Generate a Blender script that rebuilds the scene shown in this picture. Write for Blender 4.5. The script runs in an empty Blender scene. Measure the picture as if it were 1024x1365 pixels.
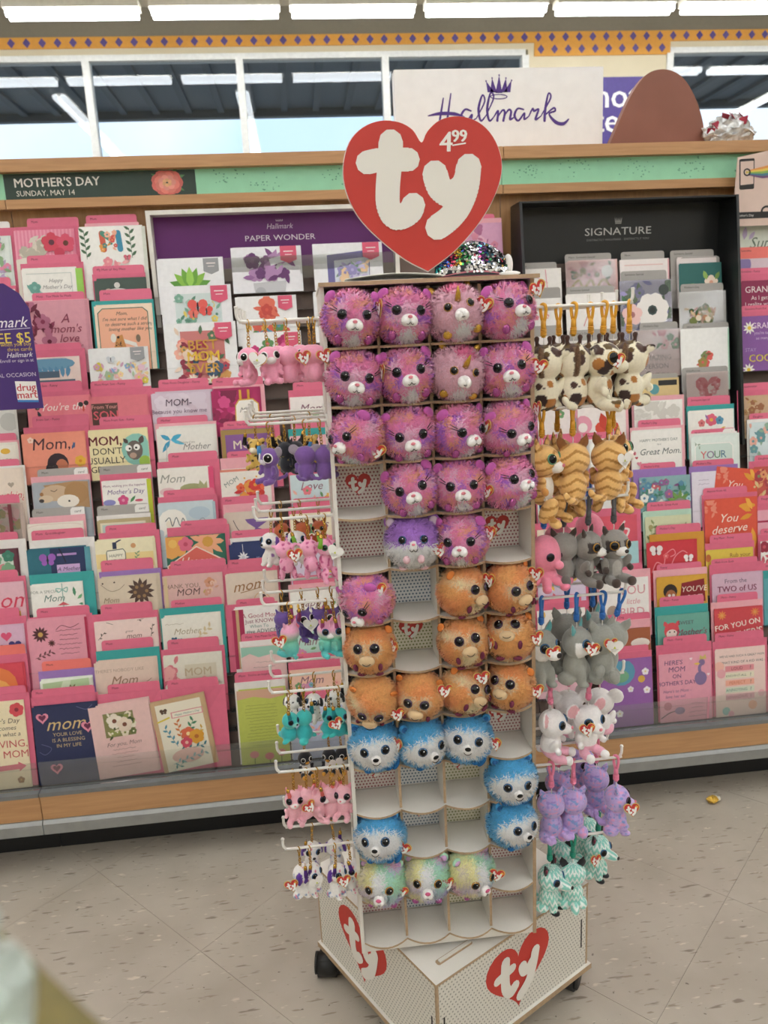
import bpy, bmesh, math, random
import numpy as np
from mathutils import Matrix, Vector, Euler
SC = bpy.context.scene
COL = SC.collection
# ---------------------------------------------------------------- camera
IMW, IMH, FPX = 1024.0, 1365.0, 1025.0
EYE = np.array([0.0, 0.0, 1.40])
_p, _r, _y = math.radians(13.0), math.radians(2.8), math.radians(5.6)
FWD = np.array([math.sin(_y)*math.cos(_p), math.cos(_y)*math.cos(_p), -math.sin(_p)])
_rt = np.array([math.cos(_y), -math.sin(_y), 0.0]); _up = np.cross(_rt, FWD)
RGT = _rt*math.cos(_r) - _up*math.sin(_r); UPV = _up*math.cos(_r) + _rt*math.sin(_r)
cam_d = bpy.data.cameras.new('camera'); cam = bpy.data.objects.new('camera', cam_d); COL.objects.link(cam)
cam_d.sensor_width = 36.0; cam_d.lens = FPX/IMH*36.0; cam_d.clip_start = 0.02
cam.matrix_world = Matrix(((RGT[0], UPV[0], -FWD[0], EYE[0]), (RGT[1], UPV[1], -FWD[1], EYE[1]), (RGT[2], UPV[2], -FWD[2], EYE[2]), (0, 0, 0, 1)))
cam_d.dof.use_dof = True; cam_d.dof.focus_distance = 1.42; cam_d.dof.aperture_fstop = 7.0
SC.camera = cam
# ---------------------------------------------------------------- view + sky
vs = SC.view_settings
vs.view_transform = 'Standard'; vs.look = 'None'; vs.gamma = 1.0; vs.use_curve_mapping = False; vs.exposure = 0.18
wd = bpy.data.worlds.new('sky'); SC.world = wd; wd.use_nodes = True
nt = wd.node_tree; bg = nt.nodes['Background']
tc = nt.nodes.new('ShaderNodeTexCoord'); nz = nt.nodes.new('ShaderNodeTexNoise'); cr = nt.nodes.new('ShaderNodeValToRGB')
nz.inputs['Scale'].default_value = 2.2; nz.inputs['Detail'].default_value = 6
cr.color_ramp.elements[0].position = 0.38; cr.color_ramp.elements[0].color = (0.50, 0.66, 0.86, 1)
cr.color_ramp.elements[1].position = 0.70; cr.color_ramp.elements[1].color = (0.88, 0.93, 0.97, 1)
nt.links.new(tc.outputs['Generated'], nz.inputs['Vector']); nt.links.new(nz.outputs['Fac'], cr.inputs['Fac'])
nt.links.new(cr.outputs['Color'], bg.inputs['Color']); bg.inputs['Strength'].default_value = 1.5
LAMP = 11.5     # radiance of the ceiling tubes
# ---------------------------------------------------------------- pixel helpers (survey of the photograph)
def ray(px, py):
    return RGT*((px-IMW/2)/FPX) + UPV*(-(py-IMH/2)/FPX) + FWD
def atY(px, py, Y):
    d = ray(px, py); return EYE + d*(Y/d[1])
def atZ(px, py, Z):
    d = ray(px, py); return EYE + d*((Z-EYE[2])/d[2])
def atP(px, py, n, p0):
    d = ray(px, py); n = np.array(n); return EYE + d*(np.dot(np.array(p0)-EYE, n)/np.dot(d, n))
# ---------------------------------------------------------------- colours and materials
def lin(h):
    if not isinstance(h, str): return tuple(h)[:3]
    h = h.lstrip('#'); o = []
    for i in (0, 2, 4):
        c = int(h[i:i+2], 16)/255.0
        o.append(c/12.92 if c <= 0.04045 else ((c+0.055)/1.055)**2.4)
    return tuple(o)
MATS = {}
def mat(name, col='cccccc', rough=0.6, metal=0.0, var=0.06, scale=30.0, coat=0.0, sheen=0.0, bump=0.0, emis=None, spec=0.5):
    if name in MATS: return MATS[name]
    m = bpy.data.materials.new(name); m.use_nodes = True; MATS[name] = m
    nt = m.node_tree; b = nt.nodes['Principled BSDF']
    c = lin(col)
    b.inputs['Roughness'].default_value = rough; b.inputs['Metallic'].default_value = metal
    b.inputs['Coat Weight'].default_value = coat; b.inputs['Sheen Weight'].default_value = sheen
    b.inputs['Specular IOR Level'].default_value = spec
    tc = nt.nodes.new('ShaderNodeTexCoord'); n = nt.nodes.new('ShaderNodeTexNoise')
    n.inputs['Scale'].default_value = scale; n.inputs['Detail'].default_value = 3
    r = nt.nodes.new('ShaderNodeValToRGB')
    r.color_ramp.elements[0].position = 0.3; r.color_ramp.elements[1].position = 0.7
    r.color_ramp.elements[0].color = tuple(x*(1-var) for x in c)+(1,); r.color_ramp.elements[1].color = tuple(min(1, x*(1+var)) for x in c)+(1,)
    nt.links.new(tc.outputs['Object'], n.inputs['Vector']); nt.links.new(n.outputs['Fac'], r.inputs['Fac'])
    nt.links.new(r.outputs['Color'], b.inputs['Base Color'])
    if bump:
        bp = nt.nodes.new('ShaderNodeBump'); bp.inputs['Strength'].default_value = bump; bp.inputs['Distance'].default_value = 0.002
        nt.links.new(n.outputs['Fac'], bp.inputs['Height']); nt.links.new(bp.outputs['Normal'], b.inputs['Normal'])
    if emis is not None:
        b.inputs['Emission Color'].default_value = c+(1,); b.inputs['Emission Strength'].default_value = emis
    return m
def attr_mat(name, rough=0.7, sheen=0.0, coat=0.0, noise=0.0, scale=200.0, bump=0.0):
    """colour comes from the mesh's own 'Col' attribute (print, dyed plush)"""
    if name in MATS: return MATS[name]
    m = bpy.data.materials.new(name); m.use_nodes = True; MATS[name] = m
    nt = m.node_tree; b = nt.nodes['Principled BSDF']
    a = nt.nodes.new('ShaderNodeAttribute'); a.attribute_name = 'Col'
    b.inputs['Roughness'].default_value = rough; b.inputs['Sheen Weight'].default_value = sheen; b.inputs['Coat Weight'].default_value = coat
    src = a.outputs['Color']
    if noise or bump:
        tc = nt.nodes.new('ShaderNodeTexCoord'); n = nt.nodes.new('ShaderNodeTexNoise'); n.inputs['Scale'].default_value = scale
        nt.links.new(tc.outputs['Object'], n.inputs['Vector'])
        if noise:
            mr = nt.nodes.new('ShaderNodeMapRange'); mr.inputs['To Min'].default_value = 1-noise; mr.inputs['To Max'].default_value = 1+noise
            mr.inputs['From Min'].default_value = 0.3; mr.inputs['From Max'].default_value = 0.7
            nt.links.new(n.outputs['Fac'], mr.inputs['Value'])
            mx = nt.nodes.new('ShaderNodeVectorMath'); mx.operation = 'SCALE'
            nt.links.new(src, mx.inputs[0]); nt.links.new(mr.outputs['Result'], mx.inputs['Scale']); src = mx.outputs['Vector']
        if bump:
            bp = nt.nodes.new('ShaderNodeBump'); bp.inputs['Strength'].default_value = bump; bp.inputs['Distance'].default_value = 0.001
            nt.links.new(n.outputs['Fac'], bp.inputs['Height']); nt.links.new(bp.outputs['Normal'], b.inputs['Normal'])
    nt.links.new(src, b.inputs['Base Color'])
    return m
def clear_mat(name, tint=(0.95, 0.97, 0.97), amt=0.12, rough=0.05):
    """thin clear plastic: mostly see-through, fresnel gloss"""
    if name in MATS: return MATS[name]
    m = bpy.data.materials.new(name); m.use_nodes = True; MATS[name] = m
    nt = m.node_tree; nt.nodes.remove(nt.nodes['Principled BSDF']); out = nt.nodes['Material Output']
    t = nt.nodes.new('ShaderNodeBsdfTransparent'); t.inputs['Color'].default_value = tint+(1,)
    g = nt.nodes.new('ShaderNodeBsdfGlossy'); g.inputs['Roughness'].default_value = rough
    d = nt.nodes.new('ShaderNodeBsdfDiffuse'); d.inputs['Color'].default_value = (0.8, 0.8, 0.8, 1)
    f = nt.nodes.new('ShaderNodeFresnel'); f.inputs['IOR'].default_value = 1.5
    a = nt.nodes.new('ShaderNodeMixShader'); b = nt.nodes.new('ShaderNodeMixShader'); b.inputs['Fac'].default_value = amt
    nt.links.new(t.outputs[0], b.inputs[1]); nt.links.new(d.outputs[0], b.inputs[2])
    nt.links.new(f.outputs[0], a.inputs['Fac']); nt.links.new(b.outputs[0], a.inputs[1]); nt.links.new(g.outputs[0], a.inputs[2])
    nt.links.new(a.outputs[0], out.inputs['Surface'])
    return m
# ---------------------------------------------------------------- mesh building
class MB:
    def __init__(s): s.v = []; s.f = []; s.m = []; s.c = []
    def add(s, vs, fs, m=0, c=None):
        o = len(s.v); s.v.extend([tuple(map(float, p)) for p in vs])
        for f in fs: s.f.append(tuple(i+o for i in f)); s.m.append(m); s.c.append(c)
        return s
    def box(s, x0, x1, y0, y1, z0, z1, m=0, c=None):
        return s.add([(x0,y0,z0),(x1,y0,z0),(x1,y1,z0),(x0,y1,z0),(x0,y0,z1),(x1,y0,z1),(x1,y1,z1),(x0,y1,z1)],
            [(0,3,2,1),(4,5,6,7),(0,1,5,4),(1,2,6,5),(2,3,7,6),(3,0,4,7)], m, c)
    def prism(s, poly, z0, z1, m=0, ms=None, c=None, bottom=True):
        n = len(poly); ms = m if ms is None else ms
        vs = [(p[0], p[1], z0) for p in poly]+[(p[0], p[1], z1) for p in poly]
        o = len(s.v); s.v.extend([tuple(map(float, p)) for p in vs])
        def ad(f, mm): s.f.append(tuple(i+o for i in f)); s.m.append(mm); s.c.append(c)
        ad(tuple(range(n, 2*n)), m)
        if bottom: ad(tuple(range(n-1, -1, -1)), m)
        for i in range(n): j = (i+1) % n; ad((i, j, j+n, i+n), ms)
        return s
    def tube(s, path, r, n=8, closed=False, m=0, c=None, caps=True):
        P = [Vector(p) for p in path]; k = len(P); rs = r if hasattr(r, '__len__') else [r]*k
        vs = []; prev = None
        for i in range(k):
            a = P[i-1] if (i > 0 or closed) else P[i]; b = P[(i+1) % k] if (i < k-1 or closed) else P[i]
            d = (b-a); d = d.normalized() if d.length > 1e-9 else Vector((0, 0, 1))
            if prev is None:
                u = d.orthogonal().normalized()
            else:
                u = prev - d*prev.dot(d); u = u.normalized() if u.length > 1e-6 else d.orthogonal().normalized()
            prev = u; w = d.cross(u)
            for j in range(n):
                t = 2*math.pi*j/n; vs.append(P[i]+(u*math.cos(t)+w*math.sin(t))*rs[i])
        fs = []
        for i in range(k if closed else k-1):
            i2 = (i+1) % k
            for j in range(n):
                j2 = (j+1) % n; fs.append((i*n+j, i*n+j2, i2*n+j2, i2*n+j))
        if not closed and caps: fs.append(tuple(range(n-1, -1, -1))); fs.append(tuple(range((k-1)*n, k*n)))
        return s.add(vs, fs, m, c)
    def ell(s, ctr, rad, rot=None, seg=14, rings=9, m=0, c=None):
        R = (rot if isinstance(rot, Matrix) else Euler(rot).to_matrix()) if rot is not None else Matrix.Identity(3)
        C = Vector(ctr); vs = []; fs = []
        vs.append(C+R@Vector((0, 0, rad[2])))
        for i in range(1, rings):
            t = math.pi*i/rings
            for j in range(seg):
                p = 2*math.pi*j/seg
                vs.append(C+R@Vector((rad[0]*math.sin(t)*math.cos(p), rad[1]*math.sin(t)*math.sin(p), rad[2]*math.cos(t))))
        vs.append(C+R@Vector((0, 0, -rad[2]))); e = len(vs)-1
        for j in range(seg): fs.append((0, 1+j, 1+(j+1) % seg)); fs.append((e, e-seg+(j+1) % seg, e-seg+j))
        for i in range(rings-2):
            for j in range(seg):
                a = 1+i*seg+j; b = 1+i*seg+(j+1) % seg; fs.append((a, a+seg, b+seg, b))
        return s.add(vs, fs, m, c)
    def lathe(s, prof, n=16, m=0, c=None, at=(0, 0, 0)):
        vs = []; fs = []
        for (r, z) in prof:
            for j in range(n):
                t = 2*math.pi*j/n; vs.append((at[0]+r*math.cos(t), at[1]+r*math.sin(t), at[2]+z))
        for i in range(len(prof)-1):
            for j in range(n):
                j2 = (j+1) % n; fs.append((i*n+j, i*n+j2, (i+1)*n+j2, (i+1)*n+j))
        fs.append(tuple(range(n-1, -1, -1))); fs.append(tuple(range((len(prof)-1)*n, len(prof)*n)))
        return s.add(vs, fs, m, c)
    def mesh(s, name, mats, smooth=False):
        me = bpy.data.meshes.new(name); me.from_pydata(s.v, [], s.f)
        if not isinstance(mats, (list, tuple)): mats = [mats]
        for mm in mats: me.materials.append(mm)
        me.polygons.foreach_set('material_index', s.m)
        if any(x is not None for x in s.c):
            a = me.color_attributes.new('Col', 'FLOAT_COLOR', 'CORNER'); d = []
            for f, cc in zip(s.f, s.c):
                q = lin(cc) if cc is not None else (0.8, 0.8, 0.8)
                d.extend((q[0], q[1], q[2], 1.0)*len(f))
            a.data.foreach_set('color', d)
        if smooth: me.polygons.foreach_set('use_smooth', [True]*len(s.f))
        me.update(); return me
    def build(s, name, mats, parent=None, smooth=False, loc=None, rot=None):
        return link(name, s.mesh(name, mats, smooth), parent, loc, rot)
def link(name, me, parent=None, loc=None, rot=None):
    o = bpy.data.objects.new(name, me); COL.objects.link(o)
    if loc is not None: o.location = loc
    if rot is not None: o.rotation_euler = rot
    if parent is not None: o.parent = parent
    return o
def empty(name, loc=(0, 0, 0), rot=(0, 0, 0)):
    o = bpy.data.objects.new(name, None); COL.objects.link(o); o.location = loc; o.rotation_euler = rot; o.empty_display_size = 0.05
    return o
def tag(o, label, cat, group=None, kind=None):
    if label: o['label'] = label
    if cat: o['category'] = cat
    if group: o['group'] = group
    if kind: o['kind'] = kind
    return o
KIDS = {}
def copy_tree(o, parent=None):
    c = o.copy(); COL.objects.link(c); c.parent = parent
    if parent is not None: c.matrix_parent_inverse = o.matrix_parent_inverse.copy()
    for ch in o.children:
        if not ch.name.startswith('hang_tag'): copy_tree(ch, c)
    return c
# text as flat triangles (unit cap size), cached
_TX = {}
def text_tris(s):
    if s in _TX: return _TX[s]
    cu = bpy.data.curves.new('txt', 'FONT'); cu.body = s; cu.resolution_u = 2; cu.size = 1.0; cu.align_x = 'CENTER'
    o = bpy.data.objects.new('txt', cu); me = bpy.data.meshes.new_from_object(o)
    vs = [tuple(v.co[:2]) for v in me.vertices]; fs = [tuple(p.vertices) for p in me.polygons]
    bpy.data.meshes.remove(me); bpy.data.objects.remove(o); bpy.data.curves.remove(cu)
    _TX[s] = (vs, fs); return _TX[s]
def ribbon(pts, w):
    """flat round-ended stroke in 2D -> list of polygons; w may vary per point"""
    out = []; ws = w if hasattr(w, '__len__') else [w]*len(pts)
    for i in range(len(pts)-1):
        (x0, y0), (x1, y1) = pts[i], pts[i+1]; d = math.hypot(x1-x0, y1-y0)
        if d < 1e-9: continue
        nx, ny = -(y1-y0)/d, (x1-x0)/d; a, b = ws[i]/2, ws[i+1]/2
        out.append([(x0-nx*a, y0-ny*a), (x1-nx*b, y1-ny*b), (x1+nx*b, y1+ny*b), (x0+nx*a, y0+ny*a)])
    for (x, y), a in zip(pts, ws):
        out.append([(x+a/2*math.cos(t*math.pi/5), y+a/2*math.sin(t*math.pi/5)) for t in range(10)])
    return out
def spline(pts, n=6):
    """Catmull-Rom through 2D/3D points"""
    P = [np.array(p, float) for p in pts]; o = []
    for i in range(len(P)-1):
        a = P[max(i-1, 0)]; b = P[i]; c = P[i+1]; d = P[min(i+2, len(P)-1)]
        for k in range(n):
            t = k/n; o.append(tuple(0.5*((2*b)+(c-a)*t+(2*a-5*b+4*c-d)*t*t+(3*b-a-3*c+d)*t**3)))
    o.append(tuple(P[-1])); return o
def heart_poly(w, n=28):
    """outline of a heart, width w, centred, y up"""
    o = []
    for i in range(n):
        t = 2*math.pi*i/n
        x = 16*math.sin(t)**3; y = 13*math.cos(t)-5*math.cos(2*t)-2*math.cos(3*t)-math.cos(4*t)
        o.append((-x/32*w, (y+2.5)/32*w))
    return o
# the rounded two-letter logo on hearts: strokes in units of heart width (centre origin, y up)
LOGO_T = [spline([(-0.20, 0.27), (-0.21, 0.10), (-0.20, -0.08), (-0.13, -0.17), (-0.06, -0.12)], 5), [(-0.33, 0.10), (-0.10, 0.14)]]
LOGO_Y = [spline([(0.06, 0.07), (0.09, -0.01), (0.17, 0.00), (0.21, 0.05)], 4), spline([(0.27, 0.17), (0.23, 0.00), (0.16, -0.17), (0.02, -0.29)], 5)]
def logo_polys(s, bold=1.0):
    o = []
    for st in LOGO_T[:1]: o += ribbon([(x*s, y*s) for x, y in st], 0.135*s*bold)
    for st in LOGO_T[1:]: o += ribbon([(x*s, y*s) for x, y in st], 0.115*s*bold)
    for st in LOGO_Y: o += ribbon([(x*s, y*s) for x, y in st], 0.135*s*bold)
    return o
def flat_polys(mb, polys, z, m=0, c=None, dz=1.2e-5):
    for i, p in enumerate(polys): mb.add([(x, y, z+i*dz) for x, y in p], [tuple(range(len(p)))], m, c)
# ================================================================ ROOM
def wood_mat(name, c1, c2, stretch=(3, 3, 40), rough=0.45):
    if name in MATS: return MATS[name]
    m = bpy.data.materials.new(name); m.use_nodes = True; MATS[name] = m
    nt = m.node_tree; b = nt.nodes['Principled BSDF']; b.inputs['Roughness'].default_value = rough
    tc = nt.nodes.new('ShaderNodeTexCoord'); mp = nt.nodes.new('ShaderNodeMapping'); mp.inputs['Scale'].default_value = stretch
    n = nt.nodes.new('ShaderNodeTexNoise'); n.inputs['Scale'].default_value = 3.0; n.inputs['Detail'].default_value = 5; n.inputs['Distortion'].default_value = 0.6
    r = nt.nodes.new('ShaderNodeValToRGB'); r.color_ramp.elements[0].position = 0.35; r.color_ramp.elements[1].position = 0.68
    r.color_ramp.elements[0].color = lin(c1)+(1,); r.color_ramp.elements[1].color = lin(c2)+(1,)
    nt.links.new(tc.outputs['Object'], mp.inputs['Vector']); nt.links.new(mp.outputs['Vector'], n.inputs['Vector'])
    nt.links.new(n.outputs['Fac'], r.inputs['Fac']); nt.links.new(r.outputs['Color'], b.inputs['Base Color'])
    return m
def tile_mat():
    m = bpy.data.materials.new('vinyl_tile'); m.use_nodes = True; MATS['vinyl_tile'] = m
    nt = m.node_tree; b = nt.nodes['Principled BSDF']; b.inputs['Roughness'].default_value = 0.42
    g = nt.nodes.new('ShaderNodeNewGeometry'); L = nt.links.new
    base = nt.nodes.new('ShaderNodeTexNoise'); base.inputs['Scale'].default_value = 5; base.inputs['Detail'].default_value = 5
    L(g.outputs['Position'], base.inputs['Vector'])
    r0 = nt.nodes.new('ShaderNodeValToRGB'); r0.color_ramp.elements[0].position = 0.3; r0.color_ramp.elements[1].position = 0.75
    r0.color_ramp.elements[0].color = lin('aaa092')+(1,); r0.color_ramp.elements[1].color = lin('beb5a7')+(1,)
    L(base.outputs['Fac'], r0.inputs['Fac']); src = r0.outputs['Color']
    for k, (ang, sc, lo, hi, colr) in enumerate([(0.55, (9, 42, 9), 0.64, 0.70, '75685a'), (-0.75, (12, 60, 9), 0.65, 0.71, '8b7c6a'), (0.1, (14, 50, 9), 0.65, 0.72, 'd8cdbc'), (1.3, (40, 60, 9), 0.70, 0.74, '544a40')]):
        mp = nt.nodes.new('ShaderNodeMapping'); mp.inputs['Rotation'].default_value = (0, 0, ang); mp.inputs['Scale'].default_value = sc; mp.inputs['Location'].default_value = (k*7.3, k*3.1, 0)
        n = nt.nodes.new('ShaderNodeTexNoise'); n.inputs['Scale'].default_value = 1.6; n.inputs['Detail'].default_value = 2.5
        r = nt.nodes.new('ShaderNodeMapRange'); r.inputs['From Min'].default_value = lo; r.inputs['From Max'].default_value = hi; r.inputs['To Max'].default_value = 0.75
        L(g.outputs['Position'], mp.inputs['Vector']); L(mp.outputs['Vector'], n.inputs['Vector']); L(n.outputs['Fac'], r.inputs['Value'])
        mx = nt.nodes.new('ShaderNodeMix'); mx.data_type = 'RGBA'; L(r.outputs['Result'], mx.inputs['Factor']); L(src, mx.inputs['A']); mx.inputs['B'].default_value = lin(colr)+(1,)
        src = mx.outputs['Result']
    L(src, b.inputs['Base Color']); return m
WOOD = wood_mat('oak_laminate', 'a87d50', 'b88d5e', (30, 30, 2))
WOODH = wood_mat('oak_laminate_horizontal', 'b98b5f', 'c89a6c', (2, 30, 30))
TILE = tile_mat()
X0, X1, Y0, YW, ZC = -9.0, 11.0, -13.0, 8.62, 4.62
SK = 1.0
fl = tag(MB().box(X0, X1, Y0, YW, -0.10, -0.0015).build('floor', mat('floor_screed', '6f6557', 0.8)), 'beige speckled vinyl store floor laid in diagonal tiles', None, None, 'structure')
# floor tiles laid on the diagonal; those the picture can tell apart are pieces of their own
TS = 0.457; half = TS/2-0.0004
tm = MB().box(-half, half, -half, half, -0.0014, 0.0).mesh('floor_tile', TILE)
ca = math.radians(43.5); ax = np.array([math.cos(ca), math.sin(ca)]); ay = np.array([-math.sin(ca), math.cos(ca)])
org = np.array([0.629, 1.236])
rest = MB()
for i in range(-36, 38):
    for j in range(-36, 38):
        c = org+ax*(i+0.5)*TS+ay*(j+0.5)*TS
        if not (X0+0.4 < c[0] < X1-0.4 and Y0+0.4 < c[1] < YW-0.4): continue
        if -2.0 < c[0] < 2.4 and 0.1 < c[1] < 2.5:
            link('tile', tm, fl, (c[0], c[1], 0), (0, 0, ca))
        else:
            q = [c+ax*half*a+ay*half*b for a, b in ((-1, -1), (1, -1), (1, 1), (-1, 1))]
            rest.add([(p[0], p[1], -0.0002) for p in q], [(0, 1, 2, 3)])
ro = rest.build('tile_field', TILE, fl); ro['kind'] = 'stuff'
tag(MB().box(X0, X1, Y0, YW, ZC, ZC+0.1).build('ceiling', mat('ceiling_panel', 'c6bfae', 0.9, var=0.03)), 'beige store ceiling above the strip lights', None, None, 'structure')
WALLM = mat('wall_paint', 'd8cdb0', 0.85, var=0.03, scale=4)
tag(MB().box(X0-0.1, X0, Y0, YW+0.2, 0, ZC).build('wall_left', WALLM), 'cream store wall at the far left', None, None, 'structure')
tag(MB().box(X1, X1+0.1, Y0, YW+0.2, 0, ZC).build('wall_right', WALLM), 'cream store wall at the far right', None, None, 'structure')
tag(MB().box(X0, X1, Y0-0.1, Y0, 0, ZC).build('wall_near', WALLM), 'cream store wall behind the viewer', None, None, 'structure')
# window wall
def wz(px, py): return atY(px, py, YW)
zt = wz(350, 71)[2]; zs = 2.35
xa = [-7.6, -6.1, -4.6, wz(-70, 78)[0]-0.75]
m1, m2, m3 = wz(113, 75)[0], wz(318, 70)[0], wz(513, 72)[0]
xe, xp = wz(704, 70)[0], wz(893, 70)[0]
xR = xp+6.0
wl = MB()
wl.box(X0, X1, YW, YW+0.2, 0, zs); wl.box(X0, X1, YW, YW+0.2, zt, ZC); wl.box(xe, xp, YW, YW+0.2, zs, zt); wl.box(X0, -7.6, YW, YW+0.2, zs, zt); wl.box(xR, X1, YW, YW+0.2, zs, zt)
tag(wl.build('wall_back', WALLM), 'cream back wall with high clerestory windows', None, None, 'structure')
FRAME = mat('window_frame_white', 'dfe0dc', 0.4)
GLASS = clear_mat('window_glass', (0.93, 0.96, 0.97), 0.0, 0.0)
def window(n, xs, label):
    w = empty('window_%d' % n, (xs[0], YW, zs)); tag(w, label, None, None, 'structure')
    b = MB(); x0, x1 = xs[0], xs[-1]; o = x0
    b.box(0, x1-o, -0.02, 0.10, zt-zs-0.055, zt-zs); b.box(0, x1-o, -0.02, 0.10, 0, 0.06)
    b.build('window_frame', FRAME, w)
    for x in xs: MB().box(x-o-0.035, x-o+0.035, -0.025, 0.10, 0.06, zt-zs-0.055).build('mullion', FRAME, w)
    for p, q in zip(xs, xs[1:]): MB().box(p-o+0.035, q-o-0.035, 0.035, 0.041, 0.06, zt-zs-0.055).build('pane', GLASS, w)
sp = m2-m1
window(1, [m1-4*sp, m1-3*sp, m1-2*sp, m1-sp, m1, m2, m3, xe-0.03], 'row of clerestory panes above the card rack with white mullions')
window(2, [xp, xp+sp, xp+2*sp, xp+3*sp, xR], 'clerestory panes right of the cream pier')
# trim band with purple diamonds
ORG = mat('trim_ochre', 'd99a3c', 0.6, var=0.04); DIA = mat('trim_diamond_purple', '5a4a86', 0.6)
zb0, zb1 = wz(350, 62)[2], wz(350, 47)[2]; zb2 = wz(800, 74)[2]
tr = tag(MB().box(X0, X1, YW-0.012, YW-0.001, zb0, zb1).build('trim_1', ORG), 'ochre wallpaper border with purple diamonds along the back wall', None, None, 'structure')
dm = MB(); r = 0.044; dm.prism([(0, -r), (r*0.85, 0), (0, r), (-r*0.85, 0)], 0, 0.002); dme = dm.mesh('diamond', DIA)
dx = (wz(1010, 52)[0]-wz(15, 57)[0])/52.5
for i in range(-8, 62): link('diamond', dme, tr, (wz(15, 57)[0]+i*dx, YW-0.0125, (zb0+zb1)/2), (math.pi/2, 0, 0))
xq = wz(712, 60)[0]
tr2 = tag(MB().box(xq, xp, YW-0.012, YW-0.001, zb2, zb0-0.001).build('trim_2', ORG), 'second lower row of the ochre border on the cream pier', None, None, 'structure')
i = 0
while xq+0.06+i*dx < xp-0.03: link('diamond', dme, tr2, (xq+0.07+i*dx, YW-0.0125, zb2+(zb0-zb2)*0.5), (math.pi/2, 0, 0)); i += 1
tag(MB().box(X0, X1, YW-0.010, YW-0.001, zb1+0.001, ZC-0.001).build('wall_shade_strip', mat('wall_shade_taupe', '7d7666', 0.9, var=0.03)), 'wall strip above the ochre border with shade put into its colour', None, None, 'structure')  # darker wall strip; its tone stands in for shade near the lamp fixtures
# canopy outside the windows
cp = empty('canopy_soffit', (0, YW+0.3, 4.8)); tag(cp, 'dark ribbed canopy soffit outside the windows', 'canopy')
MB().box(-16, 18, 0, 4.15, 0.05, 0.30).build('deck', mat('canopy_dark', '6a737c', 0.6), cp)
rb = MB().box(-0.05, 0.05, 0, 4.1, 0.0, 0.06).mesh('rib', mat('canopy_rib', '59626b', 0.6))
for k in range(70): link('rib', rb, cp, (-15.8+k*0.48, 0, 0))
MB().box(-16, 18, 4.05, 4.18, -0.06, 0.36).build('fascia', mat('canopy_fascia', '565e66', 0.6), cp)
tag(MB().box(-30, 34, YW+0.25, 60, -0.2, -0.02).build('ground_outside', mat('asphalt', '8d8f90', 0.9)), 'grey parking lot outside the windows', None, None, 'structure')
# ceiling strip lights
TUBE = mat('lamp_tube', 'f8fbff', 0.5, var=0.0, emis=LAMP); HOUS = mat('lamp_housing', 'd8d3c4', 0.5)
def lamp_meshes(L):
    a = MB().box(-L/2, L/2, -0.085, 0.085, 0.03, 0.09).mesh('housing', HOUS)
    b = MB().tube([(-L/2+0.02, -0.045, 0), (L/2-0.02, -0.045, 0)], 0.034, 8).mesh('tube', TUBE, True)
    c = MB().box(-0.008, 0.008, -0.008, 0.008, 0.09, ZC-4.25).mesh('stem', HOUS)
    return a, b, c
ZL = 4.25
def lamp(L, ms, x, y, rz, label, group):
    t = empty('ceiling_light', (x, y, ZL), (0, 0, rz)); tag(t, label, 'light', group)
    link('housing', ms[0], t); link('tube', ms[1], t); link('tube', ms[1], t, (0, 0.09, 0))
    for s in (-0.4, 0.4): link('stem', ms[2], t, (s*L, 0, 0))
YL = atZ(450, 16, ZL)[1]
g = [atZ(p, 15, ZL)[0] for p in (192, 372, 553, 733, 900)]; seg = (g[4]-g[0])/4
mA = lamp_meshes(seg-0.085); nm = ['first', 'second', 'third', 'fourth', 'fifth', 'sixth', 'seventh', 'eighth', 'ninth', 'tenth']
for k in range(10):
    c = g[0]+seg*(k-2.5)
    lb = 'strip light parallel to the windows, %s of the row from the left' % nm[k]
    lamp(seg-0.085, mA, c, YL, 0, lb, 'strip lights along the window wall')
mB = lamp_meshes(2.3)
for a, x in enumerate((-4.65, -2.55, -0.45, 1.75, 4.1, 6.5)):
    for b in range(8):  # last two of each row are added lamps, front fill for the pockets
        lamp(2.3, mB, x, 6.1-2.4*b, math.pi/2, 'strip light overhead in ceiling row %s from the left, %s from the windows' % (nm[a], nm[b]), 'overhead strip lights running away from the windows')
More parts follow.
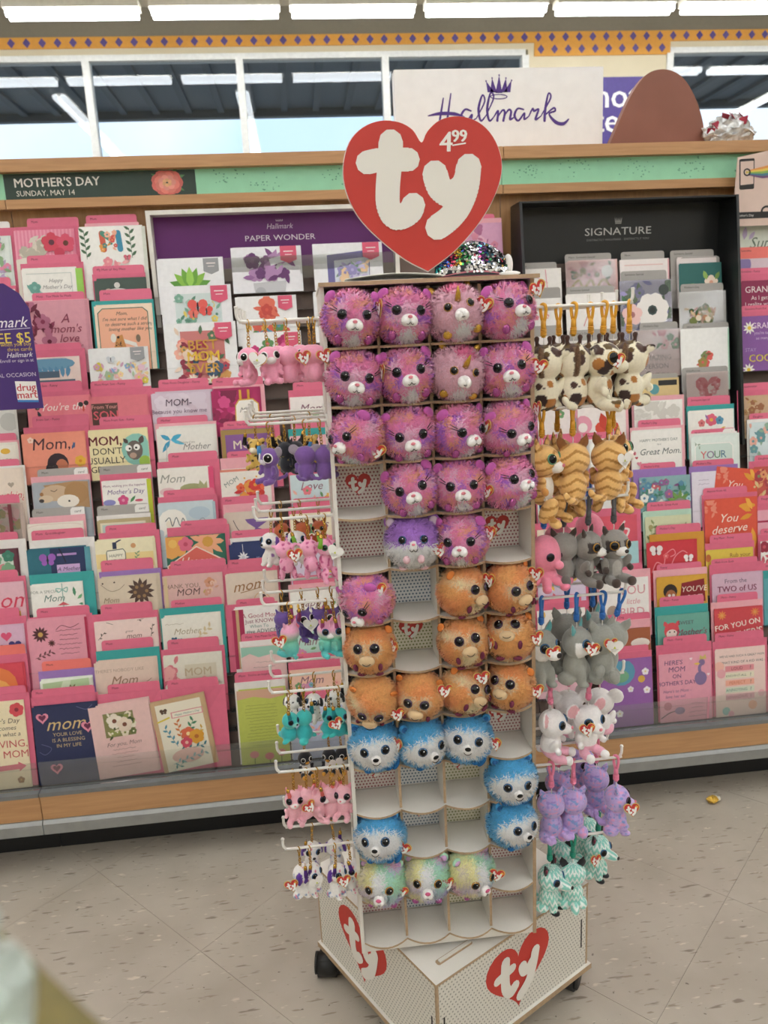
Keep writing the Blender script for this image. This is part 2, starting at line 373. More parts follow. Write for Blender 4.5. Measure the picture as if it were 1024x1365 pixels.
# ================================================================ CARD RACK
def Yb(z): return 1.99+(z-0.235)*0.285       # depth of the pocket foot at height z
GREY = mat('rail_grey', '9a9c9a', 0.35, metal=0.3); KICK = mat('kick_black', '17181a', 0.6); STEP = mat('pocket_panel', '6b5a52', 0.7)
MINT = mat('header_mint', 'a0dfba', 0.55, var=0.03); LIP = clear_mat('pocket_acrylic', (0.97, 0.98, 0.97), 0.05, 0.08)
SX = (-2.6, -0.785, 0.636, 2.6)
dots = mat('header_speck', '6aa886', 0.7)
def rack(x0, x1, label):
    w = x1-x0; t = empty('card_rack', (x0, 1.96, 0)); tag(t, label, 'card rack', 'greeting card racks along the wall')
    e = 0.0012
    def bx(n, a, b, y0, y1, z0, z1, m): return MB().box(a+e, b-e, y0-1.96, y1-1.96, z0, z1).build(n, m, t)
    bx('kick_plate', 0, w, 2.05, 2.08, 0, 0.16, KICK)
    bx('base_deck', 0, w, 1.97, 2.44, 0.15, 0.215, mat('deck_dark', '3a3733', 0.7))
    r = MB(); r.prism([(1.945-1.96, 0.113), (1.975-1.96, 0.113), (1.975-1.96, 0.152), (1.952-1.96, 0.152), (1.945-1.96, 0.143)], e, w-e)
    o = r.build('bumper_rail', GREY, t); o.matrix_local = Matrix(((0, 0, 1, 0), (1, 0, 0, 0), (0, 1, 0, 0), (0, 0, 0, 1)))
    bx('front_panel', 0, w, 1.955, 1.969, 0.153, 0.222, WOODH)
    bx('ledge_trim', 0, w, 1.952, 1.985, 0.2225, 0.234, mat('ledge_grey', '77797a', 0.4))
    s = MB(); s.add([(e, Yb(0.235)+0.03-1.96, 0.216), (w-e, Yb(0.235)+0.03-1.96, 0.216), (w-e, Yb(1.62)+0.03-1.96, 1.62), (e, Yb(1.62)+0.03-1.96, 1.62), (e, 0.49, 0.216), (w-e, 0.49, 0.216), (w-e, 0.49, 1.62), (e, 0.49, 1.62)],
        [(0, 1, 2, 3), (7, 6, 5, 4), (0, 4, 5, 1), (3, 2, 6, 7), (0, 3, 7, 4), (1, 5, 6, 2)])
    s.build('step_panel', STEP, t)
    lm = MB().box(e, w-e, -0.0085, 0.029, -0.002, 0).mesh('pocket_ledge', LIP)
    for k in range(27):
        z = 0.235+0.05*k
        if k: link('pocket_ledge', lm, t, (0, Yb(z)-1.96, z-0.0005))
    bx('back_panel', 0, w, 2.421, 2.44, 1.62, 1.79, WOOD)
    bx('lower_cap', 0, w, 2.385, 2.44, 1.79, 1.815, WOODH)
    h = bx('header_band', 0, w, 2.40, 2.44, 1.8155, 1.8845, MINT)
    rg = random.Random(int(x0*10)+5); sp = MB()
    for k in range(int(w/0.17)):
        cx = 0.08+k*0.17+rg.uniform(-0.03, 0.03); cz = rg.uniform(1.835, 1.868)
        for q in range(22):
            a, b = cx+rg.gauss(0, 0.028), cz+rg.gauss(0, 0.014)
            if not (1.82 < b < 1.88 and 0.01 < a < w-0.01): continue
            rr = rg.uniform(0.0018, 0.0034); an = rg.uniform(0, 3)
            sp.add([(a+rr*math.cos(an+k2*2.1)*(1.6 if k2 == 0 else 1), 2.3998-1.96, b+rr*math.sin(an+k2*2.1)) for k2 in range(3)], [(0, 2, 1)])
    q = sp.build('speck_print', dots, h); q['kind'] = 'stuff'; q.parent = h
    bx('upper_cap', 0, w, 2.375, 2.62, 1.885, 1.918, WOODH)
    for k in range(3 if w < 1.5 else 4):
        n = 3 if w < 1.5 else 4; a = w*k/n+0.004; b = w*(k+1)/n-0.004
        MB().box(a, b, 1.972-1.96, 1.9745-1.96, 0.2345, 0.315).build('pocket_lip', LIP, t)
    return t
rack(SX[0], SX[1], 'oak card rack section at the left edge past the panel seam')
rack(SX[1], SX[2], 'middle oak card rack section behind the plush tower')
rack(SX[2], SX[3], 'right-hand oak card rack section holding the black box shelf')
PRINT = attr_mat('card_print', 0.55)
def txt(mb, s, cx, cy, h, c, z=0.0, m=0, shear=0.0, rot=0.0, sx=1.0, align='c'):
    vs, fs = text_tris(s)
    if not vs: return
    xs = [v[0] for v in vs]; mid = (max(xs)+min(xs))/2 if align == 'c' else min(xs)
    ca_, sa_ = math.cos(rot), math.sin(rot); out = []
    for x, y in vs:
        a = (x-mid)*h*sx+shear*y*h; b = (y-0.35)*h
        out.append((cx+a*ca_-b*sa_, cy+a*sa_+b*ca_, z))
    mb.add(out, fs, m, c)
def face_board(name, x0, x1, z0, z1, y, depth, m, parent=None):
    """upright board whose printed face looks towards -Y; returns object with origin at lower left front"""
    b = MB(); w, h = x1-x0, z1-z0
    b.add([(0, 0, 0), (w, 0, 0), (w, h, 0), (0, h, 0), (0, 0, -depth), (w, 0, -depth), (w, h, -depth), (0, h, -depth)],
        [(0, 1, 2, 3), (7, 6, 5, 4), (0, 4, 5, 1), (1, 5, 6, 2), (2, 6, 7, 3), (3, 7, 4, 0)])
    t = b.build(name, m, parent, False, (x0, y, z0), (math.pi/2, 0, 0)); return t
# --- holiday sign on the header
a = atY(-3, 230, 2.398); b_ = atY(259, 223, 2.398)
s = face_board('holiday_sign', a[0]+0.012, b_[0], 1.817, 1.883, 2.398, 0.0022, mat('sign_dark_green', '34473f', 0.5))
tag(s, 'dark green sign reading MOTHER\'S DAY SUNDAY, MAY 14 with a pink peony', 'sign')
W_ = b_[0]-a[0]-0.012; pr = MB()
txt(pr, "MOTHER'S DAY", 0.028, 0.0435, 0.033, 'f2efe6', 0.0004, align='l', sx=1.02)
for dxx in (0.0006, -0.0006): txt(pr, "MOTHER'S DAY", 0.028+dxx, 0.0435+dxx*0.4, 0.033, 'f2efe6', 0.0004+abs(dxx)*0.05+dxx*0.02, align='l', sx=1.02)
txt(pr, "SUNDAY, MAY 14", 0.030, 0.0155, 0.0205, 'e8e4d8', 0.0004, align='l')
pr.build('lettering', PRINT, s)
fl_ = MB(); rg = random.Random(3); px_ = W_-0.080
for (dx_, dy_, an) in ((-0.035, 0.012, 2.6), (0.045, 0.012, 0.3), (0.04, -0.01, -0.5), (0.03, 0.024, 0.9)):
    flat_polys(fl_, [[(px_+dx_*0.6+0.02*math.cos(an+t)*k, 0.033+dy_+0.02*math.sin(an+t)*k) for t, k in ((0, 1.3), (0.35, 0.7), (2.9, 0.5), (-0.35, 0.7))]], 0.0003, 0, '5c8a5a')
for ring, (R_, n_, cc) in enumerate(((0.039, 9, 'e2766e'), (0.031, 8, 'ee8d80'), (0.022, 7, 'f5a596'), (0.012, 6, 'f0b98a'))):
    for k in range(n_):
        an = 2*math.pi*k/n_+ring*0.5; cx, cy = px_+R_*0.62*math.cos(an)*1.15, 0.033+R_*0.55*math.sin(an)
        flat_polys(fl_, [[(cx+R_*0.45*math.cos(t*math.pi/5), min(0.065, max(0.001, cy+R_*0.42*math.sin(t*math.pi/5)))) for t in range(10)]], 0.0005+ring*0.0003+k*0.00003, 0, cc if k % 2 else tuple(x*0.88 for x in lin(cc)))
fl_.build('peony_print', PRINT, s)
# --- white framed purple panel with pop-up cards
PY = 2.412
pa = atY(197, 284, PY); pb = atY(527, 272, PY); zt_p = 1.772
wl_ = pb[0]-pa[0]
pn = empty('pop_up_card_display', (pa[0], PY, 1.25)); tag(pn, 'white framed purple backer panel reading PAPER WONDER', 'card display')
hh = zt_p-1.25
PUR = mat('panel_purple', '682470', 0.5, var=0.10, scale=3)
WH = mat('frame_white', 'e8e4dc', 0.45)
bb = face_board('backer', 0, wl_, 0, hh, 0, 0.006, PUR, pn)
for (q0, q1, z0, z1) in ((0, wl_, hh-0.012, hh), (0, 0.012, 0, hh-0.0122), (wl_-0.012, wl_, 0, hh-0.0122)):
    MB().box(q0, q1, -0.045, 0.0, z0, z1).build('frame_rail', WH, pn)
pr = MB(); cx = wl_*0.52
txt(pr, "PAPER WONDER", cx, hh-0.079, 0.0225, 'e9dfea', 0.0006, sx=1.22)
txt(pr, "Hallmark", cx, hh-0.047, 0.021, 'd8c6dc', 0.0006, shear=0.25)
for k in range(5):
    x = cx-0.008+k*0.004; flat_polys(pr, [[(x-0.0015, hh-0.034), (x+0.0015, hh-0.034), (x+(k-2)*0.0012, hh-0.027)]], 0.0006, 0, 'd8c6dc')
pr.build('lettering', PRINT, bb)
MB().box(0.013, wl_-0.013, -0.043, -0.041, hh-0.20, hh-0.135).build('clear_bar', LIP, pn)
# --- black box shelf
KB = mat('box_black', '1d1f20', 0.35, var=0.15, scale=6)
ba = atY(690, 290, 2.40); bc = atY(983, 283, 2.30)
bx0, bx1 = ba[0]-0.012, bc[0]
kb = empty('box_shelf', (bx0, 2.405, 1.02)); tag(kb, 'black open box shelf reading SIGNATURE for premium cards', 'display box')
hk = 1.755-1.02; wk = bx1-bx0
bk = face_board('backer', 0, wk, 0.02, hk, 0.0, 0.008, KB, kb)
def slant(n, x):
    f = MB(); f.add([(x, 0, hk), (x, -0.095, hk), (x, Yb(1.05)-0.02-2.405, 0.0), (x, 0, 0.0), (x+0.008, 0, hk), (x+0.008, -0.095, hk), (x+0.008, Yb(1.05)-0.02-2.405, 0.0), (x+0.008, 0, 0)],
        [(0, 1, 2, 3), (7, 6, 5, 4), (0, 4, 5, 1), (1, 5, 6, 2), (2, 6, 7, 3), (3, 7, 4, 0)]); f.build(n, KB, kb)
slant('side_wall', -0.008); slant('side_wall', wk)
MB().box(0.0002, wk-0.0002, -0.093, -0.0005, hk-0.005, hk).build('top_wall', KB, kb)
pr = MB(); cx = wk*0.505
txt(pr, "SIGNATURE", cx, hk-0.100, 0.031, 'c9c9c6', 0.0006, sx=1.30)
txt(pr, "DISTINCTLY HALLMARK · DISTINCTLY YOU", cx, hk-0.124, 0.0085, '8a8a88', 0.0006, sx=1.2)
for k in range(5):
    x = cx-0.008+k*0.004; flat_polys(pr, [[(x-0.002, hk-0.075), (x+0.002, hk-0.075), (x+(k-2)*0.0018, hk-0.060)]], 0.0006, 0, 'b4b4b0')
flat_polys(pr, [[(cx-0.010, hk-0.079), (cx+0.010, hk-0.079), (cx+0.010, hk-0.0765), (cx-0.010, hk-0.0765)]], 0.0006, 0, 'b4b4b0')
pr.build('lettering', PRINT, bk)
# --- logo sign standing on the rack
SYG = 2.56
a = atY(525, 92, SYG); b2 = atY(803, 193, SYG); z0 = 1.9185
lg = empty('logo_sign', (a[0], SYG, z0)); tag(lg, 'white sign box with purple crown and script brand name', 'sign', None)
wS = b2[0]-a[0]; hS = a[2]-z0-0.012
zo = 0.018
lb = face_board('sign_box', 0, wS, zo, zo+hS-zo+0.01, 0, 0.05, mat('sign_white', 'f7f6f5', 0.4, var=0.02), lg)
for q in (0.12, 0.88): MB().box(wS*q-0.02, wS*q+0.02, -0.002, 0.052, 0, zo).build('foot', mat('foot_dark', '3a3a3c', 0.5), lg)
def SP(px, py): p = atY(512+px/2, py/2, SYG); return (p[0]-a[0], p[2]-z0-zo)
scr = MB(); PC = '54358c'; k_ = 0.0062
def stroke(pts, w=1.0, n=5):
    q = spline([SP(*p) for p in pts], n); ws = w if hasattr(w, '__len__') else [w]*len(pts)
    wi = [k_*np.interp(i/(len(q)-1)*(len(ws)-1), range(len(ws)), ws) for i in range(len(q))]
    flat_polys(scr, ribbon(q, wi), 0.0006, 0, PC)
stroke([(118, 309), (150, 303), (188, 304), (214, 312)], [0.5, 1.6, 1.6, 0.6])
stroke([(158, 262), (152, 300), (146, 338)], [0.6, 1.0, 1.1]); stroke([(178, 250), (172, 295), (168, 335), (182, 328)], [0.6, 1.0, 1.1, 0.5])
stroke([(232, 296), (216, 292), (205, 312), (218, 326), (234, 306), (233, 322), (246, 316)], [0.7, 0.9, 1.3, 0.9, 0.9, 1.0, 0.5])
stroke([(246, 316), (268, 272), (262, 254), (252, 290), (258, 322), (272, 308)], [0.5, 0.8, 0.8, 1.3, 1.0, 0.5])
stroke([(272, 308), (292, 262), (284, 248), (275, 290), (281, 322), (294, 310)], [0.5, 0.8, 0.8, 1.3, 1.0, 0.5])
stroke([(294, 310), (304, 296), (302, 322)], [0.6, 1.0, 1.2]); stroke([(303, 312), (316, 294), (322, 300), (318, 322)], [0.6, 0.9, 1.1, 1.2]); stroke([(320, 310), (332, 293), (339, 298), (336, 318), (348, 312)], [0.6, 0.9, 1.1, 1.2, 0.5])
stroke([(372, 292), (356, 290), (348, 308), (358, 322), (374, 302), (374, 318), (386, 310)], [0.7, 0.9, 1.3, 0.9, 0.9, 1.0, 0.5])
stroke([(386, 310), (396, 290), (400, 296), (412, 292), (404, 318), (418, 310)], [0.6, 0.9, 1.1, 0.9, 1.2, 0.5])
stroke([(418, 310), (444, 262), (438, 250), (430, 290), (428, 322)], [0.5, 0.9, 0.8, 1.3, 1.3])
stroke([(430, 306), (452, 288), (456, 296), (440, 304), (458, 326), (478, 330), (492, 318)], [0.7, 0.9, 0.9, 0.8, 1.7, 1.6, 0.6])
for (bx_, by_), (tx_, ty_) in (((285, 246), (272, 216)), ((292, 246), (288, 208)), ((306, 248), (307, 200)), ((320, 246), (325, 208)), ((328, 246), (340, 214))):
    flat_polys(scr, [[SP(bx_-9, by_), SP(bx_+9, by_), SP(tx_, ty_)]], 0.0006, 0, PC)
    flat_polys(scr, ribbon([SP(tx_, ty_), SP(tx_, ty_+1)], k_*0.7), 0.0008, 0, PC)
flat_polys(scr, ribbon([SP(306+22*math.cos(t*math.pi/8), 258+6*math.sin(t*math.pi/8)) for t in range(17)], k_*0.45), 0.0008, 0, PC)
scr.build('lettering', PRINT, lb)
# --- photo counter sign on the pier
a = atY(735, 104, YW-0.03); b2 = atY(888, 195, YW-0.03)
sg = face_board('photo_sign', a[0], b2[0], b2[2]-0.3, a[2], YW-0.03, 0.02, mat('sign_purple', '4b3a86', 0.5)); tag(sg, 'purple sign with white lettering on the cream pier', 'sign')
w3, h3 = b2[0]-a[0], a[2]-b2[2]+0.3; pr = MB(); L1 = atY(800, 127, YW-0.03); L2 = atY(800, 160, YW-0.03)
for tx, L_, cpx in (("Photo", L1, 824), ("Center", L2, 782)):
    for d_ in (-0.004, 0.004, 0.0): txt(pr, tx, atY(cpx, 127, YW-0.03)[0]-a[0]+d_, L_[2]-(b2[2]-0.3), 0.34, 'f4f2ee', 0.001+d_*0.02+0.0002, sx=1.05)
pr.build('lettering', PRINT, sg)
# --- brown arched board and wrapped bouquet on top of the rack
YE = 2.54; p0 = atY(806, 197, YE); p1 = atY(935, 193, YE); tp = atY(872, 96, YE); zE = 1.9185
hE = tp[2]-zE; wE = p1[0]-p0[0]
poly = [(lambda p: (p[0]-p0[0], max(0.0, p[2]-zE)))(atY(512+x/2, y/2, YE)) for x, y in spline([(590, 394), (605, 360), (628, 305), (655, 250), (690, 206), (732, 193), (772, 205), (802, 238), (826, 290), (840, 345), (843, 394)], 4)][::-1]
o = MB().prism(poly, 0, 0.03).build('arched_board', mat('board_brown', '8d5a4a', 0.55, var=0.08, scale=8), None, False, (p0[0], YE, zE), (math.pi/2, 0, 0)); tag(o, 'reddish brown arched wooden board standing on the rack top', 'board')
WRAP = mat('cellophane_silver', 'c9cbcb', 0.18, metal=0.25, var=0.25, scale=60, bump=1.0)
yb = 2.50; c0 = atY(970, 190, yb)
bq = empty('wrapped_bouquet', (c0[0], yb, 1.9185)); tag(bq, 'crinkled silver wrapped bouquet with red bits on the rack top', 'bouquet')
rg = random.Random(11); b = MB()
hB = atY(970, 152, yb)[2]-1.9185
nS, nR = 26, 12; vs = []; fs = []
for i in range(nR+1):
    t = i/nR; rr = 0.078*(math.sin(math.pi*(0.12+0.86*t))**0.6)
    for j in range(nS):
        an = 2*math.pi*j/nS; k = rr*(1+rg.uniform(-0.16, 0.16)); vs.append((k*math.cos(an)*1.05, 0.6*k*math.sin(an), hB*t*0.95+(rg.uniform(-0.008, 0.008) if 0 < i else 0)))
for i in range(nR):
    for j in range(nS): fs.append((i*nS+j, i*nS+(j+1) % nS, (i+1)*nS+(j+1) % nS, (i+1)*nS+j))
fs.append(tuple(range(nR*nS, (nR+1)*nS))); b.add(vs, fs); b.build('wrap', WRAP, bq)
RB = mat('wrap_red', 'a3203c', 0.3)
for k in range(7):
    an = rg.uniform(3.4, 6.0); z = rg.uniform(0.4, 0.98)*hB; rr = 0.076*math.sin(math.pi*(0.12+0.86*z/hB))**0.6
    q = MB(); q.prism([(0, -0.012), (0.02, -0.004), (0.012, 0.014), (-0.014, 0.008)], 0, 0.002); q.build('petal', RB, bq, False, (rr*math.cos(an), 0.62*rr*math.sin(an)-0.006, z), (rg.uniform(0.6, 1.6), rg.uniform(-0.5, 0.5), rg.uniform(0, 3)))
# --- pale sign with phone picture at the right end of the rack
zc = 1.755
yS = 2.345
a = atY(977, 281, yS); a2 = atY(984, 211, yS)
sg = empty('phone_sign', (a[0], yS, a[2]-0.045)); tag(sg, 'pale pink slanted sign showing a phone with a rainbow at the right', 'sign')
hP = a2[2]-a[2]+0.045+0.003; xo = a2[0]-a[0]; wP = 0.42
bo = MB(); bo.prism([(0, 0), (wP, 0), (wP, hP+0.07), (xo, hP)], -0.004, 0); ob = bo.build('board', mat('sign_blush', 'dcc3b6', 0.5, var=0.03), sg, False, None, (math.pi/2, 0, 0))
pr = MB(); pq = lambda px, py: (lambda p: (p[0]-a[0], p[2]-(a[2]-0.045)))(atY(930+px/6.5, 190+py/6.5, yS))
flat_polys(pr, [[pq(362, 150), pq(378, 143), pq(488, 136), pq(494, 145), pq(490, 392), pq(482, 402), pq(370, 410), pq(362, 400)]], 0.0004, 0, '2b2a2a')
flat_polys(pr, [[pq(372, 166), pq(486, 158), pq(483, 358), pq(372, 370)]], 0.0006, 0, 'dcc3b6')
for n_, (c_, y0_, y1_) in enumerate((('e59a50', 225, 245), ('e8c95a', 245, 258), ('8fb65a', 258, 274), ('4e7f8f', 274, 292), ('77557f', 292, 306))):
    flat_polys(pr, [[pq(440, 240+n_*9), pq(560, 210+n_*20), pq(700, 175+n_*24), pq(700, 199+n_*24), pq(560, 230+n_*20), pq(440, 249+n_*9)]], 0.0008, 0, c_)
flat_polys(pr, ribbon([pq(428+26*math.cos(t*math.pi/9), 258+28*math.sin(t*math.pi/9)) for t in range(19)], 0.004), 0.001, 0, '2b2a2a')
flat_polys(pr, [[pq(418, 244), pq(444, 258), pq(418, 274)]], 0.001, 0, 'd9c04f')
flat_polys(pr, ribbon([pq(600+46*math.cos(math.pi+t*math.pi/9), 600+46*math.sin(math.pi+t*math.pi/9)) for t in range(10)], 0.006), 0.001, 0, '2b2a2a')
flat_polys(pr, [[pq(355, 606), pq(620, 596), pq(620, 652), pq(355, 662)]], 0.0011, 0, '2b2a2a')
txt(pr, "Mother's Day", *pq(412, 632), 0.010, 'e6e2da', 0.0014)
pr.build('print', PRINT, ob)
# ================================================================ GREETING CARDS
LEAN = math.radians(8.0); TL = math.tan(LEAN)
ROTC = math.pi/2-LEAN
CARDM = attr_mat('card_stock', 0.6, noise=0.03, scale=80); ENVM = attr_mat('envelope_paper', 0.75, noise=0.03, scale=60); TABM = attr_mat('tab_paper', 0.55, noise=0.02, scale=60)
PK = 'e0708c'; CO = 'ee7a70'; GY = 'a9a5a0'
def ngon(cx, cy, r, n=12, ry=None, a0=0.0): return [(cx+r*math.cos(2*math.pi*k/n+a0), cy+(ry or r)*math.sin(2*math.pi*k/n+a0)) for k in range(n)]
def leaf(x, y, L, a, wd=0.32):
    d = (math.cos(a), math.sin(a)); n = (-d[1], d[0])
    return [(x, y), (x+d[0]*L*0.35+n[0]*L*wd*0.5, y+d[1]*L*0.35+n[1]*L*wd*0.5), (x+d[0]*L*0.7+n[0]*L*wd*0.4, y+d[1]*L*0.7+n[1]*L*wd*0.4), (x+d[0]*L, y+d[1]*L),
            (x+d[0]*L*0.7-n[0]*L*wd*0.4, y+d[1]*L*0.7-n[1]*L*wd*0.4), (x+d[0]*L*0.35-n[0]*L*wd*0.5, y+d[1]*L*0.35-n[1]*L*wd*0.5)]
def design(mb, items, w, h, z0):
    lay = [0]
    cl = lambda p: (min(w/2, max(-w/2, p[0])), min(h, max(0.0, p[1])))
    def q(polys, c):
        lay[0] += 1; flat_polys(mb, [[cl(p) for p in P] for P in polys], z0+0.00006*lay[0], 0, c, 3e-6)
    X = lambda u: (u-0.5)*w
    Y = lambda v: h-v*w
    def flower(u, v, r, c, cc, n=5):
        x, y, R = X(u), Y(v), r*w
        if n >= 9: q([leaf(x, y, R, 2*math.pi*k/n, 0.34) for k in range(n)], c)
        else: q([ngon(x+R*0.55*math.cos(2*math.pi*k/n+0.3), y+R*0.55*math.sin(2*math.pi*k/n+0.3), R*0.5, 8) for k in range(n)], c)
        q([ngon(x, y, R*0.30, 8)], cc)
    for it in items:
        k = it[0]
        if k == 'T':
            s, u, v, sz, c = it[1:6]; sh = it[6] if len(it) > 6 else 0.0; rot = it[7] if len(it) > 7 else 0.0
            vs, fs = text_tris(s)
            if not vs: continue
            ex = max(p[0] for p in vs)-min(p[0] for p in vs); hs = sz*w
            if ex*hs > 0.94*w: hs = 0.94*w/ex
            lay[0] += 1; t = MB(); txt(t, s, X(u), Y(v), hs, c, 0, 0, sh, rot)
            mb.add([cl(p)+(z0+0.00006*lay[0],) for p in t.v], t.f, 0, c)
        elif k == 'C': q([ngon(X(it[1]), Y(it[2]), it[3]*w, 14)], it[4])
        elif k == 'E': q([ngon(X(it[1]), Y(it[2]), it[3]*w, 14, it[4]*w)], it[5])
        elif k == 'R': q([[(X(it[1]), Y(it[4])), (X(it[3]), Y(it[4])), (X(it[3]), Y(it[2])), (X(it[1]), Y(it[2]))]], it[5])
        elif k == 'P': q([[(X(a), Y(b)) for a, b in it[1]]], it[2])
        elif k == 'S': q(ribbon([(X(a), Y(b)) for a, b in spline(it[1], 4)], it[2]*w), it[3])
        elif k == 'F': flower(it[1], it[2], it[3], it[4], it[5], it[6] if len(it) > 6 else 5)
        elif k == 'L': q([leaf(X(it[1]), Y(it[2]), it[3]*w, math.radians(it[4]), it[6] if len(it) > 6 else 0.32)], it[5])
        elif k == 'H': q([[(X(it[1])+a, Y(it[2])+b) for a, b in heart_poly(it[3]*w, 18)]], it[4])
        elif k == 'B':
            x, y, R = X(it[1]), Y(it[2]), it[3]*w
            q([ngon(x-R*0.45, y+R*0.25, R*0.42, 9), ngon(x+R*0.45, y+R*0.25, R*0.42, 9), ngon(x-R*0.35, y-R*0.3, R*0.3, 8), ngon(x+R*0.35, y-R*0.3, R*0.3, 8)], it[4]); q([ngon(x, y, R*0.08, 8, R*0.5)], '2c2430')
        elif k == 'G':     # scattered garden of blossoms and leaves in a box
            n, u0, v0, u1, v1, cs, rr, sd = it[1:9]; rg = random.Random(sd)
            for a in range(n):
                u, v = rg.uniform(u0, u1), rg.uniform(v0, v1); c = rg.choice(cs)
                if rg.random() < 0.45: flower(u, v, rr*rg.uniform(0.7, 1.3), c, rg.choice(cs))
                else: q([leaf(X(u), Y(v), rr*w*1.8, rg.uniform(0, 6.28), 0.4)], c)
        elif k == 'V':     # sprig: stem with leaves both sides
            u, v, u2, v2, n, ll, c = it[1:8]
            q(ribbon([(X(u), Y(v)), (X(u2), Y(v2))], 0.008*w), c); an = math.atan2(-(v2-v), (u2-u))
            q([leaf(X(u+(u2-u)*(i+0.5)/n), Y(v+(v2-v)*(i+0.5)/n), ll*w, an+(0.8 if i % 2 else -0.8), 0.42) for i in range(n)], c)
        elif k == 'LN':    # lines of small handwriting
            n, u0, v0, u1, dv, c, sd = it[1:8]; rg = random.Random(sd)
            for a in range(n):
                v = v0+a*dv; L = (u1-u0)*rg.uniform(0.6, 1.0); m_ = (u0+u1)/2; x = m_-L/2; pts = []
                while x < m_+L/2: pts.append((x, v+rg.uniform(-0.012, 0.012))); x += 0.018
                if len(pts) > 1: q(ribbon([(X(p), Y(b)) for p, b in pts], 0.007*w), c)
        elif k == 'K':     # gift-tag ribbon flap in the upper right corner
            q([[(X(0.72), Y(-0.0)), (X(0.96), Y(0)), (X(0.96), Y(0.20)), (X(0.84), Y(0.25)), (X(0.72), Y(0.20))]], it[1]); q([[(X(0.77), Y(0.07)), (X(0.91), Y(0.07)), (X(0.91), Y(0.085)), (X(0.77), Y(0.085))], [(X(0.79), Y(0.12)), (X(0.89), Y(0.12)), (X(0.89), Y(0.13)), (X(0.79), Y(0.13))]], 'f1e6e4')
LAST = {}; NC = [0]; TABTXT = {}
rgc = random.Random(77)
def tab_mesh(w, h, c, words, box):
    m = MB(); r = 0.007
    pl = [(-w/2, 0), (w/2, 0), (w/2, h-r), (w/2-r*0.3, h-r*0.3), (w/2-r, h), (-w/2+r, h), (-w/2+r*0.3, h-r*0.3), (-w/2, h-r)]
    m.prism(pl, -0.0005, 0, c=c)
    return m
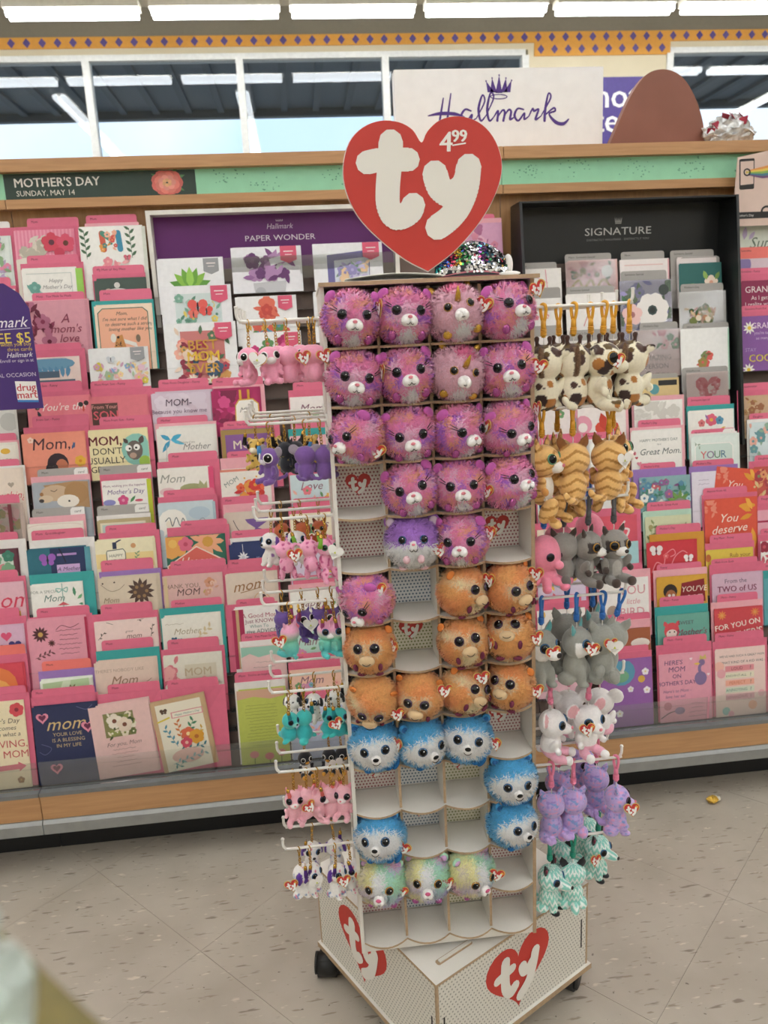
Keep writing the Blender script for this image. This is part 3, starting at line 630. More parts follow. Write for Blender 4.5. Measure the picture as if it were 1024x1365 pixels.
def card(col, x0, x1, y, bg, short, items=(), tab=None, env=None, tilt=0.0, spare=None, full=None, minH=0.125, gapk=2, foot=False, kind='greeting_card', cello=False, edge=None):
    """col: column key; x0,x1,y: upper corners seen in the photograph; tab=(x0,x1,y,words,colour,box); env=(y,colour[,x0,x1])"""
    kmax = LAST.get(col, 29)-gapk; best = None
    for k in range(26, -1, -1):
        if k > kmax: continue
        z = 0.235+0.05*k; yb = Yb(z); P = atP(x0, y, (0, 1, -TL), (0, yb, z))
        if P[2]-z >= minH or k == 0: best = (k, z, yb, P); break
    if best is None: k = 0; z = 0.235; yb = Yb(z); best = (0, z, yb, atP(x0, y, (0, 1, -TL), (0, yb, z)))
    if foot: z = 0.235; yb = Yb(z); best = (0, z, yb, atP(x0, y, (0, 1, -TL), (0, yb, z)))
    k, z, yb, P = best; LAST[col] = k
    hit = lambda px, py: atP(px, py, (0, 1, -TL), (0, yb, z))
    Q = hit(x1, y-0.05*(x1-x0)); w = Q[0]-P[0]; h = (P[2]-z)/math.cos(LEAN); cx = (P[0]+Q[0])/2
    def loc(off, x=None): # off = distance behind the front face
        return ((cx if x is None else x), yb+off*math.cos(LEAN), z+0.0004+off*0)
    T = 0.0011
    rot = (ROTC, 0, 0)
    def put(name, mb, m, off, x=None, tl=0.0):
        o = mb.build(name, m, None, False, loc(off, x), None)
        o.rotation_euler = (Matrix.Rotation(ROTC, 3, 'X') @ Matrix.Rotation(tl, 3, 'Z')).to_euler()
        if tl: o.location.z += abs(math.sin(tl))*w/2
        return o
    b = MB(); b.box(-w/2, w/2, 0, h, -T, 0, c=bg)
    if edge:                                      # folded inner leaf showing at the right edge
        b.box(w/2, w/2+edge[0]*w, 0.001, h*0.995, -T, -T*0.4, c=edge[1])
    o = put(kind, b, CARDM, 0.0, None, tilt)
    NC[0] += 1
    tag(o, short, 'card', 'greeting cards in the rack')
    if items:
        d = MB(); design(d, items, w, h, 0.0001); d.build('print', PRINT, o)
    if cello:
        c_ = MB(); c_.box(-w/2-0.002, w/2+0.002, 0.001, h+0.004, 0.0022, 0.0024); c_.build('cellophane_sleeve', CELLO, o)
    ns = rgc.choice((1, 1, 2)) if spare is None else spare
    base = short
    for s_ in range(ns):
        dx = rgc.uniform(0.001, 0.006)*(s_+1); dy = rgc.uniform(0.0005, 0.004)*(s_+1)
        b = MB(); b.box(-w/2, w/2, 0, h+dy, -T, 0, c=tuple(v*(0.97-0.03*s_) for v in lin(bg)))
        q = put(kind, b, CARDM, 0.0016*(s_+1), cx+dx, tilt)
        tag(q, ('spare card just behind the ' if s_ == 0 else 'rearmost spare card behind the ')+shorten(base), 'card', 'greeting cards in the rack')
    if env:
        e0 = env[2] if len(env) > 2 else x0-2; e1 = env[3] if len(env) > 3 else x1+5
        A = hit(e0, env[0]); B = hit(e1, env[0]-0.05*(e1-e0)); we = B[0]-A[0]; he = (A[2]-z)/math.cos(LEAN)
        b = MB(); b.box(-we/2, we/2, 0, he, -0.0016, 0, c=env[1])
        b.add([(-we/2+0.002, he-0.001, 0.0002), (0, he*0.45, 0.0002), (we/2-0.002, he-0.001, 0.0002)], [(0, 1, 2)], 0, tuple(v*0.95 for v in lin(env[1])))
        q = put('envelope', b, ENVM, 0.0056, (A[0]+B[0])/2)
        tag(q, CN(env[1])+' envelope behind the '+shorten(base), 'envelope', 'envelopes in the rack')
    if tab:
        A = hit(tab[0], tab[2]); B = hit(tab[1], tab[2]-0.05*(tab[1]-tab[0])); wt = B[0]-A[0]; ht = (A[2]-z)/math.cos(LEAN); c = tab[4] if len(tab) > 4 else PK
        q = put('divider_tab', tab_mesh(wt, ht, c, None, None), TABM, 0.0078, (A[0]+B[0])/2)
        tag(q, CN(c)+' divider tab above the '+shorten(base), 'divider tab', 'divider tabs in the rack')
        d = MB(); txt(d, tab[3], -wt/2+0.012, ht-0.010, 0.0088, '5a2030' if c != GY else '3a3a3a', 0.0001, align='l')
        if len(tab) > 5 and tab[5]:
            d.add([(wt*0.22, ht-0.024, 0.00015), (wt*0.49, ht-0.024, 0.00015), (wt*0.49, ht-0.002, 0.00015), (wt*0.26, ht-0.002, 0.00015), (wt*0.22, ht-0.008, 0.00015)], [(0, 1, 2, 3, 4)], 0, 'eceae6')
            txt(d, 'card', wt*0.355, ht-0.013, 0.010, '3a3a3a', 0.0002, shear=0.3)
        d.build('lettering', PRINT, q)
    return o
CELLO = clear_mat('cellophane', (0.97, 0.97, 0.97), 0.05, 0.12)
def shorten(s):
    return ' '.join(s.split()[:11])
def CN(c):
    names = {PK: 'pink', CO: 'coral', GY: 'grey', 'f0b0ba': 'pale pink', '3fa7a4': 'teal', 'a07cc0': 'purple', 'eeeae6': 'white', 'd79a3a': 'orange', 'bfe0cc': 'mint', '2b2a2a': 'black', 'c9b58a': 'tan', '8fce7a': 'green', 'e6a0b0': 'rose'}
    return names.get(c, 'pink')
TEAL = '3fa7a4'; PU = 'a07cc0'; WT = 'eeeae6'; PP = 'f0b0ba'
FLW = ['e27a86', 'f0b7a8', 'e9c05c', '6e9f6a', '86b3cf', 'd994b8']
PKS = ['e58c9c', 'f3c3c6', 'd9596f', 'f7e3dc', 'e9a5a0']
GRN = ['5f8f5b', '7fae6b', '3f6f55']
def M_(y, a, b, w='Mom', c=PK, box=False): return (a, b, y, w, c, box)
C = card
# ---- column B (first full column)
C('B', 18, 97, 308, 'e88aa4', 'striped pink card with two red poppies', [('R', u/16, 0, u/16+0.03, 1.2, 'f0a3b8') for u in range(16)]+[('G', 14, 0.12, 0.18, 0.6, 0.5, ['cfc4b4', 'ddd3c4', 'bdb6a4'], 0.12, 4), ('F', 0.62, 0.22, 0.17, 'd2455a', '5b2a3a'), ('F', 0.86, 0.24, 0.16, 'd8506a', '6b3a2a'), ('C', 0.74, 0.40, 0.09, 'c73a55'), ('P', [(0, 0.5), (0.3, 0.44), (0.7, 0.52), (1, 0.46), (1, 1.4), (0, 1.4)], 'e6ddd0')], M_(291, 34, 103), (303, PK, 17, 104))
C('B', 28, 100, 360, 'f0eee6', 'white card with thin frame wishing Happy Mother\'s Day Mom', [('R', 0.08, 0.08, 0.92, 0.09, 'b9c3bd'), ('R', 0.91, 0.08, 0.92, 0.6, 'b9c3bd'), ('T', 'Happy', 0.62, 0.22, 0.10, '8a8580', 0.3), ('T', "Mother's Day", 0.64, 0.34, 0.10, '8a8580', 0.3), ('T', 'Mom', 0.66, 0.46, 0.09, '8a8580', 0.3), ('G', 8, 0.18, 0.34, 0.34, 0.55, ['6fa79a', '8cc0b5', '5d8f96'], 0.09, 2)], M_(341, 34, 103), (352, PK, 26, 110), edge=(0.13, '9ccf5a'))
C('B', 25, 112, 404, 'd99aa6', "dusty pink card with burgundy leaves reading A mom's love", [('G', 26, 0.02, 0.02, 0.45, 0.85, ['7c2444', '8f3556', 'b56a84', '6b1d38'], 0.10, 8), ('T', 'A', 0.68, 0.27, 0.20, '8b3a52', 0.3), ('T', "mom's", 0.68, 0.43, 0.18, '8b3a52', 0.3), ('T', 'love', 0.72, 0.58, 0.18, '8b3a52', 0.3), ('T', 'is an expression', 0.7, 0.70, 0.07, '8b3a52', 0.3)], (41, 111, 391, 'Mom   You Made So Much', PK), (402, PP, 25, 117))
C('B', 32, 105, 480, 'eed8cf', 'cream card with a blue tropical leaf and slate bars', [('E', 0.5, 0.1, 0.42, 0.12, '6d9cb8')]+[('L', 0.2+0.12*i, 0.14, 0.22, -50-10*i, '5c8fb0', 0.4) for i in range(6)]+[('R', 0.04, 0.24, 0.62, 0.36, '4f6376'), ('R', 0.06, 0.40, 0.9, 0.48, '5d6f7e')], M_(460, 30, 107), (468, PK, 31, 112))
C('B', 35, 118, 531, 'ea8490', "coral pink card reading You're the", [('T', "You're the", 0.56, 0.17, 0.17, 'f9ece6', 0.35), ('C', 0.16, 0.17, 0.04, '5a3a3a'), ('L', 0.16, 0.2, 0.16, 70, '6f9f8a'), ('L', 0.16, 0.22, 0.16, -70, '3a3a44'), ('C', 0.86, 0.15, 0.04, '3a3a3a'), ('C', 0.95, 0.13, 0.04, '3a2a2a'), ('L', 0.9, 0.28, 0.12, 90, 'd8574e')], (38, 108, 511, 'From Son - Funny', PK), (524, PK, 33, 120))
C('B', 28, 112, 580, 'f09880', 'salmon card reading Mom with a dark haired woman', [('T', 'Mom,', 0.46, 0.17, 0.27, '43222f', 0.15), ('C', 0.54, 0.50, 0.17, '34202a'), ('E', 0.60, 0.56, 0.10, 0.13, 'c9785a'), ('C', 0.44, 0.58, 0.10, '2d1c24'), ('F', 0.90, 0.48, 0.09, 'e8b23c', 'd98a2a', 6), ('L', 0.78, 0.28, 0.13, 60, '4a5f8a'), ('L', 0.83, 0.26, 0.10, 100, '4a5f8a'), ('F', 0.14, 0.10, 0.05, 'f7d8c8', 'e8a890')], (41, 117, 556, 'From Son - Funny', PK), (571, PK, 30, 118))
C('B', 42, 117, 645, 'a9b0b8', 'photo card of a golden dog cuddling a white puppy', [('P', [(0.2, 0.05), (0.75, 0.0), (1.0, 0.02), (1, 0.5), (0.55, 0.45)], 'b08a62'), ('E', 0.40, 0.20, 0.26, 0.15, 'cdb193'), ('E', 0.23, 0.30, 0.13, 0.07, 'd8c3a8'), ('E', 0.15, 0.33, 0.045, 0.035, '3a3434'), ('E', 0.78, 0.22, 0.22, 0.2, 'ab8358'), ('E', 0.62, 0.36, 0.20, 0.12, 'ece4d8'), ('C', 0.64, 0.36, 0.02, '2a2626'), ('C', 0.16, 0.21, 0.035, 'a5764a'), ('S', [(0.33, 0.15), (0.39, 0.17), (0.44, 0.14)], 0.012, '4a3a2c')], (48, 116, 627, 'Mom', GY, True), (637, PP, 40, 119))
C('B', 36, 110, 700, 'f0e8dc', 'cream card with rounded corners on pale pink', [('S', [(0.02, 0.06), (0.2, 0.02), (0.8, 0.02), (0.98, 0.06)], 0.012, 'e3cfc4'), ('L', 0.42, 0.3, 0.1, 70, '5f5148'), ('L', 0.6, 0.3, 0.12, 110, '4f5a48')], (41, 112, 680, 'Mom', GY, True), (691, PP, 38, 113))
C('B', 35, 112, 734, '2f6f80', 'teal and navy card with a purple butterfly reading A Mother', [('R', 0.4, 0, 1.0, 0.55, '26365e'), ('R', 0.52, 0.10, 0.86, 0.14, 'b48fc8'), ('B', 0.35, 0.20, 0.17, '9a5fb8'), ('R', 0.5, 0.30, 0.9, 0.8, 'd0aedb'), ('T', 'A Mother', 0.70, 0.38, 0.10, '3a2a5a', 0.3), ('S', [(0.56, -0.0), (0.62, 0.14), (0.66, 0.26)], 0.02, '1d2030')], (40, 110, 709, 'Mom   Granddaughter', PK), (722, WT, 38, 125), edge=(0.10, '5a9aa8'))
C('B', 40, 108, 781, 'f3f1ea', 'white card with green leaves reading For a special Mom', [('T', 'FOR A SPECIAL', 0.28, 0.15, 0.085, '8f958a'), ('T', 'Mom', 0.44, 0.29, 0.20, '6b8a80', 0.3), ('S', [(0.62, 0), (0.62, 0.5)], 0.015, '7fb0a5'), ('S', [(0.62, 0.12), (0.5, 0.1), (0.54, 0.18), (0.62, 0.13), (0.72, 0.09), (0.70, 0.18), (0.62, 0.13)], 0.02, '8fc0b5'), ('L', 0.86, 0.28, 0.2, 95, '4f8f6a'), ('L', 0.9, 0.34, 0.2, 35, '6fae7c'), ('L', 0.92, 0.44, 0.16, -5, '5a9f78'), ('P', [(0.5, 0.45), (0.62, 0.38), (0.74, 0.45)], 'd8626a')], (47, 110, 771, 'Mom', TEAL), (768, TEAL, 38, 124))
C('B', 35, 112, 828, 'e59cad', 'pink card with dark brown daisies and lines of verse', [('F', 0.22, 0.27, 0.15, '5b3038', 'c9a05a', 12), ('F', 0.40, 0.44, 0.07, '6b3a3a', '4a2a2a', 9), ('V', 0.1, 0.7, 0.4, 0.6, 7, 0.08, '7a4a50'), ('S', [(0.5, 0.2), (0.6, 0.13), (0.75, 0.18), (0.9, 0.12)], 0.01, '7c3a4a'), ('LN', 6, 0.45, 0.22, 0.97, 0.085, '7c3a4a', 5)], M_(813, 47, 118), (825, PK, 36, 122), edge=(0.04, 'b02a4e'))
C('B', 53, 122, 909, 'e9efe0', 'pale card with green diagonal bands reading Mom', [('P', [(0.05, 0.05), (0.95, 0.0), (0.95, 0.4), (0.05, 0.4)], 'b9d3a4'), ('P', [(0.45, 0.02), (0.6, 0.02), (0.5, 0.4), (0.3, 0.4)], 'd7e6c8'), ('T', 'Mom', 0.70, 0.17, 0.17, '7d6a40', 0.35)], (54, 120, 884, 'Mom', CO), (897, PU, 50, 126))
C('B', 42, 127, 944, '2c3358', 'navy card reading mom YOUR LOVE IS A BLESSING IN MY LIFE', [('T', 'mom', 0.50, 0.30, 0.30, 'd8bd84', 0.35), ('T', 'YOUR LOVE', 0.52, 0.48, 0.085, 'c9b48a'), ('T', 'IS A BLESSING', 0.53, 0.575, 0.085, 'c9b48a'), ('T', 'IN MY LIFE', 0.53, 0.67, 0.085, 'c9b48a'), ('H', 0.15, 0.20, 0.20, 'e590a8'), ('H', 0.15, 0.19, 0.12, '6b2a4a'), ('H', 0.85, 0.40, 0.21, 'e590a8'), ('H', 0.85, 0.39, 0.12, '6b2a4a'), ('H', 0.30, 1.06, 0.20, 'd98098'), ('H', 0.30, 1.05, 0.12, '6b2a4a'), ('S', [(0.1, 0.62), (0.25, 0.7), (0.15, 0.8), (0.06, 0.75)], 0.008, '6a7098'), ('S', [(0.7, 0.04), (0.85, 0.1), (0.95, 0.03)], 0.008, '6a7098')], M_(922, 40, 125), (932, PK, 40, 130), foot=True)
# ---- column C
C('C', 104, 188, 304, 'f3f2ec', 'white card with a floral letter M between green sprigs', [('V', 0.10, 0.5, 0.08, 0.05, 8, 0.11, '4f6f52'), ('V', 0.82, 0.5, 0.80, 0.03, 8, 0.11, '4f6f52'), ('S', [(0.38, 0.36), (0.36, 0.10)], 0.09, 'd0604a'), ('S', [(0.37, 0.10), (0.5, 0.2)], 0.08, '4f8f7a'), ('S', [(0.5, 0.2), (0.62, 0.10)], 0.08, 'e59a7a'), ('S', [(0.62, 0.10), (0.64, 0.36)], 0.09, '3f8fae'), ('G', 12, 0.33, 0.06, 0.68, 0.36, ['d85a55', 'f0b59a', '4a8f86', 'e9a04c'], 0.045, 12), ('G', 6, 0.4, 0.52, 0.7, 0.6, ['e8909a', 'f0b0b0'], 0.08, 6), ('B', 0.74, 0.5, 0.07, 'd9707f')], M_(287, 113, 181), (298, PP, 112, 184), edge=(0.06, 'dfe3d6'))
C('C', 125, 191, 375, '4a5a52', 'dark green card with a white bow', [('C', 0.46, 0.10, 0.06, 'd5d5cf'), ('E', 0.46, 0.22, 0.20, 0.06, 'cfcfc9'), ('E', 0.28, 0.2, 0.06, 0.04, 'bfae9f')], (122, 191, 355, 'My Mom or Any Mom', PK), (366, PK, 122, 193))
C('C', 125, 200, 409, 'f3ddc6', 'peach card with green border and a woman in leopard print', [('P', [(0.05, 0.12), (0.14, 0.04), (0.86, 0.04), (0.95, 0.12), (0.95, 2.0), (0.05, 2.0)], '3f6f5a'), ('P', [(0.065, 0.13), (0.145, 0.055), (0.855, 0.055), (0.935, 0.13), (0.935, 2.0), (0.065, 2.0)], 'eeb193'), ('T', 'Mom,', 0.48, 0.14, 0.09, '3a3a3a', 0.3), ('T', "I'm not sure what I did", 0.52, 0.24, 0.085, '3a3a3a', 0.3), ('T', 'to deserve such a strong,', 0.60, 0.33, 0.085, '3a3a3a', 0.3), ('T', 'loving mother like you.', 0.62, 0.42, 0.085, '3a3a3a', 0.3), ('P', [(0.3, 0.75), (0.36, 0.55), (0.46, 0.52), (0.52, 0.78)], 'c98a4a'), ('G', 10, 0.33, 0.56, 0.48, 0.76, ['3a2a22'], 0.02, 3), ('E', 0.30, 0.58, 0.05, 0.08, 'e9e2d8'), ('P', [(0.48, 0.60), (0.70, 0.68), (0.72, 0.76), (0.5, 0.68)], 'e9e4dc'), ('E', 0.74, 0.60, 0.04, 0.07, '7b6a58')], M_(387, 131, 201), (402, TEAL, 121, 204))
C('C', 117, 195, 466, 'efefee', 'white boxed card with a pastel flower meadow and grey ribbon', [('G', 44, 0.08, 0.28, 0.95, 0.62, ['e8b8b0', 'd9c94f', '8fb0d8', 'e9c5d5', 'a8bfa0', 'cfa0b8', 'f0d6a0'], 0.06, 14), ('B', 0.38, 0.20, 0.09, 'cfd4d8'), ('K', '9a9b9d')], None, None, spare=1)
C('C', 119, 195, 530, 'e07a86', 'pink card with a brown patch reading From Your SON', [('R', 0.02, 0.12, 0.48, 0.6, '5a3d38'), ('T', 'From Your', 0.25, 0.18, 0.10, 'e9a39a'), ('T', 'SON', 0.26, 0.33, 0.22, 'e0606c'), ('T', 'SON', 0.265, 0.332, 0.22, 'e0606c')], (119, 189, 509, 'Mom From Son - Funny', PK), (519, PK, 118, 201))
C('C', 117, 196, 576, 'f0e3b4', "yellow card reading MOM, I DON'T USUALLY with a cartoon pug", [('E', 0.80, 0.35, 0.26, 0.28, '8fc9bb'), ('T', 'MOM,', 0.27, 0.17, 0.22, '6d1f2c'), ('T', 'MOM,', 0.278, 0.172, 0.22, '6d1f2c'), ('T', "I DON'T", 0.26, 0.35, 0.16, '2f2926'), ('T', 'USUALLY', 0.27, 0.51, 0.16, '2f2926'), ('T', 'GET ALL', 0.28, 0.66, 0.15, '2f2926'), ('E', 0.76, 0.36, 0.14, 0.17, '6f6560'), ('L', 0.86, 0.26, 0.16, 70, '5a504c', 0.6), ('L', 0.66, 0.24, 0.12, 130, '5a504c', 0.6), ('C', 0.66, 0.32, 0.055, 'f5f3ee'), ('C', 0.80, 0.31, 0.055, 'f5f3ee'), ('C', 0.68, 0.33, 0.02, '1d1a1a'), ('C', 0.79, 0.32, 0.02, '1d1a1a'), ('E', 0.73, 0.45, 0.06, 0.05, 'b89a88'), ('E', 0.92, 0.56, 0.10, 0.10, '9fc44f')], (131, 201, 557, 'Mom From Son - Funny', PK), (568, PK, 119, 202))
C('C', 135, 195, 642, 'f3f0ea', "white card with a lime edge reading Mother's Day", [('T', 'Mom, wishing you the happiest', 0.5, 0.12, 0.075, '8a5a7a'), ('T', "Mother's Day", 0.52, 0.26, 0.15, '6a4a8a', 0.2), ('E', 0.14, 0.50, 0.14, 0.07, '8f8fc8'), ('F', 0.45, 0.46, 0.12, 'd9558a', 'e99aba'), ('L', 0.6, 0.52, 0.2, 50, '4f8f5a'), ('E', 0.80, 0.48, 0.09, 0.03, 'd8607a')], (131, 201, 623, 'Mom', GY, True), (634, PK, 132, 201), edge=(0.10, 'c4cf3a'))
C('C', 129, 198, 695, 'bfae84', 'kraft framed card with pale blue centre', [('R', 0.06, 0.05, 0.94, 0.9, 'e3dcc4'), ('R', 0.10, 0.09, 0.90, 0.9, 'bcd0cc'), ('C', 0.55, 0.22, 0.05, 'e6a0a8')], (128, 198, 676, 'Mom', GY, True), (689, WT, 128, 200))
C('C', 126, 203, 722, 'efe6c4', 'pale yellow card showing a glass bottle', [('R', 0.0, 0.24, 1, 0.5, 'eed898'), ('R', 0.30, 0.04, 0.37, 0.16, '2a3350'), ('S', [(0.37, 0.04), (0.45, 0.0)], 0.025, '2a3350'), ('P', [(0.20, 0.18), (0.48, 0.16), (0.52, 0.22), (0.52, 0.6), (0.18, 0.6), (0.18, 0.22)], '59625c'), ('P', [(0.205, 0.195), (0.475, 0.175), (0.505, 0.225), (0.505, 0.6), (0.195, 0.6), (0.195, 0.225)], 'f1edda'), ('T', 'HAPPY', 0.35, 0.28, 0.08, '6b6f5a'), ('T', "MOTHER'S", 0.35, 0.37, 0.07, '6b6f5a'), ('C', 0.66, 0.12, 0.045, 'd09a6a'), ('V', 0.7, 0.4, 0.72, 0.24, 5, 0.06, '7fa07a')], M_(702, 139, 207), (712, PK, 131, 212), edge=(0.05, 'e6dcb8'))
C('C', 130, 208, 773, 'd9cab4', 'beige card with a round brown filigree flower', [('F', 0.72, 0.26, 0.24, '4f3a34', '8a6a4a', 12), ('C', 0.72, 0.26, 0.15, '5a443a')]+[('C', 0.72+0.10*math.cos(t), 0.26+0.10*math.sin(t), 0.03, '9a7a54') for t in (0, 1, 2, 3, 4, 5)]+[('S', [(0.05, 0.1), (0.2, 0.22), (0.35, 0.2), (0.45, 0.12)], 0.008, '8a7660'), ('C', 0.08, 0.08, 0.015, '4a3a34'), ('C', 0.28, 0.07, 0.015, '4a3a34'), ('T', 'Mom', 0.2, 0.38, 0.13, '9a8a70', 0.3)], M_(749, 133, 203), (764, PU, 131, 214))
C('C', 125, 208, 830, 'f2d9d2', 'blush card with sprigs reading great mom', [('T', 'great', 0.55, 0.19, 0.06, '8a6a60', 0.3), ('T', 'mom', 0.62, 0.27, 0.12, '7a5a50', 0.3), ('V', 0.05, 0.3, 0.16, 0.18, 3, 0.05, '6a5a50'), ('V', 0.9, 0.3, 0.94, 0.1, 3, 0.05, '6a5a50'), ('S', [(0.2, 0.02), (0.3, 0.06)], 0.008, '6a5a50'), ('S', [(0.1, 0.36), (0.25, 0.4)], 0.008, '6a5a50'), ('V', 0.7, 0.02, 0.8, 0.0, 2, 0.05, '6a5a50')], (133, 202, 808, 'Mom', PK), (821, PK, 122, 210))
C('C', 125, 204, 885, 'e3cbbc', "beige card reading There's nobody like Mom", [('T', "THERE'S NOBODY LIKE", 0.42, 0.15, 0.08, 'b59a88'), ('T', 'Mom', 0.48, 0.33, 0.22, '9a7a62', 0.35), ('S', [(0.62, 0.4), (0.8, 0.42), (0.95, 0.34)], 0.01, '9a7a62')], M_(856, 134, 203), (870, TEAL, 127, 212), spare=2)
C('C', 124, 205, 944, 'e9c4bf', 'blush card with a photo of white blossoms', [('R', 0.22, 0.14, 0.72, 0.56, '8d8a5a'), ('G', 26, 0.25, 0.18, 0.70, 0.54, ['e9dcc4', 'f0e8d4', '6f7a4a', '9aa05a', '4f5a38'], 0.055, 5), ('F', 0.40, 0.28, 0.13, 'f0e6d6', '7a4a3a'), ('F', 0.56, 0.36, 0.13, 'ead8c4', '7a4a3a'), ('T', 'For you, Mom', 0.5, 0.68, 0.10, '9a7a76', 0.3), ('LN', 5, 0.25, 0.78, 0.75, 0.07, 'b08a84', 9)], M_(915, 142, 212), (928, PK, 126, 214), tilt=math.radians(4), foot=True)
# ---- columns D, E, F: pop-up cards before the purple panel
C('D', 208, 294, 347, 'efeff0', 'white pop-up card with a green agave plant', [('K', '98999b')]+[('L', 0.5, 0.46, 0.34, a, c, 0.36) for a, c in ((20, '5f9a3a'), (160, '5f9a3a'), (45, '8cbf4a'), (135, '8cbf4a'), (70, '6fa83f'), (110, '6fa83f'), (90, '9ccf5a'))], None, None, spare=1)
C('D', 213, 306, 384, 'eeeef0', 'white pop-up card with coral butterflies in a leaf wreath', [('R', 0.2, 0.10, 0.86, 0.8, 'd3e0de'), ('G', 22, 0.22, 0.16, 0.84, 0.5, ['a9c8bd', '7fb09a', 'c8d8d8', '5f8f7a', 'e8d06a'], 0.06, 8), ('B', 0.52, 0.30, 0.17, 'e5615a'), ('B', 0.64, 0.36, 0.11, 'e0554f'), ('B', 0.45, 0.40, 0.09, 'ea7a6a'), ('K', 'dc5a78')], None, None, spare=1)
C('D', 218, 312, 434, 'f1f1f1', 'white pop-up card reading BEST MOM EVER in flowers', [('R', 0.22, 0.10, 0.84, 0.98, 'cf7f7c'), ('G', 60, 0.20, 0.10, 0.86, 0.95, ['c04a5a', 'e58a80', '5a7a5a', 'f0d8c4', '3f5a78', '8f3048', 'f3b5a0', 'd9a25c'], 0.075, 21), ('T', 'BEST', 0.53, 0.30, 0.20, 'c9932f'), ('T', 'BEST', 0.535, 0.302, 0.20, 'd8a545'), ('T', 'MOM', 0.53, 0.46, 0.20, 'e8bf3c'), ('T', 'MOM', 0.535, 0.462, 0.20, 'e8bf3c'), ('T', 'EVER', 0.54, 0.63, 0.20, 'c9932f'), ('T', 'EVER', 0.545, 0.632, 0.20, 'd8a545'), ('F', 0.36, 0.80, 0.10, 'f2e6d8', 'e0b84a', 9), ('F', 0.64, 0.82, 0.10, 'eee8d4', 'd9c04a', 9), ('K', 'dc5a78')], None, None, spare=1)
C('E', 307, 398, 331, 'eeedf1', 'white pop-up card with a purple rose bouquet in a crate', [('L', 0.32, 0.22, 0.14, 110, '4f7a4a', 0.6), ('G', 26, 0.24, 0.14, 0.80, 0.44, ['7d4a80', '9a6a9f', '6a3a70', 'b58ab8'], 0.10, 31), ('P', [(0.30, 0.52), (0.78, 0.50), (0.76, 0.78), (0.32, 0.8)], 'c9c9cc'), ('C', 0.40, 0.66, 0.08, 'b5b5ba'), ('P', [(0.55, 0.18), (0.76, 0.13), (0.78, 0.22), (0.57, 0.28)], 'e6e6ea'), ('K', 'dc5a78')], None, None, spare=1)
C('E', 313, 392, 397, 'f0efef', 'white pop-up card with red blossoms behind the gold clasps', [('G', 10, 0.4, 0.12, 0.75, 0.3, ['d85a4a', 'e0705a', 'c94a40'], 0.11, 3), ('G', 14, 0.2, 0.5, 0.8, 0.7, ['5f93b0', 'd9604f', 'e0b050', '5f8f5a'], 0.09, 5), ('K', 'dc5a78')], None, None, spare=1)
C('E', 322, 400, 446, 'f0efef', 'white pop-up card with magenta flowers above the pink keychains', [('G', 16, 0.2, 0.15, 0.8, 0.6, ['c9387a', 'e0609a', '5f8f5a', 'b02a64'], 0.10, 15), ('K', 'dc5a78')], None, None, spare=1)
C('F', 416, 508, 326, 'efeff2', 'white pop-up card with a lavender flower box', [('P', [(0.2, 0.16), (0.74, 0.11), (0.82, 0.18), (0.80, 0.8), (0.2, 0.8)], '6f6aa0'), ('P', [(0.3, 0.24), (0.80, 0.20), (0.80, 0.8), (0.3, 0.8)], 'd6dbe6'), ('G', 30, 0.36, 0.26, 0.76, 0.52, ['9a92c4', 'b8b0d8', '7f9f86', 'c9c0e0', 'e9c8a0'], 0.06, 6), ('K', 'dc5a78')], None, None, spare=1)
C('F', 417, 510, 391, 'eeeef0', 'white pop-up card mostly hidden by the plush tower', [('K', 'dc5a78')], None, None, spare=1)
# ---- column D lower
C('D', 201, 279, 526, 'd8c6d4', 'lilac card reading MOM - Because you know me inside and out', [('G', 14, 0.0, 0.0, 1, 0.5, ['e3d6e2', 'ddcfdc'], 0.12, 4), ('T', 'MOM-', 0.46, 0.16, 0.17, '4f3a52', 0.1), ('T', 'Because you know me', 0.46, 0.31, 0.13, '6a4a6a', 0.1), ('T', 'inside and out,', 0.48, 0.45, 0.13, '4f3a52')], (210, 277, 507, 'Mom From Daughter - Funny', PK), (518, PK, 197, 283))
C('D', 208, 284, 573, 'eeece4', 'white card with a turquoise ribbon bow reading Mother', [('L', 0.24, 0.20, 0.22, 25, '49afd0', 0.4), ('L', 0.24, 0.20, 0.2, 150, '3fa0c4', 0.4), ('L', 0.23, 0.2, 0.26, -125, '3f9cc0', 0.3), ('L', 0.24, 0.2, 0.26, -20, '55b8d6', 0.25), ('T', 'Thinking of you', 0.52, 0.25, 0.045, '8a8a80'), ('T', 'Mother', 0.68, 0.33, 0.16, '8a8a84', 0.35), ('S', [(0.16, 0.3), (0.14, 0.6)], 0.01, 'c5c9c2')], (208, 276, 557, 'Mother', PK), (566, PP, 206, 288))
C('D', 209, 277, 626, 'efeae2', 'white card with a green critter and rose strip reading Mom', [('T', 'Mom', 0.28, 0.20, 0.24, '9a9a90', 0.3), ('E', 0.66, 0.42, 0.24, 0.10, 'a5a878'), ('P', [(0.78, 0.4), (0.82, 0.26), (0.9, 0.36), (0.96, 0.28), (0.96, 0.5)], 'b0b285'), ('E', 0.18, 0.46, 0.16, 0.08, 'e5c6c8')], M_(605, 223, 289), (617, PK, 209, 292), edge=(0.10, 'e0507c'))
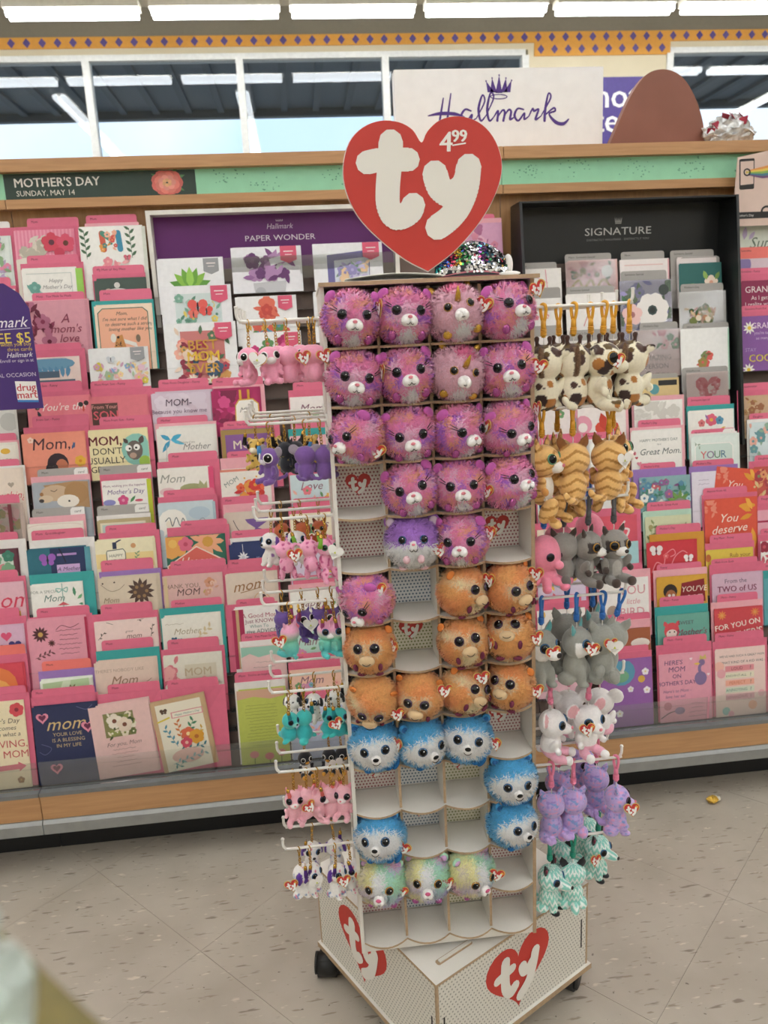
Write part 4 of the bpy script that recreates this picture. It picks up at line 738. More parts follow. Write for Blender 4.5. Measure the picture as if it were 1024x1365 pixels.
C('D', 210, 283, 673, 'c8d6dc', 'sky blue watercolour card with a white daisy and script M', [('E', 0.25, 0.34, 0.26, 0.24, 'f3f1ea'), ('E', 0.75, 0.2, 0.2, 0.12, 'b5c9d6'), ('F', 0.2, 0.38, 0.26, 'f4f2ea', 'efe8d8', 9), ('S', [(0.12, 0.32), (0.2, 0.26), (0.24, 0.42), (0.32, 0.26), (0.38, 0.42), (0.44, 0.28), (0.48, 0.4)], 0.016, '6a7478'), ('S', [(0.7, 0.38), (0.8, 0.3), (0.86, 0.38), (0.8, 0.42)], 0.01, '8a9498')], M_(655, 217, 285), (664, PK, 210, 289), edge=(0.05, 'a9bfca'))
C('D', 220, 298, 717, '2f6f5c', 'bright floral card with a coral banner reading Happy', [('F', 0.12, 0.12, 0.26, 'e9a85a', 'f0c46a', 6), ('F', 0.72, 0.12, 0.32, 'f0b08a', 'd9a24a', 9), ('F', 0.34, 0.14, 0.13, 'e06f8a', 'c9506a'), ('P', [(0.0, 0.5), (0.52, 0.18), (1.0, 0.46), (1, 1.4), (0, 1.4)], 'f3ddd0'), ('P', [(0.02, 0.51), (0.52, 0.205), (0.98, 0.475), (0.98, 1.4), (0.02, 1.4)], 'dd6a60'), ('T', 'Happy', 0.48, 0.44, 0.20, 'f4e6dc', 0.35)], M_(696, 240, 302), (705, PK, 222, 305))
C('D', 216, 294, 769, 'dfb8b2', 'dusty rose card reading THANK YOU MOM with peach blooms', [('T', 'THANK YOU,', 0.30, 0.19, 0.11, '8a6a5a'), ('T', 'MOM', 0.42, 0.30, 0.17, '5a3a3a', 0.2), ('F', 0.80, 0.16, 0.09, 'd99a7a', 'b87a5a'), ('G', 10, 0.66, 0.06, 0.96, 0.36, ['d8a08a', 'c9a86a', 'e8c4b0'], 0.05, 8), ('R', 0.02, 0.02, 0.08, 0.6, 'dcc49a')], M_(750, 226, 300), (760, PK, 216, 303))
C('D', 215, 290, 825, 'eeebe0', 'ivory card with pale wheat reading Mother', [('LN', 1, 0.06, 0.12, 0.4, 0.1, 'b5ad98', 2), ('T', 'Mother', 0.44, 0.26, 0.16, 'b0a488', 0.35), ('V', 0.6, 0.42, 0.86, 0.2, 6, 0.10, 'd5c49a'), ('B', 0.2, 0.40, 0.06, '3f6f8a'), ('B', 0.3, 0.42, 0.05, '3f7f8f')], (227, 295, 802, 'Mother', PK), (813, TEAL, 212, 298))
C('D', 217, 295, 876, 'e4e0d2', 'sage card with pink roses reading MOM', [('G', 14, 0.02, 0.1, 0.24, 0.6, ['d9808a', 'e8a8a8', 'c96a78'], 0.10, 6), ('R', 0.36, 0.17, 0.90, 0.42, 'd6cfba'), ('T', 'MOM', 0.58, 0.30, 0.20, 'bfae90'), ('T', 'MOM', 0.585, 0.302, 0.20, 'bfae90'), ('G', 6, 0.6, 0.45, 0.9, 0.55, ['e0a0a0', 'c98a90'], 0.05, 2)], M_(855, 222, 291), (868, PK, 214, 299))
C('D', 211, 284, 937, 'cbab84', "kraft edged card with garden bouquet reading Happy Mother's Day", [('R', 0.08, 0.06, 0.92, 1.42, 'efe8d4'), ('R', 0.34, 0.24, 0.93, 0.36, 'e0949a'), ('R', 0.36, 0.255, 0.91, 0.345, 'f1ead8'), ('T', "Happy Mother's Day", 0.635, 0.30, 0.055, '5f8f8a', 0.2), ('B', 0.22, 0.20, 0.08, '5a4030'), ('S', [(0.08, 0.38), (0.3, 0.33)], 0.03, 'e3cf4a'), ('V', 0.35, 0.9, 0.18, 0.5, 7, 0.09, '4f93a8'), ('V', 0.45, 0.8, 0.42, 0.42, 7, 0.09, 'd07a3a'), ('V', 0.55, 0.75, 0.72, 0.45, 6, 0.11, '4f8f6a'), ('V', 0.6, 0.9, 0.86, 0.62, 6, 0.08, 'd9b04a'), ('F', 0.58, 0.70, 0.13, 'e0704f', 'f3d9a0', 6), ('F', 0.72, 0.78, 0.14, 'e0a43a', 'b86a2a', 6), ('F', 0.52, 0.86, 0.11, 'd9556a', 'f0c0b0'), ('V', 0.3, 1.0, 0.86, 0.96, 8, 0.09, '3f7f8a'), ('E', 0.5, 1.1, 0.30, 0.14, 'e3b8ac'), ('V', 0.2, 1.22, 0.84, 1.1, 9, 0.09, '7faeb0'), ('V', 0.15, 1.38, 0.4, 1.22, 4, 0.08, '4f8f8a')], M_(909, 222, 290), (921, PK, 214, 300), tilt=math.radians(7), spare=1, foot=True)
# ---- column E lower
C('E', 281, 345, 522, 'b02a62', 'magenta rose photo card with a white label reading Mom', [('G', 24, 0, 0, 1, 0.8, ['c9307a', '9a2456', 'd8508c', '84204a'], 0.14, 3), ('P', [(0.48, 0.32), (0.56, 0.20), (0.86, 0.19), (0.98, 0.30), (0.98, 0.9), (0.46, 0.9)], 'e0b04a'), ('P', [(0.50, 0.33), (0.575, 0.225), (0.85, 0.215), (0.955, 0.31), (0.955, 0.9), (0.485, 0.9)], 'f5f0e6'), ('R', 0.58, 0, 0.63, 0.2, 'e3a83a'), ('R', 0.75, 0, 0.80, 0.2, 'e3a83a'), ('T', 'Mom', 0.72, 0.42, 0.15, '8a8680', 0.4), ('LN', 2, 0.6, 0.56, 0.86, 0.1, 'a8a49a', 3)], M_(505, 282, 350), (516, PP, 281, 352))
C('E', 294, 362, 574, '8a5a9a', 'purple gold framed card reading MOM', [('R', 0, 0, 1, 0.10, 'a88a4f'), ('R', 0, 0, 0.08, 1, 'a88a4f'), ('T', 'MOM', 0.5, 0.30, 0.24, 'e6d9c4'), ('T', 'MOM', 0.505, 0.302, 0.24, 'e6d9c4')], (297, 372, 563, 'Mom   The Greatest', PK), (570, PK, 293, 366))
C('E', 293, 357, 627, 'eee8e0', 'white card with scalloped coral top and red zinnias', [('R', 0, 0, 1, 0.05, 'e8907c'), ('T', 'MOM', 0.22, 0.26, 0.14, '7a8a84', 0, 0.5), ('G', 20, 0.36, 0.32, 0.92, 0.62, ['d8403a', 'e8704a', 'c92f3a', 'e9a04a'], 0.11, 9), ('C', 0.5, 0.2, 0.02, 'e3b04a'), ('C', 0.75, 0.18, 0.02, 'e3b04a')], M_(603, 302, 358), (612, PP, 293, 362))
C('E', 298, 360, 686, 'dbcbbd', 'taupe card with a purple brushed letter M', [('P', [(0.45, 0.14), (0.95, 0.12), (0.94, 0.2), (0.72, 0.34), (0.94, 0.42), (0.94, 0.5), (0.6, 0.44), (0.66, 0.34), (0.5, 0.22)], '7a5a9a'), ('S', [(0.2, 0.15), (0.26, 0.3), (0.34, 0.44), (0.2, 0.4)], 0.014, '4a3a4a')], M_(664, 294, 357), (674, PP, 297, 362))
C('E', 305, 360, 727, '2c3a6a', 'navy card with a white hanging star', [('S', [(0.33, 0), (0.33, 0.22)], 0.012, 'e6e6ea'), ('F', 0.33, 0.32, 0.14, 'eeeef2', 'd8d8e0', 9), ('T', 'Mother', 0.8, 0.36, 0.1, '9aa6cf')], M_(709, 308, 368), (719, WT, 304, 366))
C('E', 300, 364, 767, 'e3d2c2', 'beige card reading mom in brown script over a portrait', [('T', 'mom', 0.46, 0.24, 0.32, '9a6a3a', 0.4, 0.1), ('S', [(0.3, 0.4), (0.5, 0.36), (0.78, 0.3)], 0.016, '9a6a3a'), ('S', [(0.55, 0.62), (0.62, 0.46), (0.78, 0.43), (0.95, 0.6)], 0.02, 'd8b48a'), ('C', 0.76, 0.52, 0.06, '4a3a3a'), ('C', 0.80, 0.56, 0.05, 'e0a890')], M_(748, 303, 368), (758, PK, 302, 368))
C('E', 309, 367, 814, 'f2eeea', 'white card with magenta ribbon edge reading A Good Mom Just KNOWS', [('R', 0.0, 0, 0.26, 1.4, 'b0305a'), ('R', 0.08, 0, 0.15, 1.4, 'cfae84'), ('T', 'A Good Mom', 0.64, 0.16, 0.15, 'a83a5a'), ('T', 'Just KNOWS', 0.64, 0.29, 0.13, '8a3050'), ('T', 'When To', 0.60, 0.41, 0.11, '7a9a94'), ('T', 'give ADVICE', 0.64, 0.53, 0.13, '5a6a64')], M_(801, 314, 366), (808, PK, 300, 370))
C('E', 321, 378, 864, 'e9c9c6', 'mint and blush wave card', [('P', [(0, 0), (1, 0), (1, 0.28), (0.7, 0.20), (0.4, 0.26), (0.2, 0.16), (0, 0.24)], '9ccab8'), ('LN', 2, 0.25, 0.38, 0.8, 0.12, '8a7a78', 4)], (321, 378, 847, 'Mom   You Mean So Much', PK), (857, WT, 319, 380))
C('E', 315, 378, 922, 'c3cc62', 'yellow green verse card with pink poppies at the foot', [('P', [(0, 0), (1, 0), (1, 0.17), (0.7, 0.22), (0.35, 0.15), (0, 0.20)], 'd9ac94'), ('LN', 14, 0.15, 0.34, 0.85, 0.068, '8a944a', 6), ('S', [(0.3, 1.44), (0.28, 1.6), (0.3, 1.9)], 0.02, '7a8a3a'), ('S', [(0.6, 1.5), (0.62, 1.9)], 0.02, '7a8a3a'), ('S', [(0.86, 1.44), (0.84, 1.9)], 0.02, '7a8a3a'), ('E', 0.28, 1.42, 0.10, 0.08, 'e0908a'), ('E', 0.60, 1.48, 0.10, 0.08, 'e0857f'), ('E', 0.86, 1.42, 0.09, 0.08, 'e0908a')], (312, 375, 899, "Mom   You're an Inspiration", PK), (912, WT, 312, 380), foot=True)
# ---- column F lower: cards seen between the hanging keychains
FC = [('f0e8e4', 'white', PK), ('e9b4bc', 'rose', TEAL), ('cfe0e4', 'pale blue', PK), ('f0e6cc', 'cream', PK), ('dcd0e4', 'lavender', PK), ('f3f0ea', 'ivory', PP), ('bfe0d4', 'aqua', PK), ('f3c8b4', 'peach', PK), ('c8d0ea', 'periwinkle', WT)]
for i, (c, n_, e_) in enumerate(FC):
    y = 530+i*52
    C('F', 386, 456, y, c, '%s card glimpsed between the hanging keychains' % n_, [('T', ('Mom', 'Mother', 'Love', 'Thanks', 'Mom', 'Happy', 'Mama', 'Mom', 'Joy')[i], 0.4, 0.22, 0.22, '8a6070', 0.3), ('G', 8, 0.1, 0.3, 0.9, 0.55, FLW, 0.07, i)], M_(y-20, 390, 446), (y-9, e_, 384, 460), spare=0)
# ---- column A (next section, cut by the picture edge)
C('A', -62, 11, 318, 'dfe6e0', 'pale card with green and pink garland at the picture edge', [('G', 30, 0.6, 0.02, 1.0, 1.0, ['8fae84', 'c9d8c0', 'e08aa8', 'b9a8c8'], 0.09, 3)], (-60, 11, 297, 'Wonders', 'eeeae6'), (306, PK, -64, 18))
C('A', -62, 16, 392, 'e8dcd4', 'cream card behind the purple shelf sign', [], M_(372, -60, 12), (384, PK, -64, 20))
C('A', -62, 18, 545, 'dcdbd6', 'pale grey card with a translucent circle', [('C', 0.9, 0.28, 0.16, 'c2c2bd')], None, None, spare=1)
C('A', -60, 21, 598, 'eee8dc', 'white card with an orange fruit by the left edge', [('E', 0.82, 0.10, 0.08, 0.05, 'e0b040'), ('LN', 1, 0.72, 0.24, 0.96, 0.1, '8a8a70', 3)], M_(582, -60, 20), (592, PP, -62, 24))
C('A', -58, 28, 630, 'ecdccd', 'cream card with a small silver heart reading anything', [('H', 0.82, 0.26, 0.10, 'a89a8a'), ('T', 'anything', 0.76, 0.42, 0.17, 'd8606a', 0.35)], M_(617, -58, 24), (626, WT, -58, 32))
C('A', -58, 25, 677, 'd9c4b8', 'floral card with a red ribbon in clear wrap', [('G', 24, 0.5, 0.02, 1, 0.7, ['d87a8a', 'b5a06a', 'e8b8b8', '8a9a6a'], 0.09, 4), ('R', 0.82, 0.0, 0.88, 1.2, 'a02440')], M_(665, -58, 24), None, cello=True)
C('A', -58, 22, 738, '6b3a48', 'maroon framed card with green foliage', [('R', 0.4, 0.07, 0.93, 0.9, 'd5e0d6'), ('G', 22, 0.5, 0.10, 0.92, 0.8, ['4f8f7a', '7fae8a', 'd88a90', '3f7f6a'], 0.10, 5)], M_(715, -58, 22), (725, WT, -58, 33))
C('A', -58, 31, 783, 'e6b8c4', 'pink card reading mom in red brush script', [('T', 'mom', 0.70, 0.26, 0.36, 'd8405c', 0.3), ('R', 0.76, 0.45, 0.92, 0.56, 'e0b04a')], M_(766, -58, 22), (775, PK, -58, 33))
C('A', -58, 30, 840, 'dcb4cc', 'lilac card with pink and navy hearts', [('H', 0.74, 0.18, 0.17, 'e0557c'), ('H', 0.86, 0.34, 0.20, '3f3a7a'), ('H', 0.62, 0.36, 0.14, '8a3a6a')], M_(817, -58, 24), (829, PK, -58, 34))
C('A', -58, 30, 891, 'd84a5a', 'red sunset card with an orange glow', [('E', 0.6, 0.35, 0.3, 0.3, 'e8804a'), ('E', 0.6, 0.45, 0.2, 0.2, 'efb060')], (-58, 32, 867, '+3', CO), (880, PK, -58, 35))
C('A', -52, 31, 942, 'efe0bd', 'cream card with a pink arrow reading LOVING MOM', [('F', 0.88, 0.14, 0.12, 'd8505a', '8a2a3a', 6), ('L', 0.62, 0.16, 0.16, 150, '9aa84a'), ('T', "Mother's Day", 0.58, 0.32, 0.12, '6a5a4a', 0.2), ('T', 'comes', 0.70, 0.44, 0.11, '6a5a4a', 0.2), ('T', 'you what a', 0.66, 0.55, 0.11, '6a5a4a', 0.2), ('T', 'LOVING,', 0.66, 0.72, 0.18, 'c95a5a'), ('T', 'MOM', 0.80, 0.90, 0.18, 'c95a5a'), ('P', [(0.4, 1.1), (0.82, 1.08), (0.82, 1.04), (0.95, 1.12), (0.83, 1.21), (0.83, 1.17), (0.4, 1.19)], 'd9687a'), ('F', 0.84, 1.36, 0.06, 'a07850', 'c9a05a')], (-50, 33, 922, '+3', PK), (932, PK, -52, 38), foot=True)
# ---- right-hand section: premium cards in the black box (grey tabs)
def S(col, x0, x1, y, bg, short, items, ty, tx0, tx1, words='Mom', **k): return C(col, x0, x1, y, bg, short, items, (tx0, tx1, ty, words, GY), None, **k)
S('G', 690, 746, 361, 'f1ede8', 'white premium card with a pink ribbon line', [('S', [(0.66, 0), (0.7, 0.6)], 0.02, 'e09aa8'), ('S', [(0.3, 0.1), (0.7, 0.3)], 0.02, 'e8b0b8')], 351, 690, 743, spare=1)
S('H', 754, 819, 350, 'edc2bd', 'blush premium card with gold script and leaves', [('G', 18, 0, 0.02, 1, 0.3, ['6a7a5a', 'd8a0a0', 'a08a5a'], 0.08, 3), ('S', [(0.1, 0.5), (0.25, 0.36), (0.35, 0.52), (0.5, 0.36), (0.6, 0.52), (0.75, 0.36), (0.9, 0.5)], 0.05, 'bfa060'), ('C', 0.84, 0.2, 0.12, 'f1ece4')], 339, 754, 816, 'Mom  Someone Special', spare=2, cello=True)
S('I', 826, 890, 347, 'f1e9e6', 'ivory premium card in pink wrap', [('R', 0.1, 0.1, 0.9, 0.12, 'e8c4c0')], 336, 829, 887, spare=1, edge=(0.03, 'e8b0b8'))
S('J', 902, 955, 345, 'eee2e0', 'pale premium card at the back of the black box', [], 334, 895, 953, 'Someone Special', spare=1)
S('J', 905, 961, 353, '2f6a66', 'dark teal premium card with white blossoms', [('F', 0.76, 0.42, 0.16, 'f0dccb', 'e0a48a'), ('L', 0.66, 0.36, 0.22, 110, '8fb05a', 0.5), ('L', 0.86, 0.36, 0.2, 60, '7a9a50', 0.5), ('L', 0.45, 0.5, 0.2, 160, '6fa05a')], 343, 909, 961, 'Someone Special', spare=1, gapk=1)
S('G', 700, 748, 400, 'f1eeea', 'white premium card beside the tower under the grey tab', [('G', 6, 0.2, 0.2, 0.8, 0.5, PKS, 0.1, 3)], 385, 692, 748, 'Someone Special', spare=1)
S('H', 754, 820, 394, 'f2eeea', 'white premium card with a pink ballerina loop', [('S', [(0.35, 0.6), (0.5, 0.3), (0.75, 0.25), (0.8, 0.5)], 0.02, 'd99a9a')], 383, 756, 820, 'Someone Special', spare=1)
S('I', 826, 894, 376, 'c6c4dc', 'lavender premium card with a large white anemone', [('G', 30, 0, 0.02, 1, 0.9, ['8f8fc4', '6f8f6a', 'a9a0d0', '4f7a5a'], 0.12, 7), ('F', 0.62, 0.55, 0.32, 'efeae6', '3a4a48', 7), ('C', 0.62, 0.55, 0.06, '2a302e'), ('F', 0.22, 0.62, 0.2, 'f0c8c4', 'b87a7a'), ('C', 0.85, 0.18, 0.10, '3a4440')], 362, 829, 890, 'Someone Special', spare=1, cello=True)
S('J', 905, 967, 391, 'f3f1ee', 'white premium card with a pine cone and fern wreath', [('G', 34, 0.22, 0.30, 0.78, 0.66, ['6f7a3f', '9aa05a', 'c98a5a', '3f5a34', 'e0c49a', 'd8a090'], 0.08, 9), ('C', 0.4, 0.52, 0.06, 'e8dcc4'), ('C', 0.6, 0.55, 0.06, 'e8dcc4')], 379, 909, 966, "Mother's Day", spare=1, cello=True)
S('G', 700, 750, 450, 'efe9e6', 'blush premium card hidden behind the spotted toys', [], 436, 694, 748, spare=0)
S('H', 758, 828, 455, 'e9e4e0', 'pale premium card above the yellow clips', [('G', 8, 0.2, 0.1, 0.8, 0.5, PKS, 0.1, 4)], 441, 760, 826, "Mother's Day", spare=0)
S('I', 843, 905, 442, 'ecd6d2', 'blush premium card reading AMAZING PERSON', [('G', 16, 0.5, 0.02, 1, 0.35, ['d98a94', 'e8b4b4', '7f9a7a'], 0.08, 2), ('T', 'AMAZING', 0.5, 0.55, 0.14, 'a99a96'), ('T', 'PERSON', 0.5, 0.73, 0.14, 'a99a96'), ('T', 'BEAUTIFUL', 0.5, 0.91, 0.12, 'a99a96')], 431, 854, 905, "Mother's Day", spare=1, cello=True)
S('J', 907, 970, 440, 'f2f2ef', 'white premium card with a little fox bouquet', [('G', 14, 0.38, 0.48, 0.64, 0.8, ['c97a4a', 'a08a4a', 'd8605a', '7a8a5a', '8a5a3a'], 0.08, 4)], 432, 912, 973, 'Wife/Partner', spare=1, edge=(0.03, 'a9d8c0'))
S('J', 915, 970, 499, 'f0dcd8', 'wrapped card with a heart of pink blossoms', [('H', 0.52, 0.36, 0.62, 'd9707a'), ('G', 22, 0.28, 0.18, 0.78, 0.5, ['f3d8d4', 'e89aa0', 'd0505f'], 0.06, 5)], 491, 911, 972, 'Wife/Partner', spare=1, cello=True)
S('I', 850, 905, 506, 'd8c08a', 'tan card with a black label below the blush premium card', [('R', 0.5, 0.05, 0.95, 0.17, '2a2a2a'), ('E', 0.4, 0.25, 0.12, 0.12, '5fa0a8')], 500, 852, 905, 'card', spare=0)
# ---- column I lower
C('I', 845, 908, 537, 'f0eee8', 'white card with faint grey line flowers', [('G', 14, 0, 0.02, 1, 0.35, ['dcdad2', 'd3d0c8'], 0.14, 3)], None, (530, PP, 843, 913))
C('I', 841, 907, 577, 'f2f0ea', 'white card reading HAPPY MOTHER\'S DAY Great Mom!', [('T', "HAPPY MOTHER'S DAY", 0.56, 0.17, 0.075, '5f6a66'), ('T', 'to a', 0.56, 0.25, 0.05, '5f6a66'), ('T', 'Great Mom!', 0.58, 0.39, 0.17, '4a5a58', 0.3), ('H', 0.10, 0.5, 0.06, 'c93a50'), ('H', 0.15, 0.62, 0.10, 'e89aac'), ('C', 0.36, 0.72, 0.12, 'dd7a92'), ('C', 0.24, 0.76, 0.10, 'd96a86'), ('T', 'you are', 0.64, 0.62, 0.06, '7a8480')], (852, 909, 561, "Mother's Day", PK), (571, PP, 841, 913))
C('I', 852, 919, 638, '8fb5b8', 'die cut card with a dense blue flower garden', [('G', 70, 0, 0.0, 1, 0.8, ['5f93b0', '7fb8c0', 'd9707a', 'eef0ea', '4f8f7a', 'a9d0d8', '9a6a9f'], 0.07, 13), ('F', 0.76, 0.5, 0.25, '6f9a4f', '7f7f78', 9), ('C', 0.78, 0.55, 0.13, '8a8a84')], (855, 902, 619, "Mother's Day", PK), (627, PU, 845, 916))
C('I', 860, 920, 691, 'd8dcb8', 'pale green botanical card reading HAPPY', [('T', 'HAPPY', 0.5, 0.2, 0.1, '8a9070'), ('V', 0.05, 0.6, 0.2, 0.1, 6, 0.12, '8f9f6a'), ('V', 0.7, 0.3, 0.95, 0.2, 5, 0.10, '9aa878'), ('C', 0.12, 0.2, 0.05, 'a8a06a')], (864, 922, 671, 'From Both  Great Aunt', PK), (683, 'bfe0cc', 858, 923))
C('I', 862, 925, 725, 'd03a46', 'red card with white butterflies and scrolls', [('B', 0.2, 0.16, 0.16, 'efe6e6'), ('B', 0.88, 0.36, 0.12, 'efe6e6'), ('S', [(0.1, 0.6), (0.2, 0.4), (0.35, 0.45), (0.4, 0.25), (0.55, 0.15), (0.6, 0.25), (0.5, 0.3)], 0.02, 'e9909a'), ('S', [(0.5, 0.5), (0.6, 0.3), (0.75, 0.2), (0.85, 0.25)], 0.02, 'e9909a'), ('F', 0.4, 0.28, 0.06, 'e06a70', 'f0b0b0')], (876, 936, 702, "Mother's Day", PK), (714, 'd79a3a', 867, 940))
C('I', 875, 942, 772, 'd9a63c', "yellow card with a cartoon man reading YOU'VE GOT", [('P', [(0.5, 0.12), (0.95, 0.06), (0.97, 0.5), (0.52, 0.5), (0.46, 0.42)], '8a1f2a'), ('T', "YOU'VE", 0.74, 0.24, 0.15, 'f3ead8', 0.2), ('T', 'GOT', 0.72, 0.41, 0.16, 'f3ead8', 0.2), ('C', 0.27, 0.26, 0.14, '2f221e'), ('E', 0.28, 0.36, 0.11, 0.13, 'a5663f'), ('C', 0.25, 0.34, 0.03, 'f0ece4'), ('C', 0.33, 0.34, 0.03, 'f0ece4')], (877, 937, 754, 'Funny', PK), (762, PP, 872, 944))
C('I', 876, 944, 822, '6fae9f', "teal card with a striped cat reading Mother's Day", [('E', 0.28, 0.30, 0.15, 0.16, 'd8505a'), ('E', 0.28, 0.36, 0.11, 0.09, 'f0e0d8'), ('L', 0.18, 0.22, 0.12, 110, 'd8505a', 0.7), ('L', 0.38, 0.22, 0.12, 70, 'd8505a', 0.7), ('C', 0.24, 0.32, 0.015, '2a2a2a'), ('C', 0.33, 0.32, 0.015, '2a2a2a'), ('E', 0.28, 0.56, 0.10, 0.12, 'f0e4dc'), ('T', 'SWEET', 0.56, 0.16, 0.10, '5a4a5a'), ('T', "Mother's", 0.66, 0.34, 0.17, '8a3a5a', 0.3), ('T', 'Day.', 0.68, 0.52, 0.15, '8a3a5a', 0.3)], (881, 940, 798, 'Mom - Funny', PK), (811, TEAL, 874, 945))
C('I', 878, 947, 874, 'e8a2b4', "pink card with a purple bird reading HERE'S MOM ON MOTHER'S DAY", [('T', "HERE'S", 0.28, 0.16, 0.12, '5f3f6a', 0.1), ('T', 'MOM', 0.34, 0.29, 0.14, '5f3f6a', 0.1), ('T', 'ON', 0.34, 0.42, 0.11, '5f3f6a'), ('T', "MOTHER'S DAY!", 0.34, 0.55, 0.11, '5f3f6a'), ('T', "Here's to Mom -", 0.34, 0.70, 0.08, '7a5a7a', 0.2), ('T', 'love her so!', 0.3, 0.80, 0.08, '7a5a7a', 0.2), ('E', 0.80, 0.50, 0.12, 0.13, '8a74a0'), ('S', [(0.80, 0.42), (0.78, 0.3), (0.82, 0.22)], 0.06, '8a74a0'), ('C', 0.83, 0.2, 0.06, '8a74a0'), ('L', 0.80, 0.22, 0.13, 180, 'e8c05a'), ('P', [(0.78, 0.14), (0.80, 0.06), (0.85, 0.1), (0.9, 0.05), (0.92, 0.14)], 'd8c070'), ('H', 0.62, 0.12, 0.06, 'f4e0e4'), ('H', 0.95, 0.44, 0.06, 'f4e0e4'), ('S', [(0.02, 1.2), (0.2, 1.1), (0.4, 1.08)], 0.02, '7a5a6a'), ('E', 0.15, 0.98, 0.08, 0.08, 'c97a8a'), ('E', 0.38, 1.08, 0.10, 0.07, '9a7aa0'), ('LN', 4, 0.55, 0.96, 0.9, 0.08, '8a6a80', 3)], (886, 944, 851, 'Mom - Funny', PK), (862, PK, 876, 950), foot=True)
# ---- column J lower
C('J', 917, 977, 549, 'f0efe8', 'white card with a spray of bright small flowers', [('F', 0.52, 0.20, 0.13, 'd9607a', 'e8b04a', 6), ('F', 0.30, 0.26, 0.08, 'd87a7a', 'b04a5a'), ('F', 0.70, 0.22, 0.09, '5f9ab8', '3f6f8a'), ('L', 0.72, 0.4, 0.12, 20, 'e0c05a'), ('L', 0.45, 0.2, 0.14, 120, '9a70a8'), ('T', 'It takes', 0.46, 0.42, 0.12, '6a6a6a', 0.3)], (918, 975, 530, 'Someone Special', PK), (542, TEAL, 916, 980))
C('J', 921, 982, 584, 'e2ece6', 'pale aqua card reading YOUR in multicolour letters', [('P', [(0.08, 0.2), (0.15, 0.13), (0.85, 0.13), (0.92, 0.2), (0.92, 1), (0.08, 1)], 'f3f3ee'), ('P', [(0.1, 0.21), (0.16, 0.15), (0.84, 0.15), (0.9, 0.21), (0.9, 1), (0.1, 1)], 'cfe0d8'), ('T', 'Y', 0.27, 0.37, 0.22, 'd8505a'), ('T', 'O', 0.42, 0.37, 0.22, '7a5a86'), ('T', 'U', 0.57, 0.37, 0.22, '4a7a5a'), ('T', 'R', 0.71, 0.37, 0.22, '3f6f8a'), ('V', 0.08, 0.1, 0.2, 0.2, 3, 0.07, '9aae9a'), ('C', 0.5, 0.6, 0.02, 'd8707a')], (923, 982, 574, "Mother's Day", PK, True), (579, WT, 920, 984))
C('J', 922, 975, 630, 'e6e0ec', 'pale lilac card behind the tilted coral card', [('LN', 2, 0.1, 0.2, 0.5, 0.1, '8a7a9a', 1)], (925, 980, 615, "Mother's Day", PK), (623, PU, 920, 985), spare=0)
C('J', 939, 1008, 668, 'e05a44', 'coral card with an orange leaf reading You deserve all the', [('G', 8, 0.0, 0.0, 0.3, 0.25, ['e8806a', 'ea8f7a'], 0.07, 3), ('E', 0.82, 0.14, 0.16, 0.05, 'e8a23c'), ('L', 0.9, 0.25, 0.26, 150, 'e8a23c', 0.4), ('L', 0.92, 0.22, 0.3, 115, 'efaf4a', 0.3), ('L', 0.92, 0.3, 0.26, 200, 'e09a34', 0.35), ('L', 0.95, 0.95, 0.4, 95, 'e8a23c', 0.3), ('T', 'You', 0.44, 0.34, 0.22, 'f7e8dc', 0.35), ('T', 'deserve', 0.46, 0.54, 0.22, 'f7e8dc', 0.35, 0.06), ('T', 'all the', 0.50, 0.74, 0.21, 'f7e8dc', 0.35, 0.06)], (939, 998, 652, 'Anyone From All', PK), (661, PK, 937, 1011), spare=1)
C('J', 941, 1003, 735, 'e0c552', 'yellow card reading Rub your hand across', [('T', 'Rub your', 0.74, 0.12, 0.12, '8a4a2a'), ('T', 'hand across', 0.72, 0.26, 0.11, '8a4a2a'), ('E', 0.05, 0.15, 0.06, 0.08, 'c06a3a'), ('E', 0.3, 0.3, 0.14, 0.05, 'e9dba8')], (948, 1005, 715, 'Any Mom - Funny', PK), (726, PK, 941, 1007), spare=1)
C('J', 949, 1015, 767, 'd6b4c8', 'lilac card reading From the TWO of US', [('T', 'From the', 0.48, 0.14, 0.12, '4a3a52'), ('T', 'TWO of US', 0.50, 0.29, 0.16, '7a2a4a'), ('T', 'TWO of US', 0.505, 0.292, 0.16, '7a2a4a'), ('E', 0.5, 0.60, 0.46, 0.18, 'c8cf7a'), ('E', 0.48, 0.46, 0.24, 0.05, '9ab56a')], (950, 1012, 747, 'Mom From Both', PK), (754, PK, 947, 1019))
C('J', 952, 1016, 815, 'cf4a52', "red card reading FOR YOU ON MOTHER'S", [('F', 0.16, 0.10, 0.10, 'e08a4a', 'e0a05a', 9), ('F', 0.85, 0.08, 0.1, 'e0804a', 'e0a05a', 9), ('T', 'FOR YOU ON', 0.48, 0.30, 0.19, 'f5ece2', 0, 0.12), ('T', 'FOR YOU ON', 0.485, 0.302, 0.19, 'f5ece2', 0, 0.12), ('T', "MOTHER'S", 0.54, 0.50, 0.20, 'f5ece2', 0, 0.12), ('T', "MOTHER'S", 0.545, 0.502, 0.20, 'f5ece2', 0, 0.12)], (958, 1012, 794, 'Mom - Funny', PK), (805, PP, 949, 1018))
